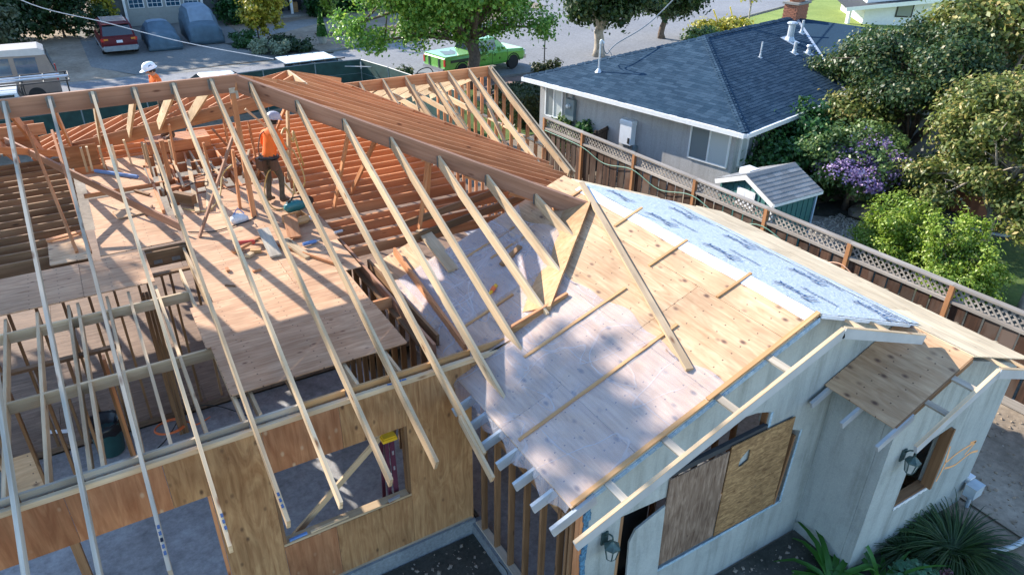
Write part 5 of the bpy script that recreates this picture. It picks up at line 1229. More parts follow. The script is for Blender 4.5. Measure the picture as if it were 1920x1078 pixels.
cord('garden_hose', [(fx(y)-.09, y, z) for y, z in ((9.3, 1.05), (8.87, 1.15), (8.1, .8), (7.3, .75), (6.48, .98), (5.6, .62), (4.6, .55), (3.97, .8), (3.0, .6), (1.5, .7))], .014, 'hose_peach', 'peach-coloured cord strung along the near fence posts', 'cord', 6)
# short dark fence return between the neighbour and the boundary
DG = thing('dark_gate', 'dark stained board gate between fence and neighbour wall', 'gate', (16.2, 20.2, G))
ga, gb = V((14.3, 19.2, 0)), V((16.5, 20.2, 0))
for k in range(12): p = ga.lerp(gb, (k+.5)/12); lum('board', (p.x, p.y, G+.1), (p.x, p.y, 1.28), .02, .155, 'dark_gate', DG, up=(.9, .3, 0), top=False)
for z in (1.22, .2): lum('rail', (ga.x, ga.y-.03, z), (gb.x, gb.y-.03, z), .05, .09, 'dark_gate', DG)
for p in (ga, gb.lerp(ga, .5), gb): lum('post', (p.x, p.y-.04, G), (p.x, p.y-.04, 1.36), .09, .09, 'dark_gate', DG, top=False)
# ------------------------------------------------------------------ neighbour house
NA = R(13); U = V((-math.sin(NA), math.cos(NA), 0)); W = V((math.cos(NA), math.sin(NA), 0)); NC = V((17.081, 14.555, 0))
def N(a, b_, z): return NC+U*a+W*b_+Z*z
NH = thing('neighbour_house', 'low grey stucco house with dark blue-grey hipped shingle roof and white gutters', 'house', tuple(N(4.75, 8, G)))
ZE, NS = 2.4, .33
def slab_face(name, pts, mat, parent, th=.04):
    pts = [V(p) for p in pts]; n = (pts[1]-pts[0]).cross(pts[2]-pts[0]).normalized(); n = n if n.z > 0 else -n
    b = MB(); b.prism([p-n*th for p in pts], n*th*.75); return b.build(name, mat, parent)
AP1, AP2 = N(4.75, 4.75, ZE+NS*4.75), N(4.75, 11.75, ZE+NS*4.75)
c00, c10, c01, c11 = N(0, 0, ZE), N(9.5, 0, ZE), N(0, 16.5, ZE), N(9.5, 16.5, ZE)
slab_face('roof_deck', [c00, c10, AP1], 'roof_felt', NH); slab_face('roof_deck', [c00, AP1, AP2, N(0, 7, ZE)], 'roof_felt', NH)
slab_face('roof_deck', [c10, c11, AP2, AP1], 'shingle_blue', NH); slab_face('roof_deck', [c11, c01, AP2], 'shingle_blue', NH)
WA0, WA1 = N(-6, 7, ZE), N(-6, 16.5, ZE); WR = N(-6, 11.75, ZE+NS*4.75)
slab_face('roof_deck', [N(0, 7, ZE), AP2, WR, WA0], 'shingle_blue', NH); slab_face('roof_deck', [c01, WA1, WR, AP2], 'shingle_blue', NH)
# shingle tabs: nearest 300 single, the rest joined
tabs = []
TW, TE = .305, .145
def lay(a_of, run, length_at, start_at, frame_):
    # courses from the eave up; frame_(s, d) gives point, s along eave, d up-slope
    pass
def courses(P0, es, us, n, bounds):
    d = 0; i = 0; rr = random.Random(21)
    while True:
        lo, hi = bounds(d)
        if hi-lo < .15: break
        s = lo-(TW*.5 if i % 2 else 0)-rr.uniform(0, .05)
        while s < hi:
            a, c = max(s, lo), min(s+TW-.006, hi)
            if c-a > .05: tabs.append((P0+es*((a+c)/2)+us*(d-.012-rr.choice((0, 0, .028))), es, us, n, c-a))
            s += TW
        d += TE; i += 1
sl = math.sqrt(1+NS*NS); usl = (W+Z*NS).normalized(); nl = (Z-W*NS).normalized()
courses(N(0, 0, ZE), U, usl, nl, lambda d: (d/sl, 9.5-d/sl))
usf = (U+Z*NS).normalized(); nf = (Z-U*NS).normalized()
courses(N(0, 0, ZE), W, usf, nf, lambda d: (d/sl, 7+d/sl if d/sl < 4.7 else 0))
tm = {}
def tabdata(w):
    w = round(w, 2)
    if w not in tm: tm[w] = MB().box((-w/2, 0, 0), (w/2, .20, .014)).data('shingle_tab', 'shingle_blue')
    return tm[w]
camp = V((0, 0, 9)); tabs.sort(key=lambda t: (t[0]-camp).length)
big = MB()
for i, (p, es, us, n, w) in enumerate(tabs):
    m = Matrix((es, us, n)).transposed().to_4x4(); m = m @ Matrix.Rotation(R(-2.2), 4, 'X'); m.translation = p+n*.008
    if m.determinant() < 0:
        m = Matrix((-es, us, n)).transposed().to_4x4() @ Matrix.Rotation(R(-2.2), 4, 'X'); m.translation = p+n*.008
    if i < 300: inst('shingle_tab', tabdata(w), m, NH)
    else: big.box((-w/2, 0, 0), (w/2, .20, .014), m)
o = big.build('shingle_field', 'shingle_blue', NH); o['kind'] = 'stuff'
capm = MB().prism([(-.13, 0, -.035), (0, 0, .012), (.13, 0, -.035), (.13, 0, -.047), (0, 0, -.0)], (0, .22, 0)).data('hip_cap', 'shingle_blue')
def caps(p0, p1, step=.16):
    d = (p1-p0); L = d.length; y = d.normalized(); x = y.cross(Z).normalized(); z = x.cross(y)
    k = 0.0
    while k < L-.1:
        m = Matrix((x, y, z)).transposed().to_4x4() @ Matrix.Rotation(R(-3), 4, 'X'); m.translation = p0+y*k+Z*.045; inst('hip_cap', capm, m, NH); k += step
caps(c00, AP1); caps(AP1, AP2, .25); caps(c10, AP1, .3)
lum('valley_flashing', N(0, 7, ZE+.02), AP2+Z*.03, .16, .012, 'vent_metal', NH)
# gutters, walls
def gut(p0, p1): lum('gutter', p0, p1, .12, .14, 'white_paint', NH)
gut(N(-.02, -.05, ZE+.0), N(9.5, -.05, ZE+.0)); gut(N(-.05, 0, ZE), N(-.05, 7, ZE)); gut(N(0, 6.95, ZE), N(-6, 6.95, ZE))
b = MB()
def nwall(a0, b0, a1, b1, z1=ZE-.02, z0=-.6): b.prism([N(a0, b0, z0), N(a1, b1, z0), N(a1, b1, z1), N(a0, b0, z1)], (U*(b1-b0)-W*(a1-a0)).normalized()*-.15)
nwall(.5, .45, 9.0, .45); nwall(9, .6, 9, 16); nwall(.5, 7.4, .5, .62); nwall(-6, 7.45, .5, 7.45)
b.build('wall', 'stucco_neighbour', NH)
b = MB(); b.prism([N(.02, .02, ZE-.06), N(9.48, .02, ZE-.06), N(9.48, .5, ZE-.06), N(.02, .5, ZE-.06)], (0, 0, .03)); b.prism([N(.02, .52, ZE-.06), N(.02, 7, ZE-.06), N(.5, 7, ZE-.06), N(.5, .52, ZE-.06)], (0, 0, .03)); b.build('soffit', 'stucco_neighbour', NH)
def nwin(s0, s1, z0, z1, side, blind=True):
    P = (lambda s, z, o: N(s, .45-o, z)) if side == 'L' else (lambda s, z, o: N(.5-o, s, z))
    out = (-W if side == 'L' else -U)
    b = MB(); f = .055
    for (a, c, d, e) in ((s0, s1, z1-f, z1), (s0, s1, z0, z0+f), (s0, s0+f, z0, z1), (s1-f, s1, z0, z1), ((s0+s1)/2-f/2, (s0+s1)/2+f/2, z0+f, z1-f)):
        b.prism([P(a, d, .0), P(c, d, .0), P(c, e, .0), P(a, e, .0)], out*(.05 if (a, c) != ((s0+s1)/2-f/2, (s0+s1)/2+f/2) else .045))
    w = b.build('window', 'white_paint', NH)
    for a, c, m in ((s0+f, (s0+s1)/2, 'glass_blind'), ((s0+s1)/2, s1-f, 'glass_house')):
        q = MB(); q.face([P(a, z0+f, .02), P(c, z0+f, .02), P(c, z1-f, .02), P(a, z1-f, .02)]); q.build('pane', m if blind else 'glass_house', w)
    return w
nwin(.66, 2.14, 1.0, 2.18, 'L'); nwin(7.79, 8.70, 1.0, 2.19, 'L'); nwin(.76, 1.65, 1.0, 2.12, 'F')
mb = MB(); mb.prism([N(7.12, .45, 1.14), N(7.52, .45, 1.14), N(7.52, .45, 1.92), N(7.12, .45, 1.92)], -W*.16); mo = mb.build('meter_box', 'meter_grey', NH)
b = MB(); mm = Matrix.Translation(N(7.36, .28, 1.66)) @ Matrix.Rotation(NA, 4, 'Z') @ Matrix.Rotation(R(-90), 4, 'Y'); b.lathe([(.09, 0), (.09, .03), (.075, .05), (.07, .10), (.02, .12)], 14, mm); b.build('meter_dial', 'lens', mo)
b = MB(); b.tube([N(7.28, .40, 1.9), N(7.28, .40, 2.36)], .03, 6); b.tube([N(7.62, .42, 1.0), N(7.62, .42, 2.3)], .02, 6); b.build('conduit', 'meter_grey', NH)
wh = thing('wall_heater', 'white tankless water heater mounted on the neighbour wall', 'water heater', tuple(N(4.58, .3, .9)), NA)
b = MB(); b.loft([[(x, y, z) for x, y in ((-.12, -.25), (.11, -.28), (.13, -.2), (.13, .2), (.11, .28), (-.12, .25))] for z in (0, .04, .72)]); b.build('casing', 'plastic_white', wh, True)
b = MB(); b.loft([[(x*k, y*k, z) for x, y in ((-.13, -.27), (.12, -.29), (.135, -.2), (.135, .2), (.12, .29), (-.13, .27))] for z, k in ((.70, 1.02), (.82, 1.02), (.86, .9))]); b.build('cap', 'plastic_white', wh, True)
b = MB(); b.box((-.135, -.2, .06), (-.12, -.12, .26)); b.build('vent_slot', 'black', wh, True); b = MB(); b.tube([(0, .1, 0), (0, .1, -.5)], .02, 6); b.tube([(0, -.1, 0), (0, -.1, -.5)], .015, 6); b.build('pipes', 'meter_grey', wh, True); b = MB(); b.box((-.06, -.42, -.18), (.1, -.3, .0)); b.build('outlet_box', 'meter_grey', wh, True)
# roof vents on the front slope, chimney, service mast
def vent(a, b_, r, h, hat=0):
    p = N(a, b_, ZE+NS*a+.02); q = MB()
    m = Matrix((W, usf, nf)).transposed().to_4x4(); m.translation = p; q.box((-r*2.2, -r*2.6, 0), (r*2.2, r*2.2, .012), m)
    q.lathe([(r*1.7, -.03), (r*1.25, .10), (r, .14), (r, h)], 12, Matrix.Translation(p))
    if hat: q.lathe([(r*1.6, h), (r*1.6, h+.03), (r*1.2, h+.07), (.01, h+.09)], 12, Matrix.Translation(p))
    return q.build('roof_vent', 'vent_metal', NH)
vent(2.93, 5.76, .03, .55); vent(3.43, 8.9, .13, .62, 1); vent(2.67, 7.9, .06, .42); vent(2.44, 8.63, .07, .25, 1); vent(3.66, 10.31, .05, .5)
ch = MB(); ch.prism([N(4.5, 11.3, 3.6), N(5.1, 11.3, 3.6), N(5.1, 12.3, 3.6), N(4.5, 12.3, 3.6)], (0, 0, .92)); co = ch.build('chimney', 'brick', NH)
bk = MB().box((-.098, -.008, -.03), (.098, .008, .03)).data('brick', 'brick')
for r_ in range(12):
    z = 3.66+r_*.072
    for k in range(5):
        s = 11.4+k*.205+(.1 if r_ % 2 else 0)
        if s < 12.25: m = Matrix.Rotation(NA, 4, 'Z'); m.translation = N(4.492, s, z); inst('brick', bk, m, co)
    for k in range(3):
        s = 4.6+k*.205+(.1 if r_ % 2 else 0)
        if s < 5.05: m = Matrix.Rotation(NA+R(90), 4, 'Z'); m.translation = N(s, 11.292, z); inst('brick', bk, m, co)
b = MB(); b.prism([N(4.43, 11.22, 4.52), N(5.17, 11.22, 4.52), N(5.17, 12.38, 4.52), N(4.43, 12.38, 4.52)], (0, 0, .08)); b.build('chimney_crown', 'concrete', co)
b = MB(); b.prism([N(4.6, 11.5, 4.6), N(5.0, 11.5, 4.6), N(5.0, 12.1, 4.6), N(4.6, 12.1, 4.6)], (0, 0, .14)); b.build('flue', 'brick', co); b = MB(); b.prism([N(4.5, 11.4, 4.75), N(5.1, 11.4, 4.75), N(5.1, 12.2, 4.75), N(4.5, 12.2, 4.75)], (0, 0, .05)); b.build('flue_cap', 'lantern_green', co)
pm = N(6.88, 1.3, ZE+NS*1.3)
b = MB(); b.tube([pm, pm+Z*1.0], .035, 8); b.tube(bezier([pm+Z*1.0, pm+Z*1.12+V((.03, 0, 0)), pm+Z*1.02+V((.12, -.03, 0))], 4), .05, 8); b.lathe([(.14, 0), (.06, .10), (.04, .14)], 10, Matrix.Translation(pm)); b.build('service_mast', 'vent_metal', NH)
cord('service_cable', [tuple(pm+V((.1, 0, 1.0))), tuple(pm+V((.35, .05, .62))), tuple(pm+V((.9, .2, .9))), tuple(pm+V((3, .6, 1.6))), tuple(pm+V((7, 2.5, 3.2))), tuple(pm+V((13, 6, 6.2))), tuple(pm+V((22, 11, 11)))], .022, 'cable', 'twisted overhead service cable rising from the neighbour roof mast', 'cable')
cord('service_loop', [tuple(pm+V((.1, 0, .95))), tuple(pm+V((.2, 0, .6))), tuple(pm+V((.5, .1, .45))), tuple(pm+V((.62, .1, .55))), tuple(pm+V((.45, .1, .75)))], .014, 'cable', 'drooping wire loop at the roof mast', 'wire')
# ------------------------------------------------------------------ garden shed
SH = thing('garden_shed', 'small teal garden shed with grey shingle gable roof and white trim', 'shed', (16.5, 12.9, G))
sx0, sx1, sy0, sy1, szE, szR = 15.45, 17.45, 11.78, 13.98, 1.45, 1.93; sym = (sy0+sy1)/2
b = MB(); b.box((sx0+.14, sy0+.12, G), (sx1-.1, sy1-.12, szE-.02)); b.prism([(sx0+.14, sy0+.12, szE-.02), (sx0+.14, sy1-.12, szE-.02), (sx0+.14, sym, szR-.06)], (.05, 0, 0)); b.build('wall', 'shed_green', SH)
for k in range(10):
    y = sy0+.2+k*.2; h = szE-.05+(szR-szE)*(1-abs(y-sym)/(sym-sy0))-.02; lum('wall_batten', (sx0+.13, y, G), (sx0+.13, y, h), .02, .018, 'shed_green', SH, up=(0, 1, 0), top=False)
for k in range(8): lum('wall_batten', (sx0+.3+k*.22, sy0+.11, G), (sx0+.3+k*.22, sy0+.11, szE-.04), .018, .02, 'shed_green', SH, up=(1, 0, 0), top=False)
def sroof(y0, y1):
    d = V((0, y1-y0, szR-szE)); L = d.length; us = d.normalized(); es = V((1, 0, 0)); n = es.cross(us); n = n if n.z > 0 else -n
    b = MB(); P = V((sx0, y0, szE)); b.prism([P, P+es*(sx1-sx0), P+es*(sx1-sx0)+us*L, P+us*L], -n*.03); b.build('roof_deck', 'roof_felt', SH)
    nr = 8; ex = L/nr; rr = random.Random(5)
    for i in range(nr):
        s = -.15 if i % 2 else 0
        while s < sx1-sx0:
            a, c = max(s, 0), min(s+.298, sx1-sx0)
            if c-a > .04:
                m = Matrix((es, us, n)).transposed().to_4x4()
                if m.determinant() < 0: m = Matrix((-es, us, n)).transposed().to_4x4()
                m = m @ Matrix.Rotation(R(-3.2), 4, 'X'); m.translation = P+es*((a+c)/2)+us*(i*ex-.01)+n*.014
                w = round(c-a, 2); key = ('sh', w)
                if key not in tm: tm[key] = MB().box((-w/2, 0, 0), (w/2, ex*1.25, .012)).data('shingle', 'shingle_grey')
                inst('shingle', tm[key], m, SH)
            s += .3
sroof(sy0, sym); sroof(sy1, sym)
b = MB(); b.prism([(sx0, sym-.14, szR-.03), (sx0, sym, szR+.035), (sx0, sym+.14, szR-.03)], (sx1-sx0, 0, 0)); b.build('ridge_cap', 'shingle_grey', SH)
for y0 in (sy0, sy1): lum('rake_trim', (sx0+.01, y0, szE-.0), (sx0+.01, sym, szR-.0), .03, .13, 'white_paint', SH)
lum('corner_trim', (sx1-.1, sy0+.11, G), (sx1-.1, sy0+.11, szE-.03), .07, .05, 'trim_blue', SH, up=(1, 0, 0), top=False); lum('corner_trim', (sx0+.13, sy0+.11, G), (sx0+.13, sy0+.11, szE-.03), .07, .05, 'white_paint', SH, up=(1, 0, 0), top=False)
lum('fascia', (sx0, sy0-.01, szE), (sx1, sy0-.01, szE), .025, .08, 'white_paint', SH)
b = MB(); b.box((sx0+.10, sym-.35, .95), (sx0+.13, sym+.30, 1.48)); w = b.build('window', 'white_paint', SH)
for s in (-.31, .0): q = MB(); q.face([(sx0+.097, sym+s, 1.0), (sx0+.097, sym+s+.26, 1.0), (sx0+.097, sym+s+.26, 1.43), (sx0+.097, sym+s, 1.43)]); q.build('shutter', 'plastic_white', w)
b = MB(); k0 = (sy1-.55); zz = szE+(szR-szE)*(.55/(sy1-sym)); b.box((sx0+.55, k0-.2, zz-.03), (sx0+.95, k0+.18, zz+.14)); b.build('roof_skylight', 'plastic_white', SH)
# ------------------------------------------------------------------ yard beyond the fence
def bush(name, label, c, r, n, size, mat, k=7, sub=.5, clump=.12, seed=1, cat='bush', trunk=.05, group=None, shell=.5, extra=(), aspect=1.6):
    bl = blobs_in(c, r, k, sub, seed)+list(extra); t = thing(name, label, cat, (c[0], c[1], G), 0, group)
    limbs((c[0], c[1], G-.05), (c[0], c[1], c[2]), trunk, [b_[0] for b_ in bl], seed, 'bark', t, .15); foliage('crown', bl, n, size, clump, mat, t, shell, aspect); return t
bush('round_bush', 'dense dark green round bush behind the shed', (20.0, 15.0, 1.15), (1.75, 1.5, 1.5), 15000, .10, 'leaf_bush', 9, .5, .17, 3)
pb = bush('flowering_tree', 'small tree covered with purple blossom beside the shed', (20.8, 13.1, 1.4), (1.75, 1.5, .85), 11000, .08, 'leaf_purplebush', 9, .48, .15, 5, 'tree', .09, extra=[((20.3, 13.7, 1.9), (.5, .5, .5))])
foliage('blossom', blobs_in((20.3, 12.6, 1.5), (1.5, 1.15, .62), 10, .42, 6), 5600, .07, .11, 'leaf_purple', pb, .75, 1.2)
rr = random.Random(2)
spk = [((18.9+rr.uniform(-.75, .75), 10.1+rr.uniform(-.7, .7), .55+rr.uniform(0, .75)), (.2, .2, .5)) for _ in range(10)]
bush('lime_shrub', 'bright lime-green shrub with upright shoots nearer the shed', (18.75, 10.0, .35), (.95, .95, .65), 17000, .055, 'leaf_lime', 10, .45, .09, 7, 'shrub', .05, extra=spk)
spk = [((18.7+rr.uniform(-.75, .75), 8.2+rr.uniform(-.95, .95), .5+rr.uniform(0, .75)), (.2, .2, .5)) for _ in range(11)]
bush('lime_shrub', 'bright lime-green shrub with upright shoots nearer the pale trunk', (18.55, 8.1, .3), (.95, 1.15, .62), 19000, .055, 'leaf_lime', 11, .45, .09, 8, 'shrub', .05, extra=spk)
wf = bush('white_flower_bush', 'dark bush dotted with white flowers beside the purple tree', (23.0, 12.0, .7), (1.1, 1.1, .8), 4500, .09, 'leaf_dark', 6, .5, .15, 9)
foliage('flowers', blobs_in((22.7, 11.7, .75), (1.0, 1.0, .7), 5, .5, 3), 170, .09, .3, 'leaf_white', wf, .9, 1.1)['kind'] = 'stuff'
for (x, y, s, l) in ((20.9, 12.5, .42, 'tan flat-topped boulder under the purple tree'), (22.0, 13.7, .40, 'grey rounded boulder in the shade behind the purple tree')):
    rr = random.Random(int(x*10)); b = MB(); rings = []
    for z, k in ((0, .9), (.25, 1.05), (.6, .95), (.85, .6)): rings.append([(x+s*1.3*k*math.cos(a)*(1+rr.uniform(-.12, .12)), y+s*k*math.sin(a)*(1+rr.uniform(-.12, .12)), G+z*s*.8) for a in [q*math.pi/5 for q in range(10)]])
    b.loft(rings); tag(b.build('boulder', 'boulder', smooth=False), l, 'boulder')
cord('edging', [(22.4, 12.2, G+.03), (22.75, 11.2, G+.03), (22.85, 10.2, G+.03), (23.2, 9.4, G+.03), (24, 8.6, G+.03)], .05, 'conduit', 'curved pale edging strip along the lawn beyond the fence', 'edging', 6)
sp = thing('hot_tub', 'red-brown round-sided tub half hidden under the golden branches', 'hot tub', (24.9, 11.3, G))
b = MB(); b.lathe([(1.15, 0), (1.2, .75), (1.25, .80), (1.25, .86), (1.0, .92), (.3, .94)], 28); b.build('shell', 'spa_brown', sp, True, smooth=False)
b = MB(); b.tube([(1.27*math.cos(a), 1.27*math.sin(a), .8) for a in [q*math.pi/14 for q in range(29)]], .03, 6); b.build('rim', 'meter_grey', sp, True)
# trees on the right
def crown_spread(c, r, k, sub, seed): return blobs_in(c, r, k, sub, seed, .7)
tree('maple_tree', 'broad dark green tree overhanging the neighbour roof', 'tree', (25.0, 14.0, G), 3.0, .17, crown_spread((25.3, 14.6, 3.5), (3.4, 3.4, 1.8), 44, .2, 4), 62000, .085, .17, 'leaf_maple', seed=4, fork=.35)
tree('maple_tree', 'lower golden-tipped tree between the round bush and the myrtle', 'tree', (23.4, 15.2, G), 1.4, .09, crown_spread((23.6, 15.3, 2.1), (1.9, 1.6, .75), 12, .34, 9), 9000, .10, .18, 'leaf_myrtle', seed=8, fork=.3)
tree('myrtle_tree', 'large crape myrtle with golden-green leaves at the right edge', 'tree', (22.0, 9.3, G), 2.8, .12, crown_spread((22.5, 9.2, 2.8), (2.5, 2.9, 2.3), 56, .18, 12)+[((20.7, 10.9, 1.7), (.5, .5, .3)), ((20.3, 10.2, 1.25), (.45, .4, .25)), ((21.2, 8.0, 1.0), (.6, .6, .35)), ((22.2, 7.2, 1.1), (.7, .6, .4)), ((23.4, 7.0, 1.6), (.8, .8, .6))], 70000, .075, .14, 'leaf_myrtle', 'bark_pale', 12, fork=.3, aspect=1.9)
tree('myrtle_tree', 'tall golden-leaved tree in the upper right corner', 'tree', (27.5, 13.0, G), 4.0, .14, crown_spread((27.8, 13.2, 5.0), (2.4, 2.5, 1.9), 20, .30, 15), 14000, .13, .24, 'leaf_myrtle', 'bark_pale', 15, fork=.35)
tk = thing('pale_tree', 'pale leaning tree trunk at the right edge of the lawn', 'tree', (19.0, 6.6, G)); limbs((19.0, 6.55, G-.05), (20.6, 7.4, 3.6), .13, [(20.9, 6.4, 4.6), (21.6, 8.4, 4.8)], 6, 'bark_pale', tk, .8); foliage('crown', blobs_in((21.5, 6.9, 5.0), (1.6, 1.5, .9), 9, .4, 3), 5000, .12, .2, 'leaf_myrtle', tk)
# hedge and planting before the neighbour front
hd = thing('clipped_hedge', 'clipped dark hedge at the end of the neighbour house', 'hedge', (16.9, 26.6, G)); rr = random.Random(3)
P = np.column_stack([NP.uniform(15.8, 18.3, 9000), NP.uniform(25.6, 27.9, 9000), NP.uniform(G, 1.1, 9000)]); keep = (np.abs(P[:, 2]-1.1) < .12) | (np.abs(P[:, 1]-25.6) < .14) | (np.abs(P[:, 0]-15.8) < .14); P = P[keep]
o = bpy.data.objects.new('foliage', leaf_mesh('foliage', P, np.tile([[-.3, -.4, .7]], (len(P), 1)), .10, 'leaf_hedge')); COL.objects.link(o); attach(o, hd, False)
b = MB(); b.box((15.95, 25.75, G), (18.2, 27.8, 1.0)); b.build('inner_branches', 'leaf_hedge', hd)
bush('leafy_bush', 'pale green leafy bush at the fence end under the mast', (15.5, 21.9, .55), (.75, .7, .6), 2600, .12, 'leaf_purplebush', 5, .5, .13, 4)
bush('leafy_bush', 'green foliage poking above the far fence bay', (15.9, 20.9, .75), (.5, .5, .45), 1200, .11, 'leaf_bush', 4, .5, .12, 6)
# ------------------------------------------------------------------ vehicles
def ring(x, hw, z0, z1, tw=.93): return [(x, -hw*.93, z0), (x, -hw, z0+.14), (x, -hw, z1-.14), (x, -hw*tw, z1), (x, hw*tw, z1), (x, hw, z1-.14), (x, hw, z0+.14), (x, hw*.93, z0)]
def gring(x, hb, ht, z0, z1): return [(x, -hb, z0), (x, -(hb*.35+ht*.65), z0+(z1-z0)*.55), (x, -ht, z1-.05), (x, -ht*.82, z1), (x, ht*.82, z1), (x, ht, z1-.05), (x, hb*.35+ht*.65, z0+(z1-z0)*.55), (x, hb, z0)]
def wheel(t, x, y, r, w=.22, rim='silver'):
    m = Matrix.Translation((x, y, r)) @ Matrix.Rotation(R(90), 4, 'X')
    b = MB(); b.lathe([(r*.62, -w/2), (r*.93, -w/2), (r, -w*.32), (r, w*.32), (r*.93, w/2), (r*.62, w/2)], 22, m); o = b.build('wheel', 'rubber', t, True, smooth=False)
    b = MB(); s = 1 if y < 0 else -1
    b.lathe([(r*.6, w*.30*s), (r*.63, w*.46*s)], 18, m); b.lathe([(.05, w*.34*s), (.07, w*.44*s), (.02, w*.47*s)], 10, m)
    for k in range(5): a = k*2*math.pi/5; b.box((.04, -.03, w*.33*s if s > 0 else -w*.44), (r*.62, .03, w*.44*s if s > 0 else -w*.33), m @ Matrix.Rotation(a, 4, 'Z'))
    b.build('rim', rim, o, True)
def quad(t, name, pts, mat, parent=None): b = MB(); b.face(pts); return b.build(name, mat, t, True)
def vehicle(name, label, cat, loc, rz, lower, green, paint, roofm=None, wheels=(), r=.33, rim='silver', glass='glass_dark', sidewin=(), front=True, back=True):
    t = thing(name, label, cat, loc, rz)
    b = MB(); b.loft([ring(*q) for q in lower]); b.build('body', paint, t, True, smooth=False)
    b = MB(); b.loft([gring(*q) for q in green]); b.build('cabin', roofm or paint, t, True, smooth=False)
    def side(i, f0, f1, s, lo=.12, hi=.86):
        a, c = green[i], green[i+1]
        def P(f, g):
            x = a[0]+(c[0]-a[0])*f; hb = a[1]+(c[1]-a[1])*f; ht = a[2]+(c[2]-a[2])*f; z0 = a[3]+(c[3]-a[3])*f; z1 = a[4]+(c[4]-a[4])*f
            y = hb+(hb*.35+ht*.65-hb)*g/.55 if g < .55 else (hb*.35+ht*.65)+(ht-(hb*.35+ht*.65))*(g-.55)/.42
            return (x, s*(y+.012), z0+(z1-z0)*g)
        pts = [P(f0, lo), P(f1, lo), P(f1, .55), P(f1, hi), P(f0, hi), P(f0, .55)]
        b = MB(); b.mesh(pts, [(0, 1, 2, 5), (5, 2, 3, 4)]); b.build('side_window', glass, t, True)
    for i, f0, f1 in sidewin:
        for s in (-1, 1): side(i, f0, f1, s)
    for on, i0, i1, nm in ((back, 0, 1, 'rear_window'), (front, len(green)-1, len(green)-2, 'windscreen')):
        if on:
            a, c = green[i0], green[i1]; e = -.014 if i0 == 0 else .014
            L = lambda f, k: (a[0]+(c[0]-a[0])*f+e, k*(a[1]*.9+(c[2]*.86-a[1]*.9)*f), a[4]+(c[4]-a[4])*f+.014)
            quad(t, nm, [L(.08, -1), L(.08, 1), L(.92, 1), L(.92, -1)], glass)
    for x, y in wheels: wheel(t, x, y, r, rim=rim)
    return t
# red minivan, rear towards us
mv = vehicle('minivan', 'dark red minivan with roof rack parked nose-in by the hedge', 'minivan', (3.0, 51.35, G), R(91), [(-2.42, .86, .32, .70), (-2.36, .93, .28, 1.02), (-1.8, .96, .25, 1.06), (1.0, .96, .25, 1.02), (1.9, .93, .26, .92), (2.35, .80, .32, .72)],
             [(-2.30, .90, .88, 1.0, 1.03), (-2.05, .92, .80, 1.02, 1.70), (-.8, .93, .80, 1.02, 1.78), (.5, .93, .78, 1.02, 1.74), (1.75, .88, .82, .95, .99)], 'maroon', None, [(-1.5, -.86), (-1.5, .86), (1.5, -.86), (1.5, .86)], .34, sidewin=((1, .05, .95), (2, .05, .48), (2, .54, .97), (3, .08, .5)))
b = MB(); b.loft([ring(x, hw, .28, .56) for x, hw in ((-2.50, .88), (-2.44, .95), (-2.2, .975))]); b.build('rear_bumper', 'bumper_grey', mv, True)
b = MB(); b.box((-2.2, -.975, .3), (2.0, -.955, .5)); b.box((-2.2, .955, .3), (2.0, .975, .5)); b.build('side_cladding', 'bumper_grey', mv, True)
for s in (-1, 1):
    b = MB(); b.box((-2.40, s*.92-.05*s-.09, .80), (-2.33, s*.92-.05*s+.09, .98)); b.build('tail_light', 'tail_red', mv, True); b = MB(); b.box((-2.41, s*.72-.14, .86), (-2.35, s*.72+.09, .96)); b.build('tail_light', 'tail_amber', mv, True)
b = MB(); b.box((-2.43, -.16, .72), (-2.405, .16, .86)); b.build('number_plate', 'plate_white', mv, True); b = MB(); b.box((-2.30, -.7, 1.70), (-2.0, .7, 1.735)); b.build('rear_spoiler', 'maroon', mv, True)
rk = MB()
for s in (-1, 1): rk.tube([(-1.8, s*.62, 1.80), (.2, s*.62, 1.83)], .022, 6)
for k in range(5): rk.box((-1.6+.4*k, -.6, 1.795), (-1.56+.4*k, .6, 1.83))
rk.build('roof_rack', 'silver', mv, True)
# covered cars
def covered(name, label, loc, rz, prof, W_, seed):
    t = thing(name, label, 'covered car', loc, rz); rr = random.Random(seed); rings = []; n = 26
    for x, zt, wt in prof:
        pts = []
        for k in range(n):
            a = math.pi*k/(n-1); c = math.cos(a); s = math.sin(a)
            y = W_/2*(abs(c)**.45)*(1 if c > 0 else -1)*(wt+(1-wt)*(1-s)**.7); z = .03+(zt-.03)*(s**.38)
            fold = .06*(1-s)*math.sin(k*2.3+x*5)+.022*math.sin(k*1.7+x*6); pts.append((x+.02*math.sin(k*1.9), y+fold, z))
        rings.append(pts)
    b = MB(); b.loft(rings, cap=True); b.build('cover', 'cover_blue', t, True, smooth=True)
    return t, rings
def roof_patch(t, rings, i0, i1, k0, k1):
    b = MB(); vs = [tuple(V(p)+Z*.012) for r_ in rings[i0:i1+1] for p in r_[k0:k1+1]]; n = k1-k0+1
    b.mesh(vs, [(i*n+k, i*n+k+1, (i+1)*n+k+1, (i+1)*n+k) for i in range(i1-i0) for k in range(n-1)]); b.build('sun_faded_top', 'cover_light', t, True, smooth=True)
ca, rg = covered('covered_car', 'low car under a blue-grey cover in the middle of the driveway', (5.5, 51.4, G), R(-91), [(-2.25, .45, .9), (-2.1, .85, .9), (-1.4, 1.02, .88), (-.9, 1.36, .74), (.3, 1.42, .72), (1.0, 1.05, .84), (1.7, .96, .88), (2.15, .78, .9), (2.3, .35, .9)], 1.85, 3); roof_patch(ca, rg, 3, 4, 8, 17)
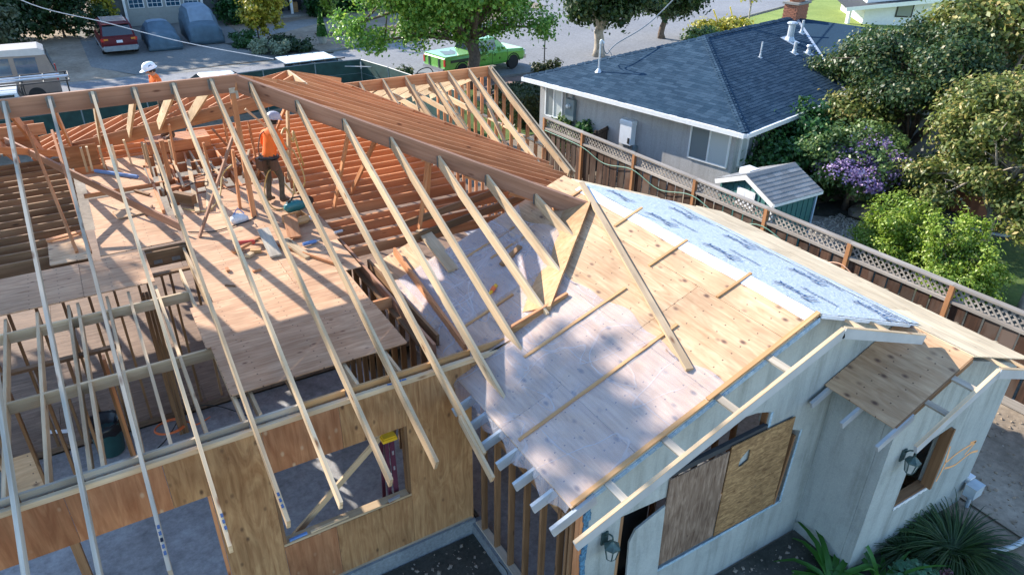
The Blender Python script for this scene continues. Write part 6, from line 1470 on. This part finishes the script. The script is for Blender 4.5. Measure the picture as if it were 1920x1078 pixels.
cb, rg = covered('covered_car', 'tall vehicle under a blue cover at the right of the driveway', (8.1, 52.4, G), R(-92), [(-2.4, .6, .95), (-2.3, 1.5, .93), (-1.9, 1.92, .86), (.4, 1.98, .82), (1.3, 1.25, .9), (2.1, 1.15, .92), (2.4, .98, .95), (2.5, .4, .95)], 2.0, 6); roof_patch(cb, rg, 2, 4, 8, 17)
# tan van on the street
vn = vehicle('van', 'tan van with pale raised roof parked at the left edge', 'van', (-3.1, 40.6, G), R(180), [(-2.7, .95, .35, .9), (-2.62, 1.0, .30, 1.25), (2.3, 1.0, .30, 1.25), (2.7, .95, .4, 1.0)], [(-2.66, .98, .9, 1.2, 1.25), (-2.45, .98, .86, 1.22, 2.12), (0, .98, .86, 1.22, 2.2), (1.9, .98, .84, 1.22, 2.1), (2.6, .95, .9, 1.2, 1.25)], 'van_tan', None, [(-1.7, -.9), (-1.7, .9), (1.8, -.9), (1.8, .9)], .37, glass='glass_blue', sidewin=((1, .18, .52), (1, .6, .98), (2, .06, .45), (2, .55, .95)))
b = MB(); b.loft([[(x, -.86*k, 2.08), (x, .86*k, 2.08), (x, .8*k, z), (x, -.8*k, z)] for x, k, z in ((-2.42, .98, 2.25), (-2.2, 1, 2.38), (1.7, 1, 2.38), (1.95, .95, 2.2))]); b.build('raised_roof', 'van_top', vn, True)
for s in (-1, 1): b = MB(); b.box((-2.70, s*.93-.06, .95), (-2.60, s*.93+.06, 1.3)); b.build('tail_light', 'tail_red', vn, True)
# white pickup with ladder rack
wp = vehicle('work_truck', 'white pickup with a black pipe rack parked below the tan van', 'truck', (-2.6, 35.35, G), R(180), [(-2.7, .92, .4, .95), (1.2, .95, .4, 1.0), (2.6, .9, .42, .95)], [(-.9, .9, .86, .98, 1.0), (-.7, .9, .76, 1.0, 1.72), (.7, .9, .76, 1.0, 1.74), (1.4, .88, .86, .98, 1.0)], 'vehicle_white', None, [(-1.7, -.86), (-1.7, .86), (1.75, -.86), (1.75, .86)], .36, sidewin=((1, .08, .92),))
rk = MB()
for s in (-1, 1):
    rk.tube([(-2.6, s*.85, 1.98), (2.2, s*.8, 1.98)], .03, 6)
    for x in (-2.5, -.9, 1.5): rk.tube([(x, s*.86, .95), (x, s*.84, 1.98)], .028, 6)
for x in (-2.6, -1.7, -.9, .3, 1.5, 2.2): rk.tube([(x, -.85, 1.98), (x, .85, 1.98)], .026, 6)
rk.build('ladder_rack', 'black', wp, True)
b = MB(); b.tube([(-2.6, .3, 2.05), (2.0, .35, 2.05)], .05, 8); b.tube([(-2.3, -.2, 2.05), (1.4, -.2, 2.05)], .035, 8); b.build('rack_pipes', 'silver', wp, True)
vehicle('parked_car', 'white car with only its roof showing behind the ridge', 'car', (5.4, 35.2, G), R(182), [(-2.2, .8, .3, .75), (-2.0, .88, .28, .9), (1.4, .88, .28, .88), (2.2, .78, .35, .7)], [(-1.9, .84, .8, .85, .92), (-1.1, .84, .68, .88, 1.42), (.3, .84, .68, .88, 1.47), (1.2, .82, .8, .85, .9)], 'vehicle_white', None, [(-1.35, -.8), (-1.35, .8), (1.35, -.8), (1.35, .8)], .32, sidewin=((1, .06, .47), (1, .53, .95)))
c2 = vehicle('work_truck', 'dark truck carrying white panels on a roof rack behind the screen fence', 'truck', (10.6, 35.4, G), R(4), [(-2.5, .9, .4, .95), (1.4, .92, .4, 1.0), (2.5, .88, .42, .95)], [(-1.6, .88, .84, .98, 1.0), (-1.4, .88, .76, 1.0, 1.6), (.8, .88, .76, 1.0, 1.62), (1.5, .86, .84, .98, 1.0)], 'cover_blue', None, [(-1.6, -.82), (-1.6, .82), (1.6, -.82), (1.6, .82)], .36, sidewin=((1, .08, .48), (1, .54, .94)))
for k in range(4): b = MB(); b.box((-1.9+.62*k, -.75, 1.72), (-1.34+.62*k, .75, 1.76)); b.build('rack_panel', 'vehicle_white', c2, True)
rk = MB()
for s in (-1, 1): rk.tube([(-2.0, s*.7, 1.68), (1.0, s*.7, 1.68)], .03, 6); rk.tube([(-1.3, s*.7, 1.3), (-1.3, s*.7, 1.7)], .03, 6); rk.tube([(.6, s*.7, 1.3), (.6, s*.7, 1.7)], .03, 6)
rk.build('ladder_rack', 'black', c2, True)
# green pickup
gp = vehicle('pickup_truck', 'bright green pickup truck with black wheels under the street tree', 'truck', (19.55, 36.05, G), R(10), [(-2.85, .93, .5, 1.08), (-2.78, .98, .42, 1.15), (1.2, .98, .40, 1.15), (1.5, .98, .40, 1.12), (2.65, .94, .42, 1.04), (2.85, .82, .48, .9)],
             [(-.85, .94, .88, 1.12, 1.16), (-.65, .94, .78, 1.13, 1.78), (.7, .94, .78, 1.13, 1.80), (1.45, .92, .86, 1.1, 1.13)], 'truck_green', None, [(-1.75, -.88), (-1.75, .88), (1.85, -.88), (1.85, .88)], .40, rim='silver', sidewin=((1, .06, .42), (1, .50, .94)))
b = MB(); b.box((-2.8, -.93, 1.12), (-.9, .93, 1.20)); b.build('bed_cover', 'truck_green', gp, True)
b = MB(); b.prism([(-2.5, -.5, 1.205), (-2.1, .55, 1.205), (-1.7, .2, 1.205), (-1.35, .6, 1.205), (-1.5, -.1, 1.205), (-1.9, -.6, 1.205)], (0, 0, .004)); b.build('cover_graphic', 'meter_grey', gp, True)
b = MB(); b.box((-2.5, -.995, .86), (-1.0, -.975, 1.0)); b.box((-2.88, -.5, .55), (-2.84, -.36, 1.08)); b.box((-2.88, .36, .55), (-2.84, .5, 1.08)); b.build('stripe', 'truck_dark', gp, True)
for s in (-1, 1):
    b = MB(); b.box((-2.87, s*.9-.06, .72), (-2.78, s*.9+.06, 1.05)); b.build('tail_light', 'tail_red', gp, True); b = MB(); b.box((2.70, s*.72-.14, .78), (2.84, s*.72+.14, .95)); b.build('headlight', 'lens', gp, True)
    for wx in (-1.75, 1.85): b = MB(); b.tube([(wx+.46*math.cos(a), s*.975, .40+.46*math.sin(a)) for a in [q*math.pi/8 for q in range(9)]], .03, 5); b.build('wheel_arch', 'rubber', gp, True)
b = MB(); b.box((2.72, -.85, .45), (2.92, .85, .68)); b.build('front_bumper', 'chrome', gp, True); b = MB(); b.box((-2.95, -.9, .45), (-2.82, .9, .62)); b.build('rear_bumper', 'chrome', gp, True)
for s in (-1, 1): b = MB(); b.box((.05, s*.99-.01, .98), (.22, s*.99+.01, 1.02)); b.build('door_handle', 'black', gp, True); b = MB(); b.box((.95, s*1.08-.09, 1.18), (1.08, s*1.08+.09, 1.34)); b.build('wing_mirror', 'truck_green', gp, True)
b = MB()
for x in (-.72, .34, 1.42):
    for sd3 in (-1, 1): b.box((x-.008, sd3*.982-.004, .48), (x+.008, sd3*.982+.004, 1.12))
o = b.build('panel_gap', 'black', gp, True); o['kind'] = 'stuff'
b = MB(); b.box((2.845, -.55, .70), (2.875, .55, .86)); b.build('grille', 'black', gp, True)
# pressure-washer like machine behind the truck
pw = thing('towed_compressor', 'small grey machine with black hoses behind the green pickup', 'machine', (15.9, 33.2, G)); b = MB(); b.box((-.25, -.2, .25), (.25, .2, .6)); b.tube([(-.2, -.25, .18), (-.2, .25, .18)], .17, 12); b.build('engine', 'meter_grey', pw, True)
b = MB(); b.tube(bezier([(-.2, 0, .5), (-.5, 0, 1.1), (-1.1, .1, 1.0), (-1.5, .1, .3)], 5), .025, 6); b.tube(bezier([(-.2, .1, .5), (-.7, .1, .85), (-1.3, .2, .8), (-1.9, .2, .2)], 5), .025, 6); b.build('hoses', 'cord_black', pw, True)
# ------------------------------------------------------------------ screened chain-link fence
CF = thing('screen_fence', 'chain-link fence with dark green screening along the site front', 'fence', (10, 33.4, G))
cp = [(-9.5, 32.2), (-7.1, 32.3), (-4.7, 32.4), (-2.3, 32.5), (.1, 32.7), (2.5, 32.9), (5.0, 33.1), (7.4, 33.4), (9.8, 33.6), (11.95, 33.45), (12.45, 31.3), (12.9, 28.7), (13.3, 26)]
for (x, y) in cp: b = MB(); b.tube([(x, y, G), (x, y, 1.55)], .03, 8); b.build('post', 'meter_grey', CF)
for (x0, y0), (x1, y1) in zip(cp, cp[1:]):
    b = MB(); b.tube([(x0, y0, 1.52), (x1, y1, 1.52)], .022, 6); b.tube([(x0, y0, .9), (x1, y1, .9)], .012, 5); b.build('rail', 'meter_grey', CF)
    b = MB(); d = V((x1-x0, y1-y0, 0)).normalized(); q = V((-d.y, d.x, 0))*.008; b.prism([V((x0, y0, G+.05))-q, V((x1, y1, G+.05))-q, V((x1, y1, 1.50))-q, V((x0, y0, 1.50))-q], q*.6); b.build('screen_panel', 'screen_green', CF)
    b = MB(); L = math.hypot(x1-x0, y1-y0); k = -1.8
    while k < L:
        for sgn in (1, -1):
            s0, s1 = max(k, 0), min(k+1.75, L)
            if s1 > s0:
                z0, z1 = (G+.05+(s0-k), G+.05+(s1-k)) if sgn > 0 else (1.5-(s0-k), 1.5-(s1-k)); p0 = V((x0, y0, z0))+d*s0+q*2; p1 = V((x0, y0, z1))+d*s1+q*2; b.tube([p0, p1], .004, 3, False)
        k += .14
    o = b.build('wire_mesh', 'galv', CF); o['kind'] = 'stuff'
b = MB(); b.box((11.9, 33.40, 1.1), (12.1, 33.42, 1.42)); b.build('notice', 'white_paint', CF)
# ------------------------------------------------------------------ house across the street
HG = thing('garage_house', 'grey house with a panelled garage door across the street', 'house', (7, 60, G))
b = MB(); b.box((2.6, 58.6, G), (4.55, 59, 4.2)); b.box((9.35, 58.6, G), (10.6, 59, 4.2)); b.box((4.55, 58.6, 2.25), (9.35, 59, 4.2)); b.box((2.6, 59, G), (2.9, 66, 4.2)); b.build('wall', 'siding_grey', HG)
b = MB(); b.box((4.55, 58.72, G), (9.35, 58.8, 2.25)); gd = b.build('garage_door', 'garage_paint', HG)
for r_ in range(4):
    for k in range(4):
        z0 = G+.06+r_*.62; x0 = 4.65+k*1.18
        if r_ >= 2: continue
        b = MB(); b.box((x0, 58.70, z0), (x0+1.08, 58.725, z0+.52)); b.box((x0+.08, 58.69, z0+.08), (x0+1.0, 58.702, z0+.44)); b.build('door_panel', 'garage_paint', gd)
for k in range(4):
    x0 = 4.72+k*1.18; fr = MB(); fr.box((x0, 58.66, .86), (x0+.98, 58.69, 1.46)); fo = fr.build('door_window', 'white_paint', HG)
    for i in range(3):
        for j in range(2): q = MB(); q.box((x0+.05+i*.30, 58.652, .90+j*.27), (x0+.32+i*.30, 58.662, 1.14+j*.27)); q.build('pane', 'glass_blue', fo)
for x in (4.45, 9.45): lum('door_post', (x, 58.5, G), (x, 58.5, 2.6), .16, .14, 'white_paint', HG, up=(0, 1, 0), top=False)
slab_face('roof', [(1.8, 57.6, 3.6), (11.2, 57.6, 3.6), (11.2, 65, 6.4), (1.8, 65, 6.4)], 'shingle_grey', HG)
HP = thing('porch_house', 'dark grey house front with white porch posts and planting', 'house', (18, 60, G))
b = MB(); b.box((10.7, 60.0, G), (24.5, 60.3, 4.5)); b.box((24.3, 60.3, G), (24.6, 68, 4.5)); b.build('wall', 'siding_grey', HP)
for k in range(9): lum('siding_board', (10.7, 59.985, G+.35+k*.30), (24.5, 59.985, G+.35+k*.30), .02, .26, 'siding_grey', HP)
b = MB(); b.box((14.6, 59.94, G), (15.6, 59.97, 2.2)); b.build('front_door', 'black', HP); b = MB(); b.box((15.9, 59.9, G), (17.0, 59.96, 2.0)); b.build('side_door', 'dark_void', HP)
for x in (10.9, 11.9, 15.75, 17.3): lum('porch_post', (x, 58.3, G), (x, 58.3, 3.4), .18, .18, 'white_paint', HP, up=(0, 1, 0), top=False)
panel('porch_slab', (10.7, 57.6, G), (7.5, 0, 0), (0, 2.3, 0), .14, 'concrete', HP)
for x0, x1 in ((18.4, 20.4), (22.3, 24.0)):
    b = MB(); b.box((x0, 59.90, 1.0), (x1, 59.96, 2.6)); w = b.build('window', 'white_paint', HP)
    for s in (0, 1): q = MB(); m_ = (x0+x1)/2; q.box((x0+.08 if not s else m_+.03, 59.885, 1.08), (m_-.03 if not s else x1-.08, 59.902, 2.52)); q.build('pane', 'glass_blind', w)
slab_face('roof', [(10.3, 57.2, 3.5), (25.2, 57.2, 3.5), (25.2, 66, 6.6), (10.3, 66, 6.6)], 'shingle_grey', HP)
b = MB(); b.box((16.0, 58.9, G+.14), (16.4, 59.2, .55)); tag(b.build('porch_box', 'batten'), 'small tan box standing on the far porch', 'box')
# white house on the corner
HW2 = thing('white_house', 'white house with a dark roof edge at the top of the picture', 'house', (56, 34, G))
ua = V((math.cos(R(-40)), math.sin(R(-40)), 0)); ub = V((math.sin(R(40)), math.cos(R(40)), 0)); hc = V((52.9, 35.8, 0))
b = MB(); b.prism([hc+Z*G, hc+ua*9+Z*G, hc+ua*9+ub*7+Z*G, hc+ub*7+Z*G], (0, 0, 3.3)); b.build('wall', 'white_paint', HW2)
e0 = hc-ua*1.6-ub*.8; slab_face('roof', [e0+Z*1.0, e0+ua*12+Z*2.6, e0+ua*12+ub*9+Z*2.9, e0+ub*9+Z*1.6], 'roof_felt', HW2, .16)
lum('fascia', e0+Z*.95, e0+ua*12+Z*2.55, .06, .28, 'white_paint', HW2); pp = hc-ua*1.1; lum('porch_post', (pp.x, pp.y, G), (pp.x, pp.y, .85), .25, .25, 'white_paint', HW2, up=(0, 1, 0), top=False)
q = hc+ua*2.2-ub*.02; b = MB(); b.prism([q+Z*.3, q+ua*1.2+Z*.3, q+ua*1.2+Z*1.3, q+Z*1.3], -ub*.03); w = b.build('window', 'black', HW2); b = MB(); b.prism([q+ua*.1-ub*.035+Z*.4, q+ua*1.1-ub*.035+Z*.4, q+ua*1.1-ub*.035+Z*1.2, q+ua*.1-ub*.035+Z*1.2], -ub*.005); b.build('pane', 'glass_house', w)
# ------------------------------------------------------------------ street trees and planting
tree('street_tree', 'leafy bright green street tree in front of the green pickup', 'tree', (17.6, 32.8, G), 4.2, .30, blobs_in((16.4, 33.6, 5.1), (4.7, 4.4, 2.9), 44, .27, 2)+[((13.3, 35.2, 2.0), (.9, .8, .8)), ((12.4, 35.9, 2.7), (.9, .9, .8)), ((20.6, 31.3, 2.7), (.8, .8, .9)), ((15.0, 34.1, 2.2), (.8, .8, .6)), ((17.9, 32.8, 1.75), (.5, .5, .3)), ((18.7, 32.3, 2.7), (.8, .8, .55)), ((17.0, 33.1, 2.6), (.8, .8, .6)), ((19.6, 31.8, 3.1), (.7, .7, .6))], 74000, .125, .27, 'leaf_ginkgo', seed=3, fork=.45, shell=.35)
tree('street_tree', 'dark green tree with a pale trunk beyond the neighbour roof', 'tree', (27.9, 35.9, G), 2.4, .30, blobs_in((28.2, 36.0, 3.4), (2.9, 2.7, 1.9), 20, .32, 5), 17000, .18, .26, 'leaf_plane', 'bark_pale', 5, fork=.5, shell=.4)
tree('street_tree', 'dark green tree with yellow-marked trunk by the corner', 'tree', (35.2, 38.5, G), 2.0, .2, blobs_in((35.3, 38.5, 2.7), (2.5, 2.4, 1.7), 16, .33, 8), 12000, .18, .26, 'leaf_plane', 'bark', 8, fork=.5, shell=.4)
tree('sapling', 'young yellow-green sapling beside the driveway', 'tree', (11.1, 49.8, G), 2.4, .05, blobs_in((11.4, 49.6, 1.75), (1.45, 1.4, 1.5), 16, .34, 4), 5200, .15, .16, 'leaf_yellow', seed=4, fork=.2, shell=.3)
tree('small_tree', 'thin-trunked young tree with orange leaves by the far street', 'tree', (44.8, 39.7, G), 2.2, .06, blobs_in((44.7, 39.8, 2.2), (1.0, 1.0, .8), 8, .4, 6), 1800, .16, .15, 'leaf_yellow', 'bark_pale', 6)
pt = thing('potted_conifer', 'cone-shaped conifer in a pale stone pot', 'potted plant', (14.42, 47.08, G)); b = MB(); b.lathe([(.20, 0), (.22, .04), (.30, .38), (.34, .42), (.34, .47), (.28, .47)], 16); b.build('pot', 'pot_stone', pt, True, smooth=False)
P = []; 
for i in range(4200):
    h = rnd.random()**1.4; r_ = .33*(1-h)**.75*(.75+.3*rnd.random()); a = rnd.uniform(0, 6.28); P.append((14.42+r_*math.cos(a), 47.08+r_*math.sin(a), G+.45+h*1.65))
P = np.array(P); Nn = P-np.array([14.42, 47.08, 0]); Nn[:, 2] = .3; o = bpy.data.objects.new('crown', leaf_mesh('crown', P, Nn/np.linalg.norm(Nn, axis=1, keepdims=True), .06, 'leaf_cone')); COL.objects.link(o); attach(o, pt, False)
for (l, c, r_, n, m, sd2) in (('grey-green sage bush nearest the kerb', (10.2, 46.0, -.02), (.5, .5, .38), 1500, 'leaf_sage', 1), ('grey-green sage bush to the right of its neighbour', (11.3, 45.3, -.02), (.5, .45, .36), 1500, 'leaf_sage', 2), ('grassy green bush at the foot of the sapling', (9.9, 48.4, .1), (.8, .8, .5), 2500, 'leaf_bush', 3), ('dark spreading shrub behind the sage bushes', (11.9, 46.9, .02), (.95, .8, .45), 2600, 'leaf_dark', 4), ('dark low shrub at the end of the planting strip', (12.7, 45.4, -.05), (.7, .6, .3), 1500, 'leaf_dark', 5)):
    bush('verge_shrub', l, c, r_, n, .10, m, 5, .5, .11, sd2, 'shrub', .03)
flat('planting_strip', [(8.9, 49.8), (10.6, 44.2), (13.6, 44.7), (13.2, 47.2), (11.6, 50.4)], G+.008, 'dark_soil')
for (l, nm, c, r_, n, m, sd2) in (('mass of dark shrubs behind the red minivan', 'hedge_mass', (.4, 56.5, 1.6), (2.6, 1.5, 1.9), 9000, 'leaf_dark', 11), ('dark conifer-like shrub left of the red minivan', 'hedge_mass', (-2.6, 55.5, 1.8), (1.9, 1.6, 2.2), 8000, 'leaf_dark', 12), ('pale-tipped olive bush above the tan van', 'olive_bush', (-4.2, 51.0, 1.2), (2.4, 1.8, 1.5), 8000, 'leaf_olive', 13), ('dark tree filling the upper left corner', 'corner_tree', (-5.8, 57.5, 3.6), (3.2, 2.6, 3.2), 12000, 'leaf_dark', 14), ('yellow-green bush beside the garage post', 'garage_bush', (3.0, 57.2, 1.2), (.65, .6, 1.0), 1800, 'leaf_yellow', 15), ('dark green creeper by the porch post', 'porch_bush', (11.4, 56.6, .8), (1.2, .8, 1.0), 3500, 'leaf_bush', 16), ('green shrub by the far front door', 'porch_bush', (17.4, 57.0, .5), (.7, .6, .8), 1800, 'leaf_bush', 17), ('row of dark shrubs under the far windows', 'porch_bush', (20.6, 58.4, .4), (2.6, .7, .7), 4500, 'leaf_bush', 18), ('small willow-like bush behind the potted conifer', 'porch_bush', (17.9, 56.0, 1.2), (.5, .5, 1.3), 1500, 'leaf_lime', 19)):
    bush(nm, l, c, r_, n, .16, m, 8, .48, .22, sd2, 'bush', .06)
rb = bush('red_flower_bush', 'bush with red flowers on the porch', (11.2, 58.0, 1.2), (.7, .5, 1.1), 1200, .12, 'leaf_bush', 5, .5, .15, 3); foliage('flowers', blobs_in((11.2, 57.8, 1.3), (.7, .5, 1.0), 4, .5, 2), 350, .11, .15, 'leaf_red', rb)['kind'] = 'stuff'
bush('flower_border', 'pale flowering border beside the yellow stakes', (40.6, 38.2, .05), (2.6, 1.3, .4), 3500, .16, 'leaf_yellow', 6, .5, .2, 21, 'shrub'); bush('flower_border', 'low reddish border shrub beyond the blue roof', (37.6, 37.2, .0), (1.4, .9, .35), 1500, .16, 'leaf_purplebush', 5, .5, .2, 22, 'shrub')
for (x, y, dx, l) in ((41.0, 38.7, -.65, 'yellow guy-wire stake nearer the dark corner tree'), (42.9, 39.2, -.4, 'yellow guy-wire stake nearer the thin young tree')):
    tag(MB().tube([(x, y, G), (x+dx, y+.4, 1.1)], .045, 8).build('guy_stake', 'pole_yellow'), l, 'stake')
lp = thing('lamp_post', 'black lantern lamp post at the edge of the street', 'lamp post', (23.35, 35.0, G)); b = MB(); b.tube([(0, 0, 0), (0, 0, .3), (0, 0, 1.55)], [.06, .035, .03], 8); b.tube([(-.16, 0, 1.0), (.16, 0, 1.0)], .015, 5); b.build('pole', 'black', lp, True)
b = MB(); b.lathe([(.04, 1.52), (.11, 1.56), (.12, 1.58)], 6); b.lathe([(.16, 1.86), (.10, 1.94), (.03, 1.98), (.02, 2.05)], 6); b.build('lantern_frame', 'black', lp, True); b = MB(); b.lathe([(.09, 1.58), (.13, 1.86)], 6); b.build('glass', 'lantern_glass', lp, True)
bush('kerb_shrub', 'low planting around the lamp post base', (22.6, 33.6, .0), (.9, .5, .3), 1100, .11, 'leaf_hedge', 4, .5, .12, 6, 'shrub', .02)
bush('brown_bush', 'small rusty-brown conifer beside the screen fence', (13.4, 31.8, .6), (.45, .45, .85), 1300, .10, 'leaf_maple', 4, .5, .12, 7, 'bush', .03)
cord('overhead_cable', [(-4, 50, 5.6), (-1.1, 44.5, 3.55), (2.3, 42.6, 2.5), (5.2, 40.3, 1.75), (8.0, 37.7, 1.3), (9.9, 35, 1.2), (12.1, 32.5, 1.35)], .02, 'cable_light', 'pale overhead cable slung across the street and driveway', 'cable')
# trees that stand outside the picture on the sun side and throw the dappled shade
tree('shade_tree', 'tall tree standing out of frame to the left of the site', 'tree', (-8.6, 22.0, G), 7.5, .3, blobs_in((-8.6, 21.6, 10.0), (2.3, 2.3, 2.3), 14, .38, 31)+blobs_in((-9.4, 27.6, 10.4), (2.2, 2.6, 2.2), 12, .38, 35)+[((-4.7, 24.2, 14.2), (.35, .5, .3)), ((-5.9, 24.6, 14.0), (.35, .4, .3)), ((-5.0, 25.9, 15.0), (.3, .3, .3))], 11000, .26, .36, 'leaf_ginkgo', seed=31, fork=.5)
for (x, y, zc, r_, l, sd2) in ((-7.5, 64, 8.5, 3.6, 'tall tree behind the garage, out of frame on the left', 32), (-.5, 66, 9.0, 4.0, 'tall tree behind the garage roof, out of frame', 33), (6.5, 68, 9.5, 4.0, 'tall tree behind the garage house to the right, out of frame', 34)):
    tree('shade_tree', l, 'tree', (x, y, G), zc-1, .3, blobs_in((x, y, zc), (r_, r_, 4.2), 12, .4, sd2), 3200, .55, .6, 'leaf_dark', seed=sd2, fork=.5)
